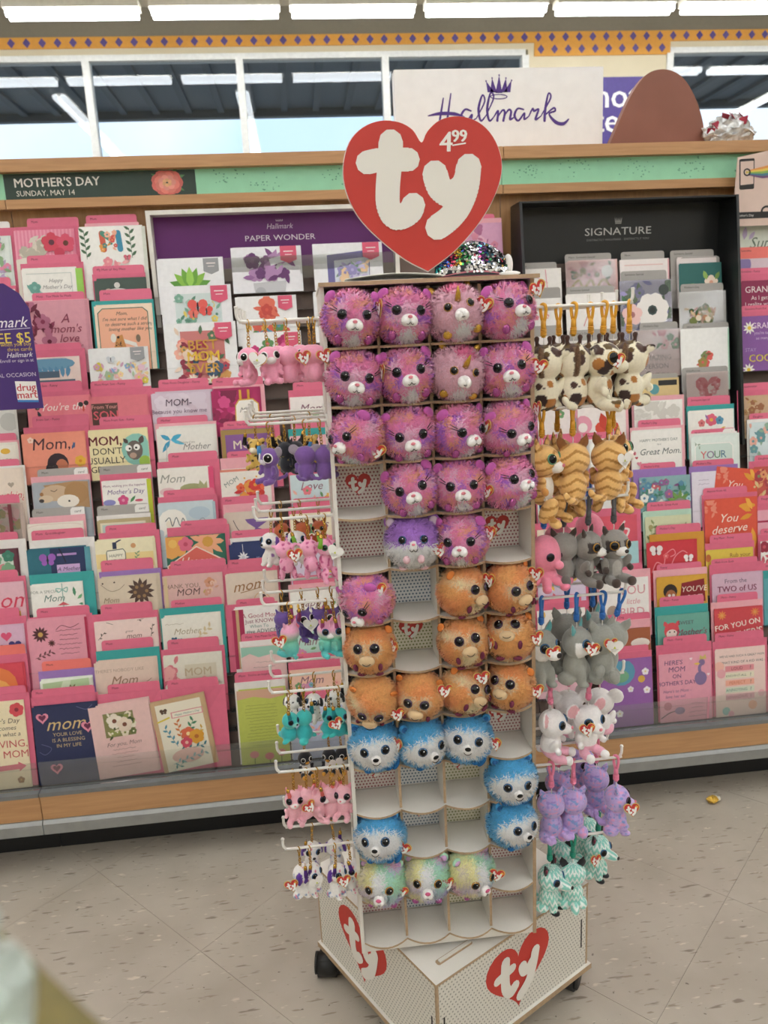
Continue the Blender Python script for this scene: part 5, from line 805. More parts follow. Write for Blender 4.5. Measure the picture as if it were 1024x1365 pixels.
C('J', 953, 1019, 868, 'ecd0c8', 'blush quiz card with answers LOUD and ANNOYING', [('T', "WE'VE HAD SUCH A GREAT MOM", 0.54, 0.13, 0.06, '5a4a4a'), ('T', 'WHAT KIND OF A KID WAS I?', 0.56, 0.25, 0.075, '5a4a4a'), ('C', 0.08, 0.32, 0.10, 'eeb8a8'), ('C', 0.12, 0.46, 0.09, 'e8a8b0'), ('R', 0.20, 0.32, 0.78, 0.43, 'e3939a'), ('T', 'LOUD', 0.44, 0.375, 0.085, '8a3a4a'), ('R', 0.20, 0.46, 0.78, 0.57, 'e8e0c8'), ('T', 'KNOW-IT-ALL', 0.42, 0.515, 0.065, '6a7a5a'), ('R', 0.20, 0.60, 0.78, 0.71, 'eeae98'), ('T', 'PERFECT', 0.44, 0.655, 0.085, 'c96a4a'), ('R', 0.20, 0.74, 0.78, 0.85, 'd8dcc8'), ('T', 'ANNOYING', 0.42, 0.795, 0.08, '3f7f6a'), ('R', 0.20, 0.88, 0.78, 0.99, 'd9a0a8'), ('T', 'DEMANDING', 0.42, 0.935, 0.075, '8a3a5a')]+[('T', '?', 0.71, 0.375+0.14*i, 0.10, '4a4a4a') for i in range(5)]+[('C', 0.2, 1.2, 0.08, '8fc0bc'), ('C', 0.74, 1.12, 0.09, 'eeb090'), ('C', 0.3, 1.26, 0.06, 'e8a8b4'), ('C', 0.92, 0.9, 0.07, 'e8b0b4')], (955, 1020, 846, 'Mom - Funny', PK), (857, PK, 951, 1024), foot=True)
# the leaning coral copy that sticks out above its row
C('J2', 946, 1003, 630, 'e05a44', 'tilted coral card sticking up with an orange leaf reading You', [('G', 8, 0.05, 0.05, 0.35, 0.3, ['e8806a', 'ea8f7a'], 0.07, 3), ('L', 0.9, 0.25, 0.3, 150, 'e8a23c', 0.4), ('L', 0.9, 0.22, 0.3, 115, 'efaf4a', 0.3), ('T', 'You', 0.44, 0.36, 0.22, 'f7e8dc', 0.35)], None, None, tilt=math.radians(-8), spare=0, minH=0.16)
# ---- column H lower, partly hidden by the hanging plush
C('H', 770, 832, 545, 'f1e8e4', 'white card with a red monarch butterfly', [('B', 0.62, 0.5, 0.30, 'd8503a'), ('L', 0.6, 0.5, 0.4, 105, 'c9402f', 0.5), ('E', 0.1, 0.35, 0.2, 0.2, 'e9a0b4'), ('C', 0.1, 0.4, 0.1, 'f1e8e4')], None, (531, PP, 768, 838))
C('H', 786, 833, 593, 'f0efe8', 'white card with a grey green wreath behind the tabby toys', [('G', 16, 0.1, 0.2, 0.8, 0.5, ['8aa89a', '6f8f86', 'b0c0b4'], 0.09, 4)], (778, 830, 578, "Mother's Day", PK), (587, WT, 774, 836))
C('H', 790, 838, 640, 'e8eae6', 'pale card tucked behind the orange tabby plush', [], (786, 836, 625, 'Mom', PK), (634, PU, 780, 842), spare=0)
C('H', 796, 848, 690, 'dc5a6c', 'rose red card with a white script flourish', [('S', [(0.7, 0.15), (0.6, 0.3), (0.8, 0.35), (0.75, 0.5)], 0.05, 'f3e0e0')], None, (680, PK, 790, 855))
C('H', 796, 850, 727, 'a9d3d8', 'light blue card beside the raccoon plush', [('LN', 3, 0.2, 0.2, 0.8, 0.12, '7a9aa0', 2)], None, None, spare=1)
C('H', 799, 864, 775, 'f2eeea', 'white card reading YOU little BIRD', [('T', 'YOU', 0.66, 0.22, 0.26, 'dd9aa4'), ('T', 'little', 0.68, 0.45, 0.16, 'dd9aa4', 0.2), ('T', 'BIRD', 0.66, 0.66, 0.24, 'dd9aa4'), ('E', 0.25, 0.65, 0.12, 0.14, 'b09a8a')], (797, 858, 756, 'Mom', PK), (764, PP, 796, 868))
C('H', 802, 866, 842, 'a8603f', 'brown card under the blue clips', [('E', 0.8, 0.3, 0.2, 0.1, 'efe6dc')], (806, 868, 822, 'From the Dog', PK), (831, PP, 800, 868))
C('H', 800, 868, 884, '9a66ac', 'purple card with white daisies and a blue globe', [('E', 0.4, 0.22, 0.28, 0.26, '5fa0bc'), ('E', 0.4, 0.3, 0.16, 0.12, '7ab08a'), ('C', 0.80, 0.38, 0.07, 'e0b24a'), ('F', 0.88, 0.24, 0.07, 'f3eef3', 'e8d8a0'), ('F', 0.9, 0.60, 0.07, 'f3eef3', 'e8d8a0'), ('F', 0.58, 0.56, 0.06, 'f3eef3', 'e8d8a0'), ('F', 0.35, 1.02, 0.07, 'f3eef3', 'e8d8a0')], (800, 866, 866, 'Mom', PK), (874, PK, 798, 870), foot=True)
# ---- column G lower, glimpsed between tower and plush
for i, (c, n_) in enumerate((('f0e6e2', 'ivory'), ('e8a4b0', 'rose'), ('d4e4e0', 'pale mint'), ('f1ddc8', 'peach'), ('ded2e8', 'lavender'), ('f3eee8', 'white'), ('e3b8c4', 'mauve'))):
    y = 545+i*54
    C('G', 716, 780, y, c, '%s card glimpsed between the tower and the right-hand plush' % n_, [('G', 8, 0.1, 0.1, 0.9, 0.5, FLW, 0.08, i)], M_(y-18, 720, 776), (y-8, PK, 714, 784), spare=0)
# ---- column K at the right picture edge
C('K', 985, 1050, 299, 'd8ddd0', 'pale green card reading Super', [('L', 0.1, 0.3, 0.25, 80, 'b8a4c4', 0.4), ('L', 0.2, 0.3, 0.2, 50, 'c0b0cc', 0.4), ('T', 'Super', 0.55, 0.36, 0.30, '6a7a68', 0.35)], None, (292, TEAL, 984, 1056))
C('K', 985, 1050, 346, 'd8c4cc', 'mauve card with a painted swirl reading this is', [('E', 0.1, 0.1, 0.15, 0.2, '8a7ab0'), ('T', 'this is', 0.35, 0.28, 0.12, '8a6a7a', 0.2), ('C', 0.75, 0.15, 0.1, 'e0806a')], (985, 1050, 330, 'Grandma', CO), None, spare=1)
C('K', 985, 1050, 377, '8f2a52', 'maroon card reading GRANDMA As I get older', [('T', 'GRANDMA', 0.55, 0.14, 0.17, 'f0e4e4'), ('T', 'As I get older', 0.55, 0.30, 0.11, 'efe0e0'), ('T', 'I realize you were', 0.52, 0.42, 0.11, 'efe0e0')], (985, 1050, 358, 'Grandma - Funny', PK), (366, PK, 984, 1056))
C('K', 987, 1052, 424, '8a5aa0', 'purple card with daisies reading GRANDMA COOL', [('F', 0.18, 0.20, 0.13, 'f3f0e4', 'e3c23a', 9), ('T', 'GRANDMA', 0.62, 0.16, 0.16, 'f3e0ea'), ('T', "you're taught me", 0.55, 0.30, 0.08, 'd9c0e0'), ('T', 'so many things', 0.55, 0.40, 0.08, 'd9c0e0'), ('T', 'COOL.', 0.46, 0.78, 0.20, 'e3d24a'), ('T', 'COOL.', 0.465, 0.782, 0.20, 'e3d24a'), ('F', 0.15, 1.0, 0.13, 'f3f0e4', 'e3c23a', 9), ('T', 'STAY', 0.2, 0.62, 0.1, 'b59ac8')], (990, 1052, 408, 'Grandma From Kid', PK), (416, PK, 984, 1056))
C('K', 988, 1053, 529, 'c9a98a', 'sparkly tan card at the right edge', [('G', 30, 0.0, 0.05, 0.5, 0.9, ['b08a5a', 'd8c09a', 'a06a4a', 'c8a878'], 0.06, 4)], (986, 1050, 512, 'Grandmother', PK), (521, PK, 984, 1056))
C('K', 999, 1062, 565, 'd5e3e4', 'pale blue floral card for a daughter', [('G', 14, 0.0, 0.05, 0.4, 0.4, ['6a9aa0', 'e8b0a0', '8fb09a'], 0.08, 5), ('G', 8, 0.0, 0.5, 0.3, 0.8, ['6a9aa0', '8fb09a'], 0.07, 2)], (1001, 1060, 552, 'Daughter', PK), (560, WT, 997, 1064))
C('K', 1003, 1066, 626, 'c95a50', 'rust floral card with a gold bead line', [('G', 20, 0, 0, 0.6, 0.5, ['e0a070', 'b0404a', 'd8c08a', '7a8a5a'], 0.09, 7)], (1008, 1060, 608, 'Daughter', PK), (616, PK, 1000, 1068))
C('K', 1010, 1070, 682, 'e6a8b8', 'pink ribboned card near the right edge below the rust card', [('R', 0.0, 0.2, 0.3, 0.24, 'b02a4e')], (1012, 1066, 662, 'Daughter', PK), (672, PK, 1008, 1072))
C('K', 1014, 1075, 722, 'eceae6', 'white card with maroon blossom cut by the right edge', [('G', 10, 0, 0.1, 0.3, 0.6, ['9a2a44', 'c95a6a'], 0.1, 2)], (1016, 1070, 706, 'Mom', PK), (714, PK, 1012, 1076), spare=0)
C('K', 1018, 1080, 772, '5fa8b0', 'teal card cut by the right picture edge', [], (1018, 1074, 752, 'Mom', PK), (762, TEAL, 1016, 1080), spare=0)
# pink card with bubbles behind the sequin plush
C('L', 618, 668, 300, 'dca4c4', 'pink card covered in rosettes behind the sequin toy', [('G', 26, 0.05, 0.05, 0.95, 0.9, ['e8b8cc', 'c97a9a', 'd98aa0', 'b06a90'], 0.10, 3)], (622, 660, 286, 'Mom', PK), (292, 'f0b0ba', 616, 669))
# ---- pockets behind the tower and past the left edge
FB = [('f0e8e4', 'white'), ('e9b4bc', 'rose'), ('cfe0e4', 'pale blue'), ('f0e6cc', 'cream'), ('dcd0e4', 'lavender'), ('bfe0d4', 'aqua'), ('f3c8b4', 'peach'), ('c8d0ea', 'periwinkle'), ('e6d8a8', 'straw'), ('d8b8c8', 'mauve')]
RN = ['top', 'second', 'third', 'fourth', 'fifth', 'sixth', 'seventh', 'eighth', 'ninth', 'lowest']
for cn, (px0, px1, y0, nr, where) in {'M': (470, 548, 535, 9, 'first column hidden behind the plush tower'), 'N': (556, 632, 530, 9, 'second column hidden behind the plush tower'), 'O': (640, 706, 527, 9, 'third column hidden behind the plush tower'), 'P': (-168, -90, 320, 10, 'column left of the purple shelf sign')}.items():
    for i in range(nr):
        y = y0+i*(53 if nr < 10 else 70); q = FB[(i*3+len(where)) % 10]
        C(cn, px0, px1, y, q[0], '%s card, %s row of the %s' % (q[1], RN[i], where), [('T', ('Mom', 'Mother', 'Love', 'Thanks', 'Happy')[i % 5], 0.4, 0.22, 0.22, '8a6070', 0.3), ('G', 6, 0.1, 0.32, 0.9, 0.55, FLW, 0.07, i)], None, (y-9, PK, px0-2, px1+4), spare=0)
# ---- purple hanging shelf sign at the left edge
yq = 2.05
p = lambda px, py: atY(px, py, yq)
A, B = p(-45, 372), p(33, 372); zt_, zb_ = p(0, 378)[2], p(20, 546)[2]
sn = empty('shelf_sign', (A[0], yq, zb_)); tag(sn, 'purple hanging shelf sign with FREE $5 offer and drug mart logo', 'sign')
wS, hS = B[0]-A[0], zt_-zb_
pl = [(0, 0.0), (wS, 0.0), (wS, hS*0.80), (wS*0.86, hS*0.92), (wS*0.62, hS), (0, hS)]
ob = MB().prism(pl, -0.002, 0).build('board', mat('sign_violet', '4a2f78', 0.4, var=0.06, scale=5), sn, False, None, (math.pi/2, 0, 0))
MB().box(wS*0.3, wS*0.34, 0.002, 0.32, hS*0.80, hS*0.84).build('bracket', mat('bracket_grey', '8a8c8c', 0.4), sn)
d = MB()
def txr(s_, y, h, c, sh=0.0, k=0.95, z=0.0004):
    vs_, _f = text_tris(s_); ex = max(v[0] for v in vs_)-min(v[0] for v in vs_); txt(d, s_, wS*k-ex*h/2-sh*h*0.3, y, h, c, z, shear=sh)
txr('Hallmark', hS*0.70, 0.036, 'f0ecf2', 0.35)
d.add([(0.01, hS*0.635, 0.0004), (wS*0.97, hS*0.645, 0.0004), (wS*0.97, hS*0.65, 0.0004), (0.01, hS*0.64, 0.0004)], [(0, 1, 2, 3)], 0, 'd8ccdf')
for q in (0, 0.0008): txr('FREE $5', hS*0.575, 0.036, 'e8cf5a', 0.0, 0.95+q*4, 0.0004+q*0.2)
txr('reward when you buy', hS*0.525, 0.013, 'd9b85a'); txr('three cards', hS*0.485, 0.013, 'd9b85a')
txr('Hallmark', hS*0.44, 0.017, 'f0ecf2', 0.35); txr('Enroll or sign in at', hS*0.395, 0.011, 'd9cfe0')
txr('A SPECIAL OCCASION', hS*0.28, 0.014, 'd9cfe0')
sq = [(wS*0.56, hS*0.06), (wS*0.93, hS*0.05), (wS*0.93, hS*0.22), (wS*0.56, hS*0.23)]
d.add([(x, y, 0.0004) for x, y in sq], [(0, 1, 2, 3)], 0, 'f3efec')
d.add([(wS*0.56, hS*0.06, 0.0006), (wS*0.93, hS*0.05, 0.0006), (wS*0.93, hS*0.068, 0.0006), (wS*0.56, hS*0.078, 0.0006)], [(0, 1, 2, 3)], 0, '3f7fc0')
for q in (0, 0.0007): txt(d, 'drug', wS*0.745+q, hS*0.178, 0.026, 'c8384a', 0.0006+q*0.2); txt(d, 'mart', wS*0.745+q, hS*0.118, 0.026, 'c8384a', 0.0006+q*0.2)
d.build('print', PRINT, ob)
# ================================================================ PLUSH TOWER
TY = math.radians(-0.4); U = np.array([math.cos(TY), math.sin(TY), 0.0]); N = np.array([math.sin(TY), -math.cos(TY), 0.0])
FL = np.array([0.044, 1.22, 0.0]); TW = 0.322; TD = 0.27; RP = 0.0905; ZT = 1.474; ZB = ZT-13*RP
TAN = 'b49a7c'; MDF = mat('fibreboard_edge', TAN, 0.8, var=0.10, scale=120); WPL = mat('white_laminate', 'e6e2da', 0.5, var=0.02)
def dot_mat(name, base, dot, cell=0.0062, rad=0.27, metal=0.0):
    m = bpy.data.materials.new(name); m.use_nodes = True; MATS[name] = m
    nt = m.node_tree; b = nt.nodes['Principled BSDF']; b.inputs['Roughness'].default_value = 0.5; L = nt.links.new
    tc = nt.nodes.new('ShaderNodeTexCoord'); sx = nt.nodes.new('ShaderNodeSeparateXYZ'); L(tc.outputs['Object'], sx.inputs[0])
    def mth(op, a, bv=None, c=None):
        n = nt.nodes.new('ShaderNodeMath'); n.operation = op
        for i, q in enumerate((a, bv, c)):
            if q is None: continue
            if isinstance(q, (int, float)): n.inputs[i].default_value = q
            else: L(q, n.inputs[i])
        return n.outputs[0]
    x = mth('DIVIDE', sx.outputs['X'], cell); y = mth('DIVIDE', sx.outputs['Y'], cell)
    yf = mth('FLOOR', y); off = mth('MULTIPLY', mth('MODULO', yf, 2.0), 0.5)
    fx = mth('SUBTRACT', mth('FRACT', mth('ADD', x, off)), 0.5); fy = mth('SUBTRACT', mth('FRACT', y), 0.5)
    d = mth('SQRT', mth('ADD', mth('MULTIPLY', fx, fx), mth('MULTIPLY', fy, fy))); k = mth('LESS_THAN', d, rad)
    mx = nt.nodes.new('ShaderNodeMix'); mx.data_type = 'RGBA'; L(k, mx.inputs['Factor']); mx.inputs['A'].default_value = lin(base)+(1,); mx.inputs['B'].default_value = lin(dot)+(1,)
    L(mx.outputs['Result'], b.inputs['Base Color']); return m
DOTS = [dot_mat('dots_red', 'e6dad4', '9d5a5f'), dot_mat('dots_green', 'e4dfcc', '8a8f5a'), dot_mat('dots_blue', 'dfe1e3', '5f7488'), dot_mat('dots_rose', 'e6dad4', 'b07478')]
RED = mat('logo_red', 'c8392f', 0.45, var=0.03)
tw = empty('plush_tower', tuple(FL+np.array([0, 0, ZB-0.004])), (0, 0, TY)); tag(tw, 'tall white pocket tower of plush toys on a perforated wheeled base', 'display tower')
# local frame: x right along the front, y into the tower, z up from the lowest shelf underside
H_ = ZT-ZB+0.004
def part(name, mb, m, parent=tw, smooth=False, loc=None, rot=None): return mb.build(name, m, parent, smooth, loc, rot)
CW = (TW-0.012)/4
for x in (-0.006, TW): 
    s = MB(); s.box(x, x+0.006, 0.0, TD, -0.02, H_+0.0, 0); s.box(x-0.0002, x+0.0062, -0.0008, 0.0, -0.02, H_, 1); part('side_panel', s, [WPL, MDF] if x > 0 else [WPL, WPL])
part('rear_panel', MB().box(0.0002, TW-0.0002, TD-0.006, TD, -0.02, H_), WPL)
CD = 0.072           # pocket depth
core = MB(); core.box(0.0004, TW-0.0004, CD+0.0045, TD-0.0065, 0, H_-0.001); part('core', core, WPL)
def scallop(bulge):
    o = [(0.0002, CD), (0.0002, 0.0)]
    for c in range(4):
        for k in range(9):
            t = k/8; o.append((0.0002+(TW-0.0004)*(c+t)/4, -bulge*math.sin(math.pi*t)**0.8 if 0 < t < 1 else -0.001))
    o.append((TW-0.0002, CD)); return o[::-1] if False else o
shm = MB().prism(scallop(0.019), 0, 0.004, 0, 1).mesh('shelf', [WPL, MDF])
dvm = MB(); dvm.box(-0.0022, 0.0022, 0.004, CD, 0, RP-0.0042, 0); dvm.box(-0.0023, 0.0023, 0.003, 0.004, 0, RP-0.0042, 1); dvm = dvm.mesh('divider', [WPL, MDF])
# back panels of the pockets: dotted card with or without the printed heart
cellw = TW/4
HE = 0.044
def heart_print(w, parent, loc, rot, z=0.0):
    h = MB(); h.add([(x, y, 0.0003) for x, y in heart_poly(w)], [tuple(range(28))], 0, 'c23a36')
    q = h.build('heart_print', PRINT, parent, False, loc, rot)
    l = MB(); flat_polys(l, logo_polys(w*0.98), 0.0006, 0, 'f2efe8')
    return h, q, l
hm = MB(); hm.add([(x, y, 0.0003) for x, y in heart_poly(HE)], [tuple(range(28))], 0, 'c23a36'); flat_polys(hm, logo_polys(HE), 0.0006, 0, 'f2efe8'); hmesh = hm.mesh('heart_print', PRINT)
HEARTS = {(3, 0), (4, 3), (6, 1), (8, 3), (9, 0), (9, 2), (10, 1), (12, 1), (12, 3), (11, 3), (0, 1), (2, 2), (5, 0), (7, 2), (1, 0), (5, 3)}
bkm = [MB().box(0.001, cellw-0.001, 0, RP-0.005, -0.0015, 0).mesh('pocket_back', d) for d in DOTS]
DOTP = [[0, 1, 2, 3]]*13
for r in range(13):
    zr = (12-r)*RP
    link('shelf', shm, tw, (0, 0, zr))
    for c in range(4):
        di = {0: 3}.get(r, (r*3+c*2) % 3)
        if (r, c) == (3, 0): di = 0
        if (r, c) == (5, 1): di = 2
        if (r, c) == (6, 1): di = 1
        b = link('pocket_back', bkm[di], tw, (c*cellw, CD+0.002, zr+0.0045), (math.pi/2, 0, 0))
        if (r, c) in HEARTS: link('heart_print', hmesh, b, (cellw/2, 0.038, 0.0))
        if c: link('divider', dvm, tw, (c*cellw, 0, zr+0.0041))
tp = MB(); tp.box(-0.008, TW+0.012, -0.012, TD+0.004, H_, H_+0.006, 0); tp.box(-0.008, TW+0.012, -0.0125, -0.012, H_, H_+0.006, 1); part('top_board', tp, [WPL, MDF])
part('spindle', MB().lathe([(0.03, -0.06), (0.03, -0.02)], 16, at=(TW/2, TD/2, 0)), mat('spindle_steel', '8a8c8e', 0.3, metal=0.8), smooth=True)
part('bottom_board', MB().box(0.0003, TW-0.0003, 0.001, TD-0.001, -0.019, -0.0005), WPL)
# ---- wheeled base (thing > part > sub-part through the tower)
Fp, Lp, Rp = np.array([0.150, 1.137]), np.array([-0.038, 1.482]), np.array([0.529, 1.33])
cb = (Lp+Rp)/2+np.array([-0.006, 0.016]); dg = np.linalg.norm(Rp-Lp)/2; dR = (Rp-Lp)/np.linalg.norm(Rp-Lp); dF = np.array([dR[1], -dR[0]])
if dF[1] > 0: dF = -dF
cor = [cb+dF*dg, cb+dR*dg, cb-dF*dg, cb-dR*dg]     # front, right, rear, left
sd = np.linalg.norm(cor[1]-cor[0]); ang = math.atan2((cor[1]-cor[0])[1], (cor[1]-cor[0])[0])
bs = empty('tower_base', (cor[0][0], cor[0][1], 0), (0, 0, ang)); tag(bs, 'square white perforated base with red heart logos under the plush tower', 'display base')
# local: x along front-right edge, y along front-left edge (into the picture), z up
PERF = dot_mat('perforated_white', 'dedad0', '9b9a90', 0.0082, 0.22)
Z0b, Z1b = 0.062, 0.262
fm = MB(); fm.box(-0.006, sd+0.006, -0.006, sd+0.006, Z0b-0.012, Z0b, 0); q = part('bottom_plate', fm, WPL, bs)
for a in ((-0.0063, sd+0.0063, -0.0068, -0.006), ): pass
ed = MB(); e = 0.0003
ed.box(-0.0066, sd+0.0066, -0.0066, -0.0061, Z0b-0.0118, Z0b-0.0002); ed.box(-0.0066, -0.0061, -0.006, sd+0.006, Z0b-0.0118, Z0b-0.0002); ed.box(sd+0.0061, sd+0.0066, -0.006, sd+0.006, Z0b-0.0118, Z0b-0.0002)
part('bottom_plate_edge', ed, MDF, bs)
sl = 0.009
tpb = MB(); tpb.box(0, sd, 0, sd, Z1b-0.005, Z1b, 0); tq = part('top_plate', tpb, WPL, bs)
ed = MB(); ed.box(-0.0005, sd+0.0005, -0.0006, -0.0001, Z1b-0.0052, Z1b-0.0001); ed.box(-0.0006, -0.0001, 0, sd, Z1b-0.0052, Z1b-0.0001); part('top_plate_edge', ed, MDF, bs)
DK = mat('slot_dark', '2b2825', 0.8)
slot = MB(); slot.prism([(0.035, 0.03), (0.115, 0.03), (0.118, 0.033), (0.118, 0.040), (0.115, 0.043), (0.035, 0.043), (0.032, 0.040), (0.032, 0.033)], Z1b-0.001, Z1b+0.0004); 
tongue = MB(); tongue.box(0.038, 0.116, 0.0335, 0.0398, Z1b+0.0004, Z1b+0.003)
part('slot', slot, MDF, tq); part('tenon', tongue, WPL, tq)
def side(n, loc, rot):
    b = MB().box(0.0055, sd-0.0055, 0, Z1b-Z0b-0.0055, -0.005, 0); o = b.build('side_board', PERF, bs, False, loc, rot); return o
s1 = side('r', (0, 0, Z0b+0.0002), (math.pi/2, 0, 0))
s2 = side('l', (0, sd, Z0b+0.0002), (math.pi/2, 0, -math.pi/2))
s3 = side('b', (sd, sd, Z0b+0.0002), (math.pi/2, 0, math.pi)); s4 = side('c', (sd, 0, Z0b+0.0002), (math.pi/2, 0, math.pi/2))
for o in ((0.0, 0.0), (sd-0.005, 0.0), (0, sd-0.005), (sd-0.005, sd-0.005)):
    part('corner_post', MB().box(o[0], o[0]+0.005, o[1], o[1]+0.005, Z0b+0.0002, Z1b-0.0055), MDF, bs)
hb = 0.175; hh_ = Z1b-Z0b
big = MB(); big.add([(x, y*0.98, 0.0003) for x, y in heart_poly(hb, 40)], [tuple(range(40))], 0, 'c8392f'); flat_polys(big, logo_polys(hb), 0.0007, 0, 'e9e6de'); bigm = big.mesh('heart_print', PRINT)
link('heart_print', bigm, s1, (sd*0.50, hh_*0.49, 0)); link('heart_print', bigm, s2, (sd*0.42, hh_*0.49, 0))
for s_, xx in ((s1, 0.016), (s1, sd-0.02), (s2, sd-0.016)):
    MB().box(xx-0.0018, xx+0.0018, 0.05, 0.12, 0.0, 0.0004).build('slot', DK, s_)
BLK = mat('caster_black', '1c1c1d', 0.5)
def caster(x, y, rz):
    c = MB(); c.tube([(0, -0.021, 0.026), (0, 0.021, 0.026)], 0.026, 18); c.tube([(0, -0.027, 0.030), (0, -0.0215, 0.030)], 0.0235, 16); c.tube([(0, 0.0215, 0.030), (0, 0.027, 0.030)], 0.0235, 16)
    c.box(-0.016, 0.02, -0.018, 0.018, 0.040, 0.0495)
    c.build('caster', BLK, bs, True, (x, y, 0), (0, 0, rz))
cP = atZ(437, 1284, 0.028)[:2]-cor[0]; cxl, cyl = cP[0]*math.cos(ang)+cP[1]*math.sin(ang), -cP[0]*math.sin(ang)+cP[1]*math.cos(ang)
caster(cxl, cyl, 0.9); caster(sd-0.03, 0.03, 0.4); caster(0.04, 0.04, 1.1); caster(sd-0.03, sd-0.03, 0.2)
# ---- heart topper
TOPZ = ZT+0.006
def hpx(px, py, off=0.02): return atP(px, py, N, FL-N*off)
A = hpx(458, 250); B = hpx(668, 232); hw = np.linalg.norm(B-A)
bt = hpx(571, 360)
hx = empty('heart_topper', tuple(FL-N*0.02+U*float(np.dot(bt-FL, U))+np.array([0, 0, TOPZ])), (0, 0, TY)); tag(hx, 'large red heart price topper with white two letter logo', 'sign')
def HP(px, py): p = hpx(px, py); d = p-(FL-N*0.02+U*float(np.dot(bt-FL, U))); return (float(np.dot(d, U)), float(p[2]-TOPZ))
out = [(571, 361), (540, 345), (505, 317), (478, 288), (462, 255), (458, 222), (466, 190), (484, 170), (508, 161), (532, 163), (550, 173), (562, 190), (570, 175), (587, 160), (612, 155), (638, 163), (657, 182), (668, 210), (667, 238), (655, 270), (634, 303), (605, 335)]
pl = [HP(*p) for p in out]; pl = [p for p in spline(pl+[pl[0]], 4)[:-1]]
pl = [(x, max(y, 0.0)) for x, y in pl]
cxh = sum(p[0] for p in pl)/len(pl); cyh = sum(p[1] for p in pl)/len(pl)
b = MB(); b.prism(pl[::-1], -0.003, 0.0); hb_ = b.build('board', RED, hx, False, None, (math.pi/2, 0, 0))
b = MB(); b.prism([(cxh+(x-cxh)*1.012, max(0.0, cyh+(y-cyh)*1.012)) for x, y in pl][::-1], -0.0042, -0.0031); b.build('board_rim', mat('topper_white', 'ece9e2', 0.5), hx, False, None, (math.pi/2, 0, 0))
k = 210/1024*2.0; l = MB(); sc_ = hw/210.0
def st(pts, w): flat_polys(l, ribbon([HP(*p) for p in spline(pts, 6)], w*sc_), 0.0007, 0, 'ece9e0')
st([(521, 190), (520, 215), (517, 250), (518, 276), (528, 290), (545, 284), (551, 274)], 32)
st([(489, 217), (510, 213), (545, 213)], 29)
st([(580, 232), (586, 250), (600, 259), (616, 250), (622, 238)], 34)
st([(625, 223), (622, 250), (612, 275), (598, 292), (583, 303)], 33)
st([(625, 223), (623, 232)], 34)
for q in (0, 0.0009, -0.0009):
    p_ = HP(594, 189); txt(l, '4', p_[0]+q, p_[1], 0.040, 'f3efe8', 0.0009+q*0.05, shear=0.05); p_ = HP(612.5, 181); txt(l, '99', p_[0]+q, p_[1], 0.024, 'f3efe8', 0.0009+q*0.05)
flat_polys(l, [[HP(603, 193), HP(621, 190), HP(621, 192), HP(603, 195)]], 0.0011, 0, 'f3efe8')
l.build('lettering', PRINT, hb_)
# ---- paper sheets on the tower top
for i, (a0, a1, d0, d1, nm_, mt) in enumerate(((0.02, 0.155, 0.0, 0.15, 'flat white paper sheet on the tower top at the left', WPL), (0.035, 0.19, 0.01, 0.17, 'upper curled white sheet on the tower top', mat('sheet_white', 'f0eee8', 0.5, var=0.02)))):
    s = MB(); n = 10; vs = []; fs = []
    for q in range(n+1):
        t = q/n; lift = 0.0012+i*0.0045+0.006*i*math.sin(t*math.pi)
        x = a0+(a1-a0)*t
        vs += [(x, d0, lift), (x, d1, lift), (x, d0, lift-0.001), (x, d1, lift-0.001)]
    for q in range(n):
        o = q*4; fs += [(o, o+4, o+5, o+1), (o+2, o+3, o+7, o+6), (o, o+2, o+6, o+4), (o+1, o+5, o+7, o+3)]
    fs += [(0, 1, 3, 2), (n*4, n*4+2, n*4+3, n*4+1)]
    s.add(vs, fs); o = s.build('paper_sheet', mt, None, False, tuple(FL+np.array([0, 0, TOPZ])), (0, 0, TY)); tag(o, nm_, 'paper')
# ---- sequin plush lying beside the heart
c0 = hpx(632, 366, 0.05); sx0 = float(np.dot(c0-FL, U))
sq = empty('sequin_plush', tuple(FL+U*sx0-N*0.06+np.array([0, 0, TOPZ])), (0, 0, TY)); sq.scale = (1.1, 1.0, 1.08); tag(sq, 'reversible sequin plush with pink underside lying on the tower top', 'plush toy')
def hump(t): # t 0..1 left to right -> half width, height
    return 0.030*math.sin(math.pi*min(1, max(0, 0.08+0.84*t)))**0.6, 0.048*math.sin(math.pi*(0.06+0.86*t))**0.55
b = MB(); n, m_ = 16, 12; vs = []; fs = []
for i in range(n+1):
    t = i/n; hw_, ht_ = hump(t)
    for j in range(m_+1):
        a = math.pi*j/m_; vs.append((-0.055+0.105*t, -hw_*math.cos(a), 0.004+ht_*math.sin(a)))
for i in range(n):
    for j in range(m_): fs.append((i*(m_+1)+j, (i+1)*(m_+1)+j, (i+1)*(m_+1)+j+1, i*(m_+1)+j+1))
b.add(vs, fs); b.build('body', mat('sequin_cloth', '20222a', 0.4), sq, True)
u = MB(); vs = []; fs = []
for i in range(n+1):
    t = i/n; hw_, ht_ = hump(t); vs += [(-0.055+0.105*t, -hw_-0.002, 0.0095*math.sin(math.pi*(0.1+0.8*t))+0.001), (-0.055+0.105*t, -hw_*0.7, 0.0002), (-0.055+0.105*t, hw_, 0.0002)]
for i in range(n): fs += [(i*3, i*3+1, i*3+4, i*3+3), (i*3+1, i*3+2, i*3+5, i*3+4)]
u.add(vs, fs); u.build('underside', mat('plush_rose', 'd8808e', 0.9, sheen=0.4), sq, True)
SEQ = attr_mat('sequins', 0.12); SEQ.node_tree.nodes['Principled BSDF'].inputs['Metallic'].default_value = 0.75
rg = random.Random(9); s = MB(); cs = ['2fa3a8', '3a4f9a', 'd94a6a', 'e6c04a', '4fae6a', 'e9e9ee', 'f4f4f6', '8a4fa0', '2a6a8a', 'c9ccd6', '17181c', '1c1d24']
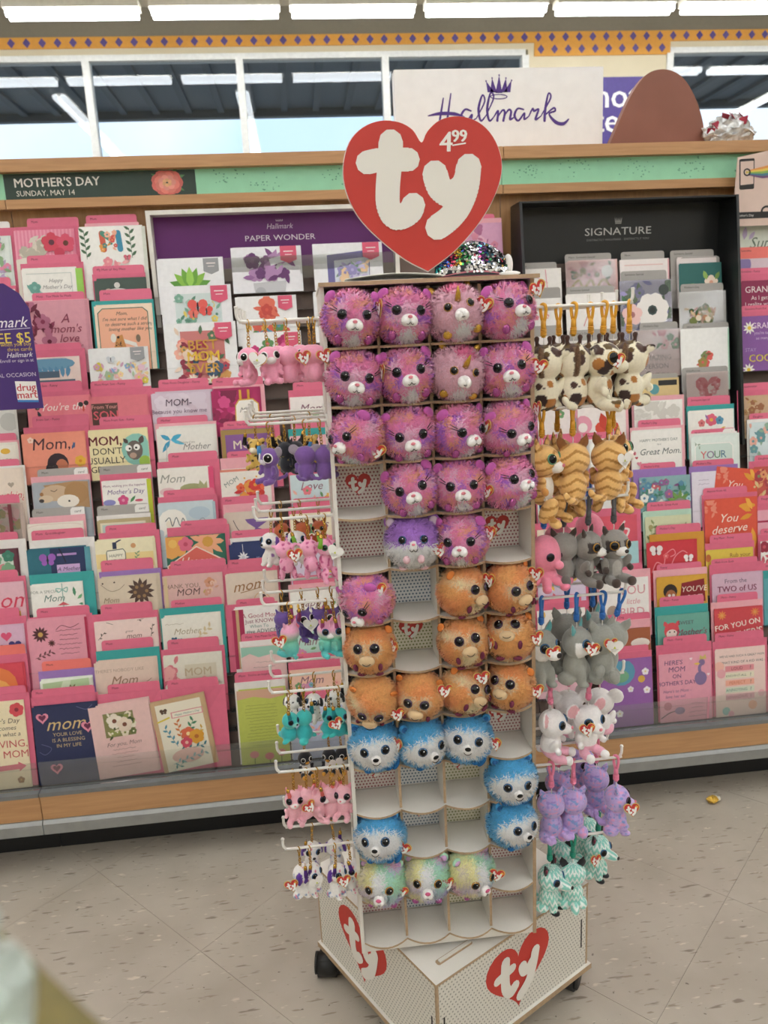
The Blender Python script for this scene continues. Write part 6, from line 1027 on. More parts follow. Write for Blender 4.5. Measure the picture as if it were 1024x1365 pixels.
for i in range(1100):
    t = rg.random(); hw_, ht_ = hump(t); a = math.pi*rg.uniform(0.03, 0.75); P = Vector((-0.055+0.105*t, -hw_*math.cos(a)*1.02, 0.0045+ht_*math.sin(a)*1.02)); nrm = Vector((0.2*(t-0.5)*2+rg.uniform(-0.35, 0.35), -math.cos(a)+rg.uniform(-0.35, 0.35), math.sin(a)+rg.uniform(-0.35, 0.35))).normalized()
    band = cs[int(t*12+rg.uniform(-0.5, 0.5)) % len(cs)] if rg.random() < 0.7 else rg.choice(cs)
    if math.cos(a) > 0.95: band = rg.choice(('f4f4f6', 'dfe2ea', 'f4f4f6'))
    e1 = nrm.orthogonal().normalized(); e2 = nrm.cross(e1); r_ = 0.0021; P += nrm*0.0012
    s.add([P+e1*(r_*math.cos(k*math.pi/3))+e2*(r_*math.sin(k*math.pi/3)) for k in range(6)], [(0, 1, 2, 3, 4, 5)], 0, band)
q = s.build('sequins', SEQ, sq); q['kind'] = 'stuff'
e_ = MB().ell((-0.038, -0.014, 0.052), (0.005, 0.004, 0.011), (0, -0.5, 0)); e_.build('ear', mat('sequin_ear', '3a3a6a', 0.25, metal=0.5), sq, True)
e_ = MB().ell((0.052, -0.006, 0.018), (0.007, 0.010, 0.016)); e_.ell((0.050, -0.024, 0.005), (0.016, 0.006, 0.0035)); e_.build('tail', mat('plush_white', 'ece9e4', 0.9), sq, True)
# ================================================================ ROUND PLUSH
FUR = attr_mat('plush_fur', 0.85, sheen=0.25, noise=0.05, scale=300)
EYEB = mat('eye_black', '060508', 0.06, var=0.0, spec=0.35); SPARK = mat('sparkle_fabric', 'b05a9a', 0.25, metal=0.5, var=0.5, scale=900)
INK = mat('stitch_black', '18151a', 0.6); NOSEP = mat('nose_pink', 'e88a98', 0.4); GOLD = mat('gold_fabric', 'c39a3c', 0.3, metal=0.6, var=0.25, scale=500)
WPLUSH = mat('plush_muzzle_white', 'f2efec', 0.95, sheen=0.3)
rs = np.random.RandomState(5)
def vnoise(P, sc, seed):
    """cheap smooth 3D noise (sum of random plane waves)"""
    r = np.random.RandomState(seed); o = np.zeros(len(P))
    for _ in range(9):
        k = r.normal(size=3); k = k/np.linalg.norm(k)*sc*r.uniform(0.6, 1.5); o += np.sin(P@k+r.uniform(0, 6.28))
    return o/3.0
def mixc(a, b, t): t = np.clip(t, 0, 1)[:, None]; return a*(1-t)+b*t
def Lc(h): return np.array(lin(h))
def fur_ball(name, radii, colf, n=7500, L=0.0125, lean=0.6, keep=None, seed=1):
    r = np.random.RandomState(seed); R = np.array(radii)
    d = r.normal(size=(n, 3)); d /= np.linalg.norm(d, axis=1)[:, None]
    d = d[d[:, 1] < 0.55]; n = len(d)
    p = d*R; nr = d/R; nr /= np.linalg.norm(nr, axis=1)[:, None]
    tan = r.normal(size=(n, 3))*0.8+np.array([0, 0, -0.35]); tan -= nr*np.sum(tan*nr, axis=1)[:, None]; tan /= np.linalg.norm(tan, axis=1)[:, None]
    dr = nr*lean+tan*math.sqrt(1-lean*lean); w = np.cross(dr, nr); w /= np.linalg.norm(w, axis=1)[:, None]
    ln = L*r.uniform(0.65, 1.15, n)[:, None]; wd = r.uniform(0.0012, 0.0021, n)[:, None]
    base = p*0.985
    V = np.empty((n*3, 3)); V[0::3] = base-w*wd; V[1::3] = base+w*wd; V[2::3] = base+dr*ln
    fn = np.cross(V[1::3]-V[0::3], V[2::3]-V[0::3]); flip = np.sum(fn*nr, axis=1) < 0
    tmp = V[0::3][flip].copy(); a0 = V[0::3].copy(); a1 = V[1::3].copy(); a0[flip], a1[flip] = a1[flip].copy(), a0[flip].copy(); V[0::3] = a0; V[1::3] = a1
    colr = colf(d)*r.uniform(0.84, 1.10, (n, 1))
    g = MB().ell((0, 0, 0), radii, None, 28, 18); gv = np.array(g.v); nb = len(gv)
    faces = g.f+[tuple(nb+3*i+k for k in range(3)) for i in range(n)]
    me = bpy.data.meshes.new(name); me.from_pydata(np.vstack([gv, V]).tolist(), [], faces); me.materials.append(FUR)
    me.polygons.foreach_set('use_smooth', [True]*len(faces))
    gc = colf(gv/R)
    vc = np.vstack([gc*0.92, np.repeat(colr, 3, axis=0)]); vc[nb+2::3] = np.clip(vc[nb+2::3]*1.06, 0, 1)
    a = me.color_attributes.new('Col', 'FLOAT_COLOR', 'POINT'); a.data.foreach_set('color', np.hstack([np.clip(vc, 0, 1), np.ones((len(vc), 1))]).astype(np.float32).ravel())
    gn = gv/(R*R); gn /= np.linalg.norm(gn, axis=1)[:, None]
    vn = nr*0.8+dr*0.35; vn /= np.linalg.norm(vn, axis=1)[:, None]
    me.normals_split_custom_set_from_vertices(np.vstack([gn, np.repeat(vn, 3, axis=0)]).tolist()); me.update()
    return me
def belly(d, lo=-0.35, wid=0.42): return np.clip((0.45-np.abs(d[:, 0])/wid*0.45-np.abs(d[:, 2]+0.72)*0.9)*6, 0, 1)*(d[:, 1] < 0.1)
def col_leopard(seed):
    def f(d):
        a = vnoise(d, 9.0, seed); b = vnoise(d, 10.0, seed+7)
        c = mixc(np.tile(Lc('ff90c2'), (len(d), 1)), Lc('ffae94'), (a-0.35)*1.5); c = mixc(c, Lc('c978de'), (b-0.45)*2.2); c = mixc(c, Lc('ffc6de'), (-a-0.35)*1.5)
        return mixc(c, Lc('ffffff'), belly(d))
    return f
def col_uni(d):
    c = np.tile(Lc('ffc6d6'), (len(d), 1)); m = (np.abs(d[:, 0]-0.05) < 0.28) & (d[:, 2] > 0.62); c[m] = Lc('ff7fae')
    return mixc(c, Lc('ffffff'), belly(d))
def col_ham(d):
    c = np.tile(Lc('bd84e0'), (len(d), 1)); return mixc(c, Lc('ffffff'), (0.12-d[:, 2]+0.04*vnoise(d, 9, 3))*9)
def col_monkey(seed):
    def f(d):
        a = vnoise(d, 3.6, seed); b = vnoise(d, 4.8, seed+3); c = mixc(np.tile(Lc('ffb770'), (len(d), 1)), Lc('ffa566'), (a-0.1)*1.8); c = mixc(c, Lc('ffe8bc'), (b-0.45)*1.6); k = ((np.abs(d[:, 0])-0.28)/0.27)**2+((d[:, 2]-0.20)/0.30)**2; return mixc(c, Lc('f5d3a6'), (1.15-k)*3*(d[:, 1] < 0))
    return f
def col_husky(d):
    c = np.tile(Lc('5cbcf0'), (len(d), 1)); a = vnoise(d, 5, 2); c = mixc(c, Lc('86cbee'), (a-0.3)*1.2)
    m = np.clip((1.0-np.sqrt((d[:, 0]/0.97)**2+((d[:, 2]-0.06)/0.60)**2))*9, 0, 1)*(d[:, 1] < 0.1); top = np.clip(1-np.abs(d[:, 0])*5, 0, 1)*np.clip((d[:, 2]-0.42)*5, 0, 1)
    return mixc(c, Lc('ffffff'), m*(1-top*0.9))
def col_rain(d):
    a = vnoise(d, 3.8, 11); b = vnoise(d, 3.8, 23); e = vnoise(d, 4.4, 31)
    c = mixc(np.tile(Lc('bdecc9'), (len(d), 1)), Lc('fbf2b0'), (a)*1.6); c = mixc(c, Lc('cdbdf0'), (b-0.2)*1.8); c = mixc(c, Lc('fccbdd'), (e-0.4)*1.8); c = mixc(c, Lc('a9e2ee'), (-a-0.4)*1.5)
    m = np.clip((0.30-np.abs(d[:, 0]))*8, 0, 1)*np.clip((0.75-np.abs(d[:, 2]-0.12))*6, 0, 1)*(d[:, 1] < 0); return mixc(c, Lc('ffffff'), m)
BR = (0.0425, 0.041, 0.0405)
def onball(x, z, out=1.0):
    y = -BR[1]*math.sqrt(max(0.0, 1-(x/BR[0])**2-(z/BR[2])**2)); return Vector((x*out, y*out, z*out))
# tag: red heart with white logo
tg = MB(); tg.prism(heart_poly(0.026, 24)[::-1][::-1], -0.0006, 0.0, c='d8b45a'); tgm_rim = None
def tag_meshes(w):
    a = MB(); a.prism(heart_poly(w, 24), -0.0008, 0.0, c='d9b866'); a.add([(x*0.9, y*0.9, 0.0003) for x, y in heart_poly(w, 24)], [tuple(range(24))], 0, 'c93230')
    b = MB(); flat_polys(b, logo_polys(w*0.9, 1.05), 0.0006, 0, 'f5f2ec'); b.add([(w*0.30+w*0.1*math.cos(k), w*0.2+w*0.1*math.sin(k), 0.0007) for k in range(6)], [tuple(range(6))], 0, 'e6b84a')
    c = MB(); c.prism(heart_poly(w*1.02, 24), -0.0008, 0.0, c='eeebe6'); c.add([(x, y, 0.0003) for x, y in ((-w*0.08, -w*0.02), (w*0.08, -w*0.02), (0, w*0.12))], [(0, 1, 2)], 0, 'c9cf3a')
    for q in range(4): c.add([(-w*0.2, -w*0.06-q*w*0.05, 0.0003), (w*0.2-q*w*0.05, -w*0.06-q*w*0.05, 0.0003), (w*0.2-q*w*0.05, -w*0.04-q*w*0.05, 0.0003), (-w*0.2, -w*0.04-q*w*0.05, 0.0003)], [(0, 1, 2, 3)], 0, 'a8a49c')
    return a.mesh('hang_tag', TAGM), b.mesh('tag_logo', PRINT), c.mesh('hang_tag', TAGM)
TAGM = attr_mat('tag_gloss', 0.3, coat=0.4)
TAGS = tag_meshes(0.030); TAGX = tag_meshes(0.027)
def add_tag(t, pos, rot, ms=TAGS, back=False):
    o = link('hang_tag', ms[2] if back else ms[0], t, pos, rot)
    if not back: link('tag_logo', ms[1], o)
    return o
def eye(t, p, r, iris, lash=None, nrm=None):
    n = Vector(nrm) if nrm is not None else Vector(p).normalized(); q = n.to_track_quat('Z', 'Y').to_matrix()
    m = MB(); m.ell(p, (r*1.12, r*1.12, r*0.35), q, 14, 8, 1); m.ell(Vector(p)+n*r*0.12, (r*0.92, r*0.92, r*0.42), q, 14, 8, 0)
    m.ell(Vector(p)+n*r*0.50+Vector((r*0.30, 0, r*0.35)), (r*0.16, r*0.16, r*0.06), q, 6, 4, 2)  # white dot stands in for a highlight on the eye
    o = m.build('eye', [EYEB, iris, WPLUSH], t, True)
    if lash:
        l = MB()
        for a, b in lash: l.tube([a, (Vector(a)+Vector(b))/2, b], [0.0007, 0.0006, 0.0003], 5)
        l.build('lash', INK, o, True)
    return o
IRP = mat('iris_plum', '3b2140', 0.2, coat=0.6, var=0.4, scale=600); IRB = mat('iris_blue', '2e5f8a', 0.2, coat=0.6, var=0.4, scale=600); IRG = mat('iris_gold', 'a87a2a', 0.2, coat=0.6, var=0.4, scale=600); IRV = mat('iris_green', '5a9a78', 0.2, coat=0.6, var=0.4, scale=600)
def face(t, muzz=None, muzzm=WPLUSH, nosem=NOSEP, smile=True, ex=0.0165, ez=0.006, er=0.0072, iris=IRP, lash=True, nz=-0.004, wide=0.0125, nose=0.0032, arc=False):
    for s in (-1, 1):
        p = onball(s*ex, ez, 1.13); lsh = None
        if lash:
            a = onball(s*(ex+0.005), ez+0.003, 1.22); b = onball(s*(ex+0.0125), ez+0.0065, 1.24); a2 = onball(s*(ex+0.005), ez+0.0055, 1.22); b2 = onball(s*(ex+0.0115), ez+0.0105, 1.22)
            lsh = [(a, b), (a2, b2)]
        eye(t, p, er, iris, lsh)
    q = onball(0, nz-0.003, 1.12)
    m = MB(); m.ell(q, (wide, 0.008, 0.0092), None, 16, 10); 
    if smile: m.ell(q+Vector((-wide*0.42, -0.002, -0.002)), (wide*0.62, 0.0075, 0.0075), None, 14, 9); m.ell(q+Vector((wide*0.42, -0.002, -0.002)), (wide*0.62, 0.0075, 0.0075), None, 14, 9)
    mz = m.build('muzzle', muzzm, t, True)
    f = q.y-0.0092
    if nose: MB().ell((0, q.y-0.0082, q.z+0.0045), (nose*1.15, 0.002, nose*0.8), None, 10, 6).build('nose', nosem, mz, True)
    k = MB()
    if arc: k.tube([(x, f+0.0010+x*x*40, q.z-0.0055+x*x*70) for x in [i*0.0011 for i in range(-6, 7)]], 0.0006, 5)
    else: k.tube([(x, f+0.0002+abs(x)*0.22, q.z-0.0035-0.0035*math.sin(math.pi*abs(x)/0.0066)) for x in [i*0.0011 for i in range(-6, 7)]], 0.0006, 5)
    k.build('mouth', INK, mz, True)
def mk_ball(kind, mesh):
    t = empty('plush_ball'); link('body', mesh, t)
    if kind == 'leo':
        face(t)
        for s in (-1, 1):
            e = MB(); e.ell(onball(s*0.030, 0.027, 1.16), (0.0115, 0.0045, 0.008), (0, s*0.8, s*0.6), c='c860b0'); e.ell(onball(s*0.0305, 0.028, 1.16)+Vector((0, -0.003, -0.001)), (0.0085, 0.003, 0.0055), (0, s*0.8, s*0.6), c='8f5598'); e.build('ear', FUR, t, True)
            MB().ell(onball(s*0.020, -0.026, 1.14), (0.0065, 0.005, 0.008), (0.5, 0, 0)).build('paw', SPARK, t, True)
    elif kind == 'uni':
        face(t, ex=0.0155, er=0.0062, iris=IRG, lash=False, wide=0.0105, nose=0, arc=True)
        h = MB(); h.tube([(0, -0.040, 0.014), (0.001, -0.047, 0.022), (0.002, -0.053, 0.033)], [0.0052, 0.0040, 0.0008], 8); h.build('horn', GOLD, t, True)
        for s in (-1, 1): MB().ell(onball(s*0.024, 0.034, 1.13), (0.0062, 0.0035, 0.010), (0, s*0.45, 0)).build('ear', GOLD, t, True); MB().ell(onball(s*0.021, -0.028, 1.12), (0.0075, 0.005, 0.007), (0.5, 0, 0)).build('paw', GOLD, t, True)
    elif kind == 'ham':
        face(t, ex=0.0155, ez=0.010, er=0.0065, iris=IRB, lash=False, wide=0.006, smile=False, nose=0.0026, nz=0.004)
        for s in (-1, 1):
            e = MB(); e.ell(onball(s*0.031, 0.030, 1.15), (0.011, 0.004, 0.011), (0, s*0.5, 0), c='9a5fb8'); e.ell(onball(s*0.031, 0.030, 1.15)+Vector((0, -0.0035, 0)), (0.0078, 0.0025, 0.0078), (0, s*0.5, 0), c='d8c4d0'); e.build('ear', FUR, t, True)
            MB().ell(onball(s*0.010, -0.018, 1.17), (0.006, 0.005, 0.007)).build('paw', mat('paw_blush', 'e8c0c8', 0.8), t, True); MB().ell(onball(s*0.014, -0.037, 1.12), (0.009, 0.006, 0.0045)).build('foot', mat('paw_blush', 'e8c0c8', 0.8), t, True)
    elif kind == 'monk':
        BE = mat('plush_beige', 'dcbd92', 0.95, sheen=0.3)
        face(t, muzzm=BE, ex=0.0125, ez=0.0085, er=0.0076, iris=IRP, lash=False, wide=0.0135, nose=0, nz=-0.007, smile=False, arc=True)
        BU = mat('plush_burgundy', '6f2340', 0.7)
        for s in (-1, 1):
            MB().ell(onball(s*0.030, 0.028, 1.16), (0.008, 0.003, 0.006), (0, s*0.9, s*0.5)).build('ear', mat('plush_orange_dark', 'd9803c', 0.9), t, True); MB().ell(onball(s*0.018, -0.021, 1.15), (0.004, 0.004, 0.0075), (0.5, 0, s*0.3)).build('paw', BU, t, True); MB().ell(onball(s*0.013, -0.037, 1.12), (0.008, 0.005, 0.004)).build('foot', BU, t, True)
    elif kind == 'husk':
        face(t, ex=0.016, ez=0.009, er=0.0075, iris=IRB, lash=False, wide=0.0085, nose=0.0048, nosem=EYEB, nz=-0.001, smile=False, arc=True)
        DB = mat('plush_royal', '1f6aa8', 0.9)
        for s in (-1, 1):
            e = MB(); e.ell(onball(s*0.027, 0.033, 1.13), (0.008, 0.004, 0.009), (0, s*0.6, 0), c='3a95cf'); e.ell(onball(s*0.027, 0.033, 1.13)+Vector((0, -0.0033, -0.001)), (0.005, 0.0022, 0.006), (0, s*0.6, 0), c='1f5f98'); e.build('ear', FUR, t, True)
            MB().ell(onball(s*0.016, -0.030, 1.13), (0.007, 0.005, 0.005), (0.4, 0, s*0.4)).build('paw', DB, t, True)
        MB().ell(onball(0.026, -0.030, 1.18), (0.006, 0.006, 0.012), (0, 0.5, 0)).build('tail', DB, t, True)
    elif kind == 'rain':
        face(t, ex=0.0165, ez=0.009, er=0.0072, iris=IRG, lash=False, wide=0.0095, nose=0.0045, nosem=mat('nose_magenta', 'd8608a', 0.4), nz=-0.002, arc=True)
        for s in (-1, 1):
            e = MB(); e.ell(onball(s*0.028, 0.031, 1.13), (0.009, 0.0045, 0.009), None, c='a8d8b8'); e.ell(onball(s*0.028, 0.031, 1.13)+Vector((0, -0.0035, 0)), (0.006, 0.0025, 0.006), None, c='c8a0c8'); e.build('ear', FUR, t, True)
            MB().ell(onball(s*0.018, -0.030, 1.13), (0.007, 0.005, 0.006)).build('paw', SPARK, t, True)
    return t
PROTO = {'leoA': mk_ball('leo', fur_ball('leopard_fur', BR, col_leopard(3), seed=1)), 'leoB': mk_ball('leo', fur_ball('leopard_fur', BR, col_leopard(15), seed=2)), 'leoC': mk_ball('leo', fur_ball('leopard_fur', BR, col_leopard(28), seed=3)),
    'uni': mk_ball('uni', fur_ball('unicorn_fur', BR, col_uni, seed=4)), 'ham': mk_ball('ham', fur_ball('hamster_fur', BR, col_ham, seed=5)), 'monA': mk_ball('monk', fur_ball('monkey_fur', BR, col_monkey(4), L=0.0095, seed=6)), 'monB': mk_ball('monk', fur_ball('monkey_fur', BR, col_monkey(19), L=0.0095, seed=7)),
    'husk': mk_ball('husk', fur_ball('husky_fur', BR, col_husky, seed=8)), 'rain': mk_ball('rain', fur_ball('rainbow_fur', BR, col_rain, seed=9))}
USED = set()
def inst(store, key):
    if key in USED: return copy_tree(store[key])
    USED.add(key); return store[key]
KN = {'leo': 'pink and purple mottled', 'uni': 'pale pink unicorn', 'ham': 'purple and white hamster', 'mon': 'orange monkey', 'hus': 'blue and white husky', 'rai': 'pastel rainbow'}
ROWN = ['top', 'second', 'third', 'fourth', 'fifth', 'sixth', 'seventh', 'eighth', 'ninth', 'tenth', 'eleventh', 'twelfth', 'bottom']; COLN = ['left', 'centre left', 'centre right', 'right']
# (row, column, kind, yaw, pitch, roll in degrees, tag side, tag yaw) ; yaw>0 turns the face to the right
BALLS = [(0, 0, 'leoA', 8, -2, 4, (1, 0.3), 75), (0, 1, 'leoB', 10, 2, 3, None, 0), (0, 2, 'uni', 6, 8, -10, (0.98, 0.25), 35), (0, 3, 'leoC', 24, 10, -6, (1.1, 0.75), 50),
    (1, 0, 'leoB', 6, -4, 8, (1, 0.2), 80), (1, 1, 'leoA', 6, 4, -6, None, 0), (1, 2, 'uni', 12, -4, 8, None, 0), (1, 3, 'leoC', 0, 2, -6, (1.1, 0.1), 10),
    (2, 0, 'leoC', -42, -6, -10, (0.62, -0.55), 15), (2, 1, 'leoB', 6, -8, -6, None, 0), (2, 2, 'leoA', 28, -6, -4, (1, 0.15), 75), (2, 3, 'leoB', 26, -10, -14, (1.05, 0.7), 80),
    (3, 1, 'leoA', 2, 2, -14, None, 0), (3, 2, 'leoC', 2, 0, -2, (0.98, -0.2), 60), (3, 3, 'leoB', 30, 12, -8, None, 0),
    (4, 1, 'ham', 0, 4, 0, (0.98, -0.25), -5), (4, 2, 'leoA', -8, -2, -2, (1.08, 0.3), 60),
    (5, 0, 'leoC', -30, -28, -16, (0.4, 0.55), 5), (5, 2, 'monA', 42, 4, 4, (1.0, 0.55), 60), (5, 3, 'monB', 26, 0, -10, (0.95, 0.7), 45),
    (6, 0, 'monB', -6, 8, -2, (0.95, 0.3), 70), (6, 2, 'monA', 6, 12, -8, (1.0, 0.1), 80), (6, 3, 'monB', -14, 36, -4, (1.0, 0.05), -10),
    (7, 0, 'monA', -8, -34, 10, (0.95, -0.55), 5), (7, 1, 'monB', -10, -10, 6, (1.0, 0.35), -12), (7, 2, 'monA', 34, 6, 18, (0.62, 0.8), 10), (7, 3, 'monB', -28, 16, 6, (0.98, -0.1), 5),
    (8, 0, 'husk', 2, 0, -6, (0.9, 0.3), 60), (8, 1, 'husk', 26, -6, -6, None, 0), (8, 2, 'husk', -2, 6, 8, (1.12, -0.1), 45), (9, 3, 'husk', 8, -4, 0, None, 0),
    (10, 0, 'husk', -10, 6, -6, (0.95, -0.25), 30), (10, 3, 'husk', 28, 0, 4, None, 0),
    (11, 0, 'rain', -8, -2, -2, (0.7, -0.15), 5), (11, 1, 'rain', 0, 4, 2, (0.82, 0.0), -10), (11, 2, 'rain', 32, -10, -2, (1.1, 0.1), 10)]
LOOK = lambda y, p, r: ', facing left' if y < -12 else (', facing right' if y > 18 else (', looking down' if p < -15 else (', looking up' if p > 25 else '')))
rb = random.Random(8)
for (r, c, kd, yw, pt, rl, tgp, ty) in BALLS:
    t = inst(PROTO, kd)
    x = (c+0.5)*cellw; zz = (12-r)*RP+0.004+0.0005
    pos = FL+U*x+N*(0.001+rb.uniform(-0.002, 0.003))+np.array([0, 0, ZB-0.004+zz+BR[2]+0.0008])
    t.location = tuple(pos)
    M = Matrix.Rotation(TY, 3, 'Z') @ Matrix.Rotation(math.radians(yw-6), 3, 'Z') @ Matrix.Rotation(math.radians(-pt), 3, 'X') @ Matrix.Rotation(math.radians(rl), 3, 'Y')
    t.rotation_euler = M.to_euler()
    tag(t, '%s plush ball%s, %s pocket of %s row' % (KN[kd[:3]], LOOK(yw, pt, rl), COLN[c], ROWN[r]), 'plush toy', 'round plush balls in the tower pockets')
    if tgp:
        W = Vector((tgp[0]*0.040, -0.040+0.01*abs(tgp[0]), tgp[1]*0.040)); RW = Matrix.Rotation(TY, 3, 'Z')
        lp = M.inverted() @ (RW @ W); RT = M.inverted() @ RW @ Matrix.Rotation(math.radians(-ty), 3, 'Z') @ Matrix.Rotation(math.pi/2, 3, 'X') @ Matrix.Rotation(math.radians(rb.uniform(-18, 18)), 3, 'Z')
        add_tag(t, lp, RT.to_euler())
# ================================================================ HANGING PLUSH
PLUSH = attr_mat('plush_short_pile', 0.9, sheen=0.35, noise=0.05, scale=260, bump=0.25)
def blob(name, prims, colf, scale, voxel=0.024, drop=0.0):
    """prims: (centre, radii, rot, tag) in unit height; one continuous remeshed body"""
    b = MB()
    for c, r, ro, tg_ in prims: b.ell(c, r, ro, 20, 13)
    me = b.mesh('tmp', FUR); o = bpy.data.objects.new('tmp', me); COL.objects.link(o)
    md = o.modifiers.new('r', 'REMESH'); md.mode = 'VOXEL'; md.voxel_size = voxel
    sm = o.modifiers.new('s', 'SMOOTH'); sm.factor = 0.5; sm.iterations = 4
    dg_ = bpy.context.evaluated_depsgraph_get(); out = bpy.data.meshes.new_from_object(o.evaluated_get(dg_))
    bpy.data.objects.remove(o); bpy.data.meshes.remove(me)
    n = len(out.vertices); co = np.empty(n*3); out.vertices.foreach_get('co', co); co = co.reshape(-1, 3)
    best = np.full(n, 1e9); tg_ = np.zeros(n, int); names = sorted(set(p[3] for p in prims))
    for c, r, ro, t in prims:
        R = np.array(Euler(ro).to_matrix()) if ro is not None else np.eye(3)
        q = (co-np.array(c))@R/np.array(r); d = (np.linalg.norm(q, axis=1)-1)*min(r)
        k = d < best; best[k] = d[k]; tg_[k] = names.index(t)
    colr = np.clip(colf(co, np.array(names)[tg_]), 0, 1)
    while out.color_attributes: out.color_attributes.remove(out.color_attributes[0])
    a = out.color_attributes.new('Col', 'FLOAT_COLOR', 'POINT'); a.data.foreach_set('color', np.hstack([colr, np.ones((n, 1))]).astype(np.float32).ravel())
    out.vertices.foreach_set('co', ((co-np.array([0, 0, drop]))*scale).ravel())
    out.materials.clear(); out.materials.append(PLUSH); out.polygons.foreach_set('use_smooth', [True]*len(out.polygons)); out.name = name; out.update()
    return out
def tile_c(h, n): return np.tile(Lc(h), (n, 1))
HC, HR = (0, -0.02, 0.70), (0.27, 0.25, 0.25)
def base_prims(head=HR, body=(0.21, 0.19, 0.27), legs='sit', arms=True, hz=0.70):
    p = [((0, 0.02, 0.29), body, None, 'body'), ((0, -0.02, hz), head, None, 'head')]
    for s in (-1, 1):
        if legs == 'sit': p += [((s*0.15, -0.16, 0.09), (0.095, 0.19, 0.085), (0, 0, s*0.25), 'leg'), ((s*0.16, -0.33, 0.09), (0.085, 0.07, 0.09), None, 'foot')]
        if legs == 'stand': p += [((s*0.11, -0.13, 0.16), (0.075, 0.085, 0.20), None, 'leg'), ((s*0.11, -0.17, 0.03), (0.08, 0.10, 0.05), None, 'foot'), ((s*0.17, 0.10, 0.10), (0.11, 0.15, 0.11), None, 'body')]
        if legs == 'long': p += [((s*0.16, -0.17, -0.02), (0.085, 0.13, 0.22), (0.5, 0, s*-0.2), 'leg'), ((s*0.21, -0.30, -0.19), (0.085, 0.11, 0.075), (0.4, 0, 0), 'foot')]
        if arms: p += [((s*0.22, -0.08, 0.38), (0.065, 0.075, 0.15), (0.5, s*0.35, 0), 'arm'), ((s*0.25, -0.16, 0.28), (0.06, 0.06, 0.065), None, 'hand')]
    return p
def ears(kind, s0=1.0, hz=0.70):
    p = []
    for s in (-1, 1):
        if kind == 'point': p += [((s*0.17, 0.0, hz+0.24), (0.065*s0, 0.035, 0.10*s0), (0, s*0.45, 0), 'ear'), ((s*0.20, 0.0, hz+0.32*s0**0.3), (0.03, 0.022, 0.05*s0), (0, s*0.45, 0), 'ear')]
        if kind == 'round': p += [((s*0.22, 0.02, hz+0.20), (0.095*s0, 0.045, 0.095*s0), None, 'ear')]
        if kind == 'flop': p += [((s*0.27, 0.0, hz+0.0), (0.05, 0.09, 0.16*s0), (0, s*-0.2, 0), 'ear')]
        if kind == 'big': p += [((s*0.30, 0.05, hz+0.18), (0.15, 0.04, 0.15), None, 'ear')]
        if kind == 'side': p += [((s*0.28, 0.02, hz+0.14), (0.11, 0.04, 0.055), (0, -s*0.5, 0), 'ear')]
        if kind == 'knob': p += [((s*0.28, 0.02, hz+0.13), (0.10, 0.04, 0.06), (0, -s*0.4, 0), 'ear'), ((s*0.09, 0.02, hz+0.27), (0.03, 0.03, 0.07), None, 'knob'), ((s*0.09, 0.02, hz+0.33), (0.042, 0.042, 0.042), None, 'knob')]
    return p
def muz(r=(0.12, 0.12, 0.09), z=0.62, y=-0.24): return [((0, y, z), r, None, 'muzzle')]
def tail(kind='curl'):
    if kind == 'curl': return [((0.05, 0.22, 0.10), (0.06, 0.12, 0.055), None, 'tail'), ((0.12, 0.32, 0.13), (0.055, 0.09, 0.055), (0, 0, -0.7), 'tail'), ((0.20, 0.36, 0.20), (0.05, 0.05, 0.08), (0, 0.5, 0), 'tail')]
    if kind == 'fox': return [((0.0, 0.25, 0.12), (0.08, 0.13, 0.08), None, 'tail'), ((0.02, 0.38, 0.20), (0.085, 0.09, 0.12), (0.5, 0, 0), 'tail')]
    return [((0, 0.22, 0.16), (0.06, 0.07, 0.06), None, 'tail')]
def spots(P, cols, base, sc, th, seed):
    c = tile_c(base, len(P))
    for i, h in enumerate(cols): v = vnoise(P, sc, seed+i*5); c[v > th] = Lc(h)
    return c
def vor(P, n, seed, lo=(-0.35, -0.35, 0.0), hi=(0.35, 0.35, 1.0)):
    r = np.random.RandomState(seed); Q = r.uniform(lo, hi, (n, 3)); d = np.linalg.norm(P[:, None, :]-Q[None], axis=2); return d.min(1), d.argmin(1)
def c_giraffe(P, t):
    c = tile_c('f0e8cf', len(P)); d, k = vor(P, 130, 4, (-0.42, -0.42, -0.05), (0.42, 0.42, 1.0)); m = (d < 0.088) & ~np.isin(t, ['muzzle']); cs = np.array([Lc('4a3028'), Lc('b87a3a'), Lc('5f4a22'), Lc('3a2622')]); c[m] = cs[k[m] % 4]; c[t == 'knob'] = Lc('4a3028')
    c[(t == 'head') & (np.abs(P[:, 0]) < 0.045) & (P[:, 1] > 0.12)] = Lc('7a6048'); return c
def c_tabby(P, t):
    c = tile_c('eec07a', len(P)); s = np.sin(P[:, 2]*46+3*np.abs(P[:, 0])*9+0.7*vnoise(P, 6, 3)); c[s > 0.62] = Lc('bb8440')
    c[(t == 'muzzle')] = Lc('f3ede4'); m = (t == 'body') & (P[:, 1] < -0.08) & (np.abs(P[:, 0]) < 0.13); c[m] = Lc('f1ebe0'); c[(t == 'ear') & (P[:, 1] > 0.0)] = Lc('8f5a2c'); c[t == 'hand'] = Lc('d99a50'); return c
def c_raccoon(P, t):
    c = tile_c('918d88', len(P)); c[t == 'muzzle'] = Lc('f0eeea'); m = (t == 'head') & (P[:, 1] < -0.1) & (np.abs(np.abs(P[:, 0])-0.14) < 0.10) & (np.abs(P[:, 2]-0.72) < 0.09); c[m] = Lc('3a3230')
    c[np.isin(t, ['ear', 'hand', 'foot'])] = Lc('4a3c36'); c[(t == 'body') & (P[:, 1] < -0.12) & (np.abs(P[:, 0]) < 0.1)] = Lc('b5b1ab'); c[t == 'tail'] = Lc('6a6460'); return c
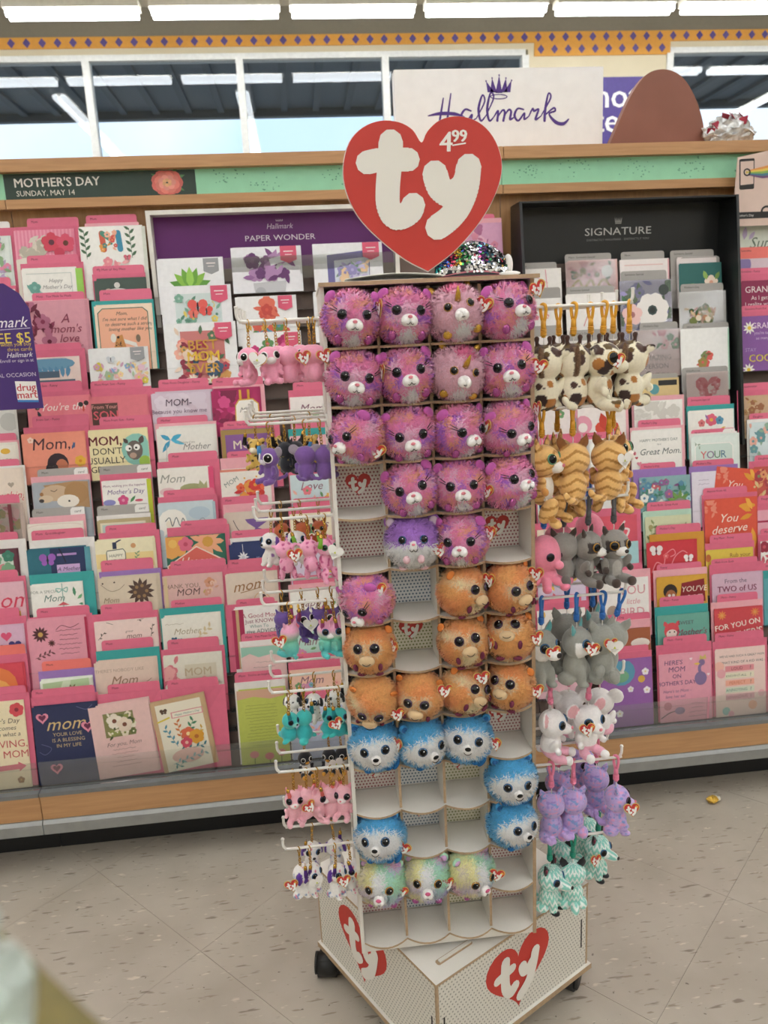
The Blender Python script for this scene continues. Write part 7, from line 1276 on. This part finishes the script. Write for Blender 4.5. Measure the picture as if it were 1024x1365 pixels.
def c_octo(P, t):
    c = tile_c('f08fa8', len(P)); c[(t == 'leg') & (P[:, 2] < 0.10)] = Lc('a9c6e0'); c[t == 'foot'] = Lc('ee86a2'); return c
def c_wolf(P, t):
    c = tile_c('9b9c94', len(P)); m = (t == 'head') & (P[:, 1] < -0.08) & (P[:, 2] < 0.78-0.25*np.exp(-(P[:, 0]/0.045)**2)+0.0); c[m] = Lc('f1f0ee'); c[t == 'muzzle'] = Lc('f3f2f0'); c[(t == 'ear') & (P[:, 1] < -0.012)] = Lc('4f9a9a'); return c
def c_mouse(P, t):
    c = tile_c('f0eceb', len(P)); c[(t == 'body') & (P[:, 2] < 0.22)] = Lc('f0b0c4'); c[t == 'leg'] = Lc('f0b0c4'); c[(t == 'ear') & (P[:, 1] < 0.03)] = Lc('e3a9b0'); return c
def c_purp(P, t):
    c = tile_c('b9a2d6', len(P)); v = vnoise(P, 60, 5); w = vnoise(P, 64, 9); c[v > 0.75] = Lc('d99ac4'); c[w > 0.85] = Lc('7f9ad0'); c[v < -1.0] = Lc('9a86c8'); c[t == 'tail'] = Lc('c4a6e0'); c[t == 'muzzle'] = Lc('cbb8e4'); return c
def c_mint(P, t):
    c = tile_c('8fd4c6', len(P)); a = np.arctan2(P[:, 0], -P[:, 1]); z = np.abs(((a*2.2) % 1.0)-0.5)*0.20; k = ((P[:, 2]+z)*7.0) % 1.0; c[k < 0.42] = Lc('eef3ee')
    c[np.isin(t, ['foot', 'hand', 'ear'])] = Lc('1d1c1e'); c[(t == 'muzzle') & (P[:, 2] < 0.63)] = Lc('f3f1ec'); return c
def plain(h, **k):
    def f(P, t):
        c = tile_c(h, len(P))
        for kk, v in k.items(): c[t == kk] = Lc(v)
        return c
    return f
def c_dots(base, cols, sc, th, seed, **k):
    def f(P, t):
        c = spots(P, cols, base, sc, th, seed)
        for kk, v in k.items(): c[t == kk] = Lc(v)
        return c
    return f
def c_grad(P, t):
    k = np.clip((P[:, 2]-0.1)/0.8, 0, 1); c = mixc(tile_c('4fc0c4', len(P)), Lc('8fd8b8'), k*1.6); c = mixc(c, Lc('e8a6c4'), (k-0.55)*3); c[t == 'muzzle'] = Lc('eef0ee'); return c
# --- clips and chains
def plastic_clip(colr, L):
    m = MB(); w = 0.0050
    pts = [(0, 0.0, 0.004), (0, w*0.8, 0.002), (0, w, -0.004), (0, w*0.85, -0.012), (0, 0.0018, -L*0.36), (0, -0.0018, -L*0.36), (0, -w*0.85, -0.012), (0, -w, -0.004), (0, -w*0.8, 0.002)]
    m.tube(spline(pts+[pts[0]], 3)[:-1], 0.0027, 7, True); m.tube([(0, 0, -L*0.34), (0, 0, -L*0.58)], [0.0040, 0.0046], 10)
    for k in range(4): m.lathe([(0.0046, 0), (0.0058, 0.0012), (0.0046, 0.0026)], 12, at=(0, 0, -L*0.56-0.0028*(k+1)))
    m.tube([(0, 0, -L*0.56), (0, 0, -L*0.56-0.014)], [0.0045, 0.0035], 10)
    m.tube([(0, 0, -L*0.56-0.013), (0.001, 0, -L*0.86), (0, 0, -L-0.004)], 0.0009, 6, m=1)
    return m.mesh('clip', [mat('clip_'+colr, colr, 0.35, coat=0.2), mat('loop_white', 'e6e2dc', 0.7)], True)
GOLDM = mat('gold_chain', 'c9a04c', 0.22, metal=0.9, var=0.12, scale=200)
def chain(L):
    m = MB(); m.tube(spline([(0, 0, 0.003), (0, 0.0035, 0.0), (0, 0.0032, -0.008), (0, 0.001, -0.012), (0, -0.0028, -0.008), (0, -0.0035, 0.0), (0, 0, 0.003)], 3)[:-1], 0.0011, 6, True)
    m.lathe([(0.0012, 0), (0.0022, 0.001), (0.0022, 0.004), (0.001, 0.005)], 10, at=(0, 0, -0.0165)); z = -0.0175; k = 0
    while z > -L-0.002:
        a = 0.0026; rr = [(a*math.cos(t*math.pi/5)*(1 if k % 2 else 0), a*math.cos(t*math.pi/5)*(0 if k % 2 else 1), z-0.003+0.0034*math.sin(t*math.pi/5)) for t in range(10)]
        m.tube(rr, 0.0007, 5, True); z -= 0.0047; k += 1
    return m.mesh('keychain', GOLDM, True)
def tassel(colr):
    m = MB(); m.tube([(0, 0, 0), (0, 0, -0.007)], [0.0006, 0.0006], 5); m.lathe([(0.0012, 0), (0.003, -0.0015), (0.0032, -0.006), (0.0034, -0.007)][::-1], 10, at=(0, 0, -0.006))
    rg = random.Random(2)
    for k in range(14):
        a = k*2.4; r = 0.0024*math.sqrt((k+0.5)/14); m.tube([(r*math.cos(a), r*math.sin(a), -0.012), (1.7*r*math.cos(a), 1.7*r*math.sin(a), -0.030+rg.uniform(-0.001, 0.001))], 0.0008, 4, m=1)
    return m.mesh('tassel', [GOLDM, mat('tassel_'+colr, colr, 0.7)], True)
CLIPL = 0.062; CHL = 0.040
ENOSE = mat('nose_dark', '2a2426', 0.4)
HANG = {}
def make(key, prims, colf, H, clip=None, tass=None, eyes=(0.135, 0.74, 0.062), iris=IRB, nose=None, nosez=0.655, nosey=-0.36, nosem=ENOSE, headc=HC, headr=HR, big=False, vox=0.02, extra=None, name='clip_on_plush'):
    L = CLIPL if clip else CHL; top = max(c[2]+r[2] for c, r, ro, t in prims if t == 'head')
    off = top+L/H-0.02
    t = empty(name); me = blob('body', prims, colf, H, vox, off); link('body', me, t)
    ex, ez, er = eyes
    if ex:
        for s in (-1, 1):
            dx = ex/headr[0]; dz = (ez-headc[2])/headr[2]; y = headc[1]-headr[1]*math.sqrt(max(0.02, 1-dx*dx-dz*dz)); p = Vector((s*ex, y, ez-off))*H
            n = Vector((s*dx/headr[0], -math.sqrt(max(0.02, 1-dx*dx-dz*dz))/headr[1], dz/headr[2])).normalized(); eye(t, p, er*H, iris, None, n)
    if nose: MB().ell(Vector((0, nosey, nosez-off))*H, (nose*H*1.2, nose*H*0.7, nose*H), None, 10, 7).build('nose', nosem, t, True)
    if extra: extra(t, H, off)
    if clip: link('clip', plastic_clip(clip, L), t)
    else: link('keychain', chain(L), t)
    if tass:
        for i, tc_ in enumerate(tass): link('tassel', TASS(tc_), t, ((0.012 if i else -0.013), -0.012, -L*0.55), (0.25, 0.3 if i == 0 else -0.25, 0))
    HANG[key] = t; return t
_ts = {}
def TASS(c):
    if c not in _ts: _ts[c] = tassel(c)
    return _ts[c]
B_ = base_prims
def spike(t, H, off): pass
def mane(t, H, off): MB().ell(Vector((0, 0.20, 0.74-off))*H, (0.035*H, 0.06*H, 0.20*H), None, 10, 8).build('mane', mat('mane_brown', '6f5540', 1.0, var=0.3, scale=400), t, True)
def mcol(t, H, off): MB().ell(Vector((0, -0.30, 0.50-off))*H, (0.05*H, 0.03*H, 0.06*H), None, 8, 6).build('tongue', mat('ribbon_maroon', '8a2f3a', 0.6), t, True)
def spec_ears(t, H, off):
    for s in (-1, 1): MB().ell(Vector((s*0.20, -0.03, 0.95-off))*H, (0.035*H, 0.02*H, 0.06*H), (0, s*0.45, 0), 8, 6).build('inner_ear', mat('sequin_maroon', '8a2a44', 0.3, metal=0.4, var=0.5, scale=700), t, True)
make('giraffe', B_()+ears('knob')+muz((0.13, 0.13, 0.10), 0.62, -0.25)+tail('curl'), c_giraffe, 0.118, 'e3a52e', eyes=(0.16, 0.74, 0.085), iris=IRG, extra=mane)
make('tabby', B_(legs='long')+ears('point', 1.15)+muz((0.13, 0.10, 0.09))+tail('curl'), c_tabby, 0.112, 'e3a52e', eyes=(0.14, 0.76, 0.075), iris=IRV, nose=0.028, nosem=NOSEP, nosey=-0.345)
make('raccoon', B_(body=(0.19, 0.17, 0.26), legs='sit')+ears('point', 0.9)+muz((0.11, 0.13, 0.08))+tail('fox'), c_raccoon, 0.100, '55565a', eyes=(0.14, 0.73, 0.075), iris=IRG, nose=0.035, nosey=-0.38)
oct_p = [((0, 0, 0.62), (0.30, 0.28, 0.34), None, 'head'), ((0, 0, 0.25), (0.20, 0.20, 0.16), None, 'body'), ((0, -0.28, 0.45), (0.09, 0.09, 0.08), None, 'muzzle')]
for k in range(7):
    a = k*2*math.pi/7+0.2; oct_p += [((0.26*math.cos(a), 0.26*math.sin(a), 0.14), (0.15, 0.09, 0.085), (0, 0.5, a), 'leg'), ((0.40*math.cos(a), 0.40*math.sin(a), 0.08), (0.10, 0.085, 0.075), (0, -0.4, a), 'foot')]
make('octopus', oct_p, c_octo, 0.098, '2f74c4', eyes=(0.17, 0.62, 0.07), iris=IRP, headc=(0, 0, 0.62), headr=(0.30, 0.28, 0.34))
make('wolf', B_(legs='stand', arms=False)+ears('point', 1.25)+muz((0.13, 0.15, 0.10), 0.63, -0.26)+tail('fox'), c_wolf, 0.110, '2f74c4', eyes=(0.145, 0.75, 0.075), iris=IRB, nose=0.045, nosey=-0.40)
make('mouse', B_()+ears('big')+muz((0.12, 0.14, 0.09), 0.62, -0.24)+tail('stub'), c_mouse, 0.102, 'ee86a6', eyes=(0.15, 0.75, 0.075), iris=IRB, nose=0.03, nosem=NOSEP, nosey=-0.37)
make('purplecat', B_(legs='stand', arms=False)+ears('point', 1.0)+muz((0.12, 0.12, 0.09))+tail('curl'), c_purp, 0.098, 'ee86a6', eyes=(0.15, 0.75, 0.07), iris=IRP, nose=0.03, nosem=NOSEP, nosey=-0.36, vox=0.016)
make('mintfox', B_(legs='stand', arms=False)+ears('point', 1.2)+muz((0.12, 0.19, 0.09), 0.64, -0.28)+tail('fox'), c_mint, 0.098, '1f9a80', eyes=(0.155, 0.75, 0.07), iris=IRB, nose=0.035, nosey=-0.47, vox=0.015, extra=spec_ears)
# minis on the left
mini = dict(name='keychain_plush', vox=0.032)
make('pinkbear', B_(head=(0.30, 0.27, 0.27))+muz((0.13, 0.10, 0.09)), plain('f0a2bc', muzzle='e0d8d8'), 0.062, None, eyes=(0.16, 0.74, 0.10), iris=WPLUSH, **mini)
make('lemur', B_(head=(0.29, 0.26, 0.26), legs='sit')+ears('big')+muz((0.10, 0.10, 0.08))+tail('curl'), plain('7d58a0', muzzle='d9d2dc', ear='9a8f9c'), 0.062, None, ['4f96d0'], eyes=(0.17, 0.73, 0.12), iris=WPLUSH, **mini)
make('leopard', B_()+ears('round')+muz(), c_dots('d8b45c', ['2a221c'], 38, 0.9, 4, muzzle='efe6d0'), 0.058, None, ['1d1c1e'], eyes=(0.15, 0.74, 0.08), iris=IRG, **mini)
make('panther', B_()+ears('point')+muz(), c_dots('2b2d36', ['8a7a4a'], 50, 1.5, 4), 0.058, None, eyes=(0.15, 0.74, 0.08), iris=IRG, **mini)
make('fox', B_()+ears('point', 1.2)+muz((0.11, 0.14, 0.08))+tail('fox'), plain('c4643c', muzzle='efe2d6', ear='7a3a2a'), 0.055, None, eyes=(0.15, 0.74, 0.075), iris=IRG, nose=0.04, nosey=-0.38, **mini)
make('spaniel', B_(legs='stand', arms=False)+ears('flop', 1.1)+muz((0.12, 0.13, 0.09)), c_dots('efeae6', ['9a70b0'], 26, 1.35, 8, ear='6a3a94', muzzle='f3f0ee'), 0.062, None, eyes=(0.14, 0.75, 0.08), iris=IRB, nose=0.04, nosey=-0.37, **mini)
make('spotgiraffe', B_(legs='long', arms=False)+ears('knob')+muz((0.13, 0.12, 0.10)), c_dots('f3a9c8', ['c9558a'], 30, 0.85, 6, muzzle='f3c4d6'), 0.060, None, ['8cc23f'], eyes=(0.16, 0.74, 0.08), iris=IRV, **mini)
make('owl', B_(head=(0.28, 0.26, 0.25), arms=True)+ears('point', 0.8)+muz((0.08, 0.08, 0.07)), plain('5f4690', muzzle='d8a84a', head='6a4f9a'), 0.058, None, ['a5467a'], eyes=(0.14, 0.74, 0.11), iris=WPLUSH, **mini)
make('pastelcat', B_()+ears('point', 1.1)+muz((0.11, 0.10, 0.08))+tail('curl'), c_grad, 0.064, None, ['a5467a'], eyes=(0.15, 0.75, 0.085), iris=IRB, **mini)
make('dalmatian', B_(legs='stand', arms=False)+ears('flop', 1.0)+muz((0.12, 0.12, 0.09)), c_dots('efece8', ['1c1b1e'], 30, 1.0, 12, ear='1c1b1e', muzzle='f3f0ee'), 0.058, None, ['1d1c1e'], eyes=(0.14, 0.75, 0.08), iris=IRB, nose=0.04, nosey=-0.36, **mini)
make('seal', [((0, 0.03, 0.26), (0.24, 0.26, 0.24), None, 'body'), ((0, -0.04, 0.68), (0.24, 0.23, 0.23), None, 'head'), ((0.0, 0.30, 0.12), (0.14, 0.18, 0.09), None, 'tail'), ((0, -0.27, 0.62), (0.09, 0.08, 0.06), None, 'muzzle'), ((0.22, -0.10, 0.14), (0.14, 0.10, 0.06), (0, 0.3, 0), 'arm'), ((-0.22, -0.10, 0.14), (0.14, 0.10, 0.06), (0, -0.3, 0), 'arm')], plain('3fbcb8', body='2fa9ac', muzzle='8fd8d0'), 0.062, None, ['1f8f96'], eyes=(0.13, 0.72, 0.075), iris=IRB, nose=0.03, nosey=-0.35, headc=(0, -0.04, 0.68), headr=(0.24, 0.23, 0.23), **mini)
make('penguin', B_(arms=True)+muz((0.08, 0.09, 0.05)), plain('23242a', muzzle='e0a23c', foot='e0a23c', body='e9e6e2'), 0.054, None, eyes=(0.14, 0.74, 0.08), iris=WPLUSH, **mini)
make('pinkcat', B_(legs='sit', arms=True)+ears('point', 1.15)+muz((0.12, 0.09, 0.08))+tail('curl'), plain('efb4c0', muzzle='f6ecec', ear='e89cae'), 0.066, None, ['e8766e'], eyes=(0.15, 0.75, 0.085), iris=IRP, nose=0.025, nosem=NOSEP, nosey=-0.33, **mini)
make('dotdog', B_(legs='stand', arms=False)+ears('flop', 1.15)+muz((0.12, 0.13, 0.09)), c_dots('f0eeec', ['7a9ac8', 'e08aa0'], 34, 1.15, 3, ear='5a2f94', muzzle='f4f2f0'), 0.066, None, ['5a2f8a'], eyes=(0.14, 0.75, 0.08), iris=IRB, nose=0.04, nosey=-0.37, **mini)
# --- pegs
PEG = mat('peg_white', 'ebe8e2', 0.35, coat=0.2)
YP = (1.243, 1.308, 1.373, 1.438)
XLp, XRp = FL[0]-0.006, FL[0]+TW+0.006
RYP = (409, 545, 668, 798, 907, 1020, 1119); LYP = (424, 560, 687, 800, 917, 1023, 1126)
ZR = [atY(720, y, YP[0])[2] for y in RYP]; ZLp = [atY(436, y, YP[0])[2] for y in LYP]
base_o = tw.location
def peg_mesh(L, d):
    m = MB(); pts = [(0, 0, 0), (d*0.02, 0, 0), (d*(L-0.012), 0, 0.0), (d*(L-0.004), 0, 0.002), (d*L, 0, 0.009), (d*L, 0, 0.022)]
    m.tube(spline(pts, 3), 0.0026, 8); m.tube([(d*L, 0, 0.021), (d*L, 0, 0.024)], [0.0036, 0.0026], 8); m.box(min(0, d*0.002), max(0, d*0.002), -0.006, 0.006, -0.010, 0.010); return m.mesh('peg_hook', PEG, True)
PLm, PRm = peg_mesh(0.130, -1), peg_mesh(0.172, 1)
from mathutils import Vector as V_
TWI = (Matrix.Translation(tw.location) @ Matrix.Rotation(TY, 4, 'Z')).inverted()
def peg(me, x, y, z):
    link('peg_hook', me, tw, tuple(TWI @ V_((x, y, z))), (0, 0, -TY))
for zs_, me, x in ((ZLp, PLm, XLp), (ZR, PRm, XRp)):
    for i, z in enumerate(zs_):
        for j, y in enumerate(YP[:4 if i < 2 else 3]): peg(me, x, y, z)
ODN = ['nearest the tower', 'second from the tower', 'third from the tower', 'fourth from the tower', 'fifth from the tower', 'sixth from the tower']
HKN = ['front hook', 'second hook', 'third hook', 'rear hook']
def hang(key, px, row, depth, yaw, side, tagk=None, tiltz=0.0, long=0.0):
    z = (ZR if side > 0 else ZLp)[row]; y = YP[depth]; ypx = (RYP if side > 0 else LYP)[row]
    # column of the photograph -> place along that hook
    P = atY(px, ypx-0.05*(px-(720 if side > 0 else 436)), y)
    x = P[0]
    x = min(max(x, XLp-0.124), XLp-0.012) if side < 0 else max(min(x, XRp+0.168), XRp+0.012)
    t = inst(HANG, key); t.location = (x, y+rb.uniform(-0.002, 0.002), z)
    t.rotation_euler = (math.radians(rb.uniform(-3, 3)), math.radians(tiltz), math.radians(yaw))
    for c in t.children:
        n = c.name.split('.')[0]
        if n in ('clip', 'keychain'): c.rotation_euler = (0, 0, math.radians(-yaw+rb.choice((-40, 40, 35))))
        if n == 'tassel': c.rotation_euler = (rb.uniform(-0.1, 0.3), rb.uniform(-0.3, 0.3), 0)
    if tagk:
        H = 0.05 if side < 0 else 0.075; q = Vector((rb.uniform(0.010, 0.018)*(1 if rb.random() < 0.6 else -1), -0.034 if side > 0 else -0.026, -(CLIPL if side > 0 else CHL)-H*0.38))
        RZ = Matrix.Rotation(math.radians(-yaw), 3, 'Z'); add_tag(t, RZ @ q, (RZ @ Matrix.Rotation(math.radians(rb.uniform(-25, 25)), 3, 'Z') @ Matrix.Rotation(math.pi/2-0.15, 3, 'X') @ Matrix.Rotation(math.radians(rb.uniform(-25, 25)), 3, 'Z')).to_euler(), TAGX if side < 0 else TAGS, tagk == 2)
    PLACED.append((side, row, depth, abs(x-(XRp if side > 0 else XLp)), key, t))
PLACED = []
R_ = lambda k, px, row, d, yaw, tg_=None, tz=0: hang(k, px, row, d, yaw, 1, tg_, tz)
for a in ((724, 0, 150), (765, 0, 178), (806, 0, 48), (845, 0, 142), (744, 1, 120), (787, 1, 62), (820, 1, 165)): R_('giraffe', a[0], 0, a[1], a[2], 1 if a[0] in (806,) else None)
for a in ((722, 0, 48, 0), (763, 0, 178, 0), (812, 0, 152, 0), (743, 1, 55, 0), (824, 1, 45, 0)): R_('tabby', a[0], 1, a[1], a[2], 2 if a[0] == 812 else None)
for a in ((752, 0, 172), (786, 0, 48), (819, 0, 14)): R_('raccoon', a[0], 2, a[1], a[2], None)
R_('octopus', 724, 2, 0, 38); R_('octopus', 745, 2, 1, 150); R_('octopus', 784, 2, 2, 100)
for a in ((722, 0, 30, 1), (769, 0, 50, 1), (804, 0, 196, 2), (836, 0, 150, 1), (756, 1, 172, None), (790, 1, 42, None)): R_('wolf', a[0], 3, a[1], a[2], a[3], -12 if a[0] == 836 else 0)
for a in ((733, 0, 62, None), (786, 0, 18, 1), (758, 1, 176, None), (800, 1, 150, None)): R_('mouse', a[0], 4, a[1], a[2], a[3])
for a in ((735, 0, 182, None), (765, 0, 168, None), (821, 0, 72, 1), (795, 1, 172, None), (745, 1, 150, None), (778, 2, 20, None)): R_('purplecat', a[0], 5, a[1], a[2], a[3])
for a in ((733, 0, 48, None), (764, 0, 172, None), (799, 1, 44, 1), (748, 1, 150, None), (780, 2, 30, None)): R_('mintfox', a[0], 6, a[1], a[2], a[3])
L_f = lambda k, px, row, d, yaw, tg_=None: hang(k, px, row, d, yaw, -1, tg_, rb.uniform(-4, 4))
for a in ((330, 0, -60, 1), (352, 0, 12, 2), (380, 0, 176, None), (411, 0, 184, 1), (428, 0, 165, 1), (365, 1, 140, None), (397, 1, 40, 2)): L_f('pinkbear', a[0], 0, a[1], a[2], a[3])
for a in ((357, 0, -48, None), (405, 0, 178, None), (425, 0, 150, None)): L_f('lemur', a[0], 1, a[1], a[2], a[3])
for a in ((340, 2, -20, None), (362, 2, 40, None), (412, 2, 20, None)): L_f('leopard', a[0], 1, a[1], a[2])
for a in ((378, 1, 170, None), (392, 1, 30, None)): L_f('panther', a[0], 1, a[1], a[2])
for a in ((374, 0, 178, 1), (408, 0, 168, None), (432, 0, 30, 2)): L_f('spotgiraffe', a[0], 2, a[1], a[2], a[3])
for a in ((362, 1, -42, None), (392, 1, 18, None)): L_f('spaniel', a[0], 2, a[1], a[2])
for a in ((375, 2, 30, None), (400, 2, 170, None), (425, 2, -20, None)): L_f('fox', a[0], 2, a[1], a[2])
for a in ((384, 0, -140, 1), (434, 0, 28, None), (452, 0, 50, None)): L_f('pastelcat', a[0], 3, a[1], a[2], a[3])
for a in ((376, 1, 160, None), (402, 1, 30, None), (424, 1, 170, 2), (446, 1, 10, None)): L_f('owl', a[0], 3, a[1], a[2], a[3])
for a in ((388, 1, 160, None), (420, 1, -30, None), (446, 1, 170, None)): L_f('dalmatian', a[0], 4, a[1], a[2])
for a in ((384, 0, 40, None), (404, 0, 176, None), (437, 0, 28, 1), (456, 0, 10, None)): L_f('seal', a[0], 4, a[1], a[2], a[3])
for a in ((390, 0, 4, None), (408, 0, 178, None), (422, 0, 62, 1), (440, 0, 172, None), (463, 0, -18, None)): L_f('pinkcat', a[0], 5, a[1], a[2], a[3])
for a in ((408, 2, 20, None), (440, 2, -20, 2), (464, 2, 30, None)): L_f('penguin', a[0], 5, a[1], a[2], a[3])
for a in ((398, 0, 80, 1), (412, 0, 52, 2), (446, 0, 44, 1), (466, 0, 30, 1), (418, 1, 10, None), (444, 1, 170, None)): L_f('dotdog', a[0], 6, a[1], a[2], a[3])
DESC = {'giraffe': 'cream plush with brown patches on yellow clip', 'tabby': 'orange tabby cat plush on yellow clip', 'raccoon': 'grey raccoon plush on dark clip', 'octopus': 'pink octopus plush on blue clip', 'wolf': 'grey and white wolf plush on blue clip', 'mouse': 'white mouse plush in pink skirt', 'purplecat': 'purple speckled cat plush', 'mintfox': 'mint zigzag fox plush with black paws',
    'pinkbear': 'pink flocked bear keychain', 'lemur': 'purple big eyed keychain animal', 'leopard': 'leopard spotted keychain animal', 'panther': 'black keychain cat', 'fox': 'rust fox keychain', 'spaniel': 'white keychain puppy with purple ears', 'spotgiraffe': 'pink spotted giraffe keychain', 'owl': 'dark purple owl keychain', 'pastelcat': 'teal and pink cat keychain', 'dalmatian': 'dalmatian keychain puppy', 'seal': 'teal seal keychain', 'penguin': 'penguin keychain', 'pinkcat': 'pale pink cat keychain', 'dotdog': 'speckled keychain dog with violet ears'}
for side in (1, -1):
    for key in HANG:
        for d in range(4):
            g = sorted([p for p in PLACED if p[0] == side and p[4] == key and p[2] == d], key=lambda p: p[3])
            for i, p in enumerate(g):
                tag(p[5], '%s, %s on the %s' % (DESC[key], ODN[i] if len(g) > 1 else 'hanging', HKN[d]), 'plush toy' if side > 0 else 'keychain', 'plush hanging on the right-hand hooks' if side > 0 else 'keychains hanging on the left-hand hooks')
# ================================================================ LAST THINGS
# crumpled gold candy wrapper on the floor
c = atZ(950, 1070, 0.0); rg = random.Random(6); m = MB(); m.ell((0, 0, 0), (0.018, 0.014, 0.011), None, 10, 7)
m.v = [(x*rg.uniform(0.75, 1.2), y*rg.uniform(0.75, 1.2), z*rg.uniform(0.7, 1.2)) for x, y, z in m.v]; zmin = min(v[2] for v in m.v)
o = empty('candy_wrapper', (c[0], c[1], 0)); tag(o, 'small crumpled gold candy wrapper lying on the floor', 'wrapper')
m.v = [(x, y, z-zmin) for x, y, z in m.v]; m.build('foil', mat('foil_gold', 'd0a640', 0.3, metal=0.4, var=0.2, scale=200), o)
k = MB(); k.ell((0.016, 0.004, 0.010), (0.011, 0.009, 0.008), None, 8, 6); k.v = [(x*rg.uniform(0.9, 1.1), y*rg.uniform(0.8, 1.2), max(0.0, z*rg.uniform(0.8, 1.2))) for x, y, z in k.v]; k.build('film', mat('film_clear', 'e6e0d0', 0.25, var=0.1), o)
# out-of-focus bin beside the viewer with a crinkled plastic bundle on it
zq = 1.245; T4 = [atZ(px, py, zq) for px, py in ((36, 1272), (150, 1380))]
d_ = (T4[1]-T4[0])/np.linalg.norm(T4[1]-T4[0]); nn = np.array([d_[1], -d_[0], 0.0]); nn = nn if nn[0] < 0 else -nn
a0 = T4[0]-d_*0.10; a1 = T4[1]+d_*0.06; q4 = [a0, a1, a1+nn*0.20, a0+nn*0.20]
gb = empty('display_bin', (float(a0[0]), float(a0[1]), 0)); tag(gb, 'blurred olive display bin in the lower left corner', 'bin')
OL = mat('bin_olive', '8a8040', 0.6, var=0.30, scale=30)
m = MB(); lo = [(p[0]-a0[0], p[1]-a0[1], 0.0) for p in q4]; hi = [(p[0]-a0[0], p[1]-a0[1], zq-0.006) for p in q4]
m.add(lo+hi, [(0, 1, 2, 3), (4, 5, 6, 7)]+[(i, (i+1) % 4, (i+1) % 4+4, i+4) for i in range(4)]); m.build('box', OL, gb)
m = MB(); m.add([(x, y, z+0.0002) for x, y, z in hi]+[(x, y, zq) for x, y, z in hi], [(0, 1, 2, 3), (4, 5, 6, 7)]+[(i, (i+1) % 4, (i+1) % 4+4, i+4) for i in range(4)]); m.build('lid', mat('bin_olive_lid', '77692f', 0.5, var=0.35, scale=60), gb)
c4 = atZ(-64, 1408, zq+0.012); wr = empty('plastic_bundle', (float(c4[0]), float(c4[1]), zq)); tag(wr, 'blurred crinkled white plastic bundle on the olive bin', 'plastic bundle')
m = MB(); m.ell((0, 0, 0.016), (0.017, 0.024, 0.016), None, 16, 10); m.v = [(x*rg.uniform(0.88, 1.1), y*rg.uniform(0.88, 1.1), max(0.0, z*rg.uniform(0.9, 1.08))) for x, y, z in m.v]; m.build('film', mat('film_white', 'b9c6bc', 0.3, var=0.2, scale=60), wr)
m = MB(); m.ell((0.002, 0.012, 0.032), (0.006, 0.008, 0.006), None, 10, 7); m.build('knot', mat('film_white', 'b9c6bc', 0.3), wr, True)
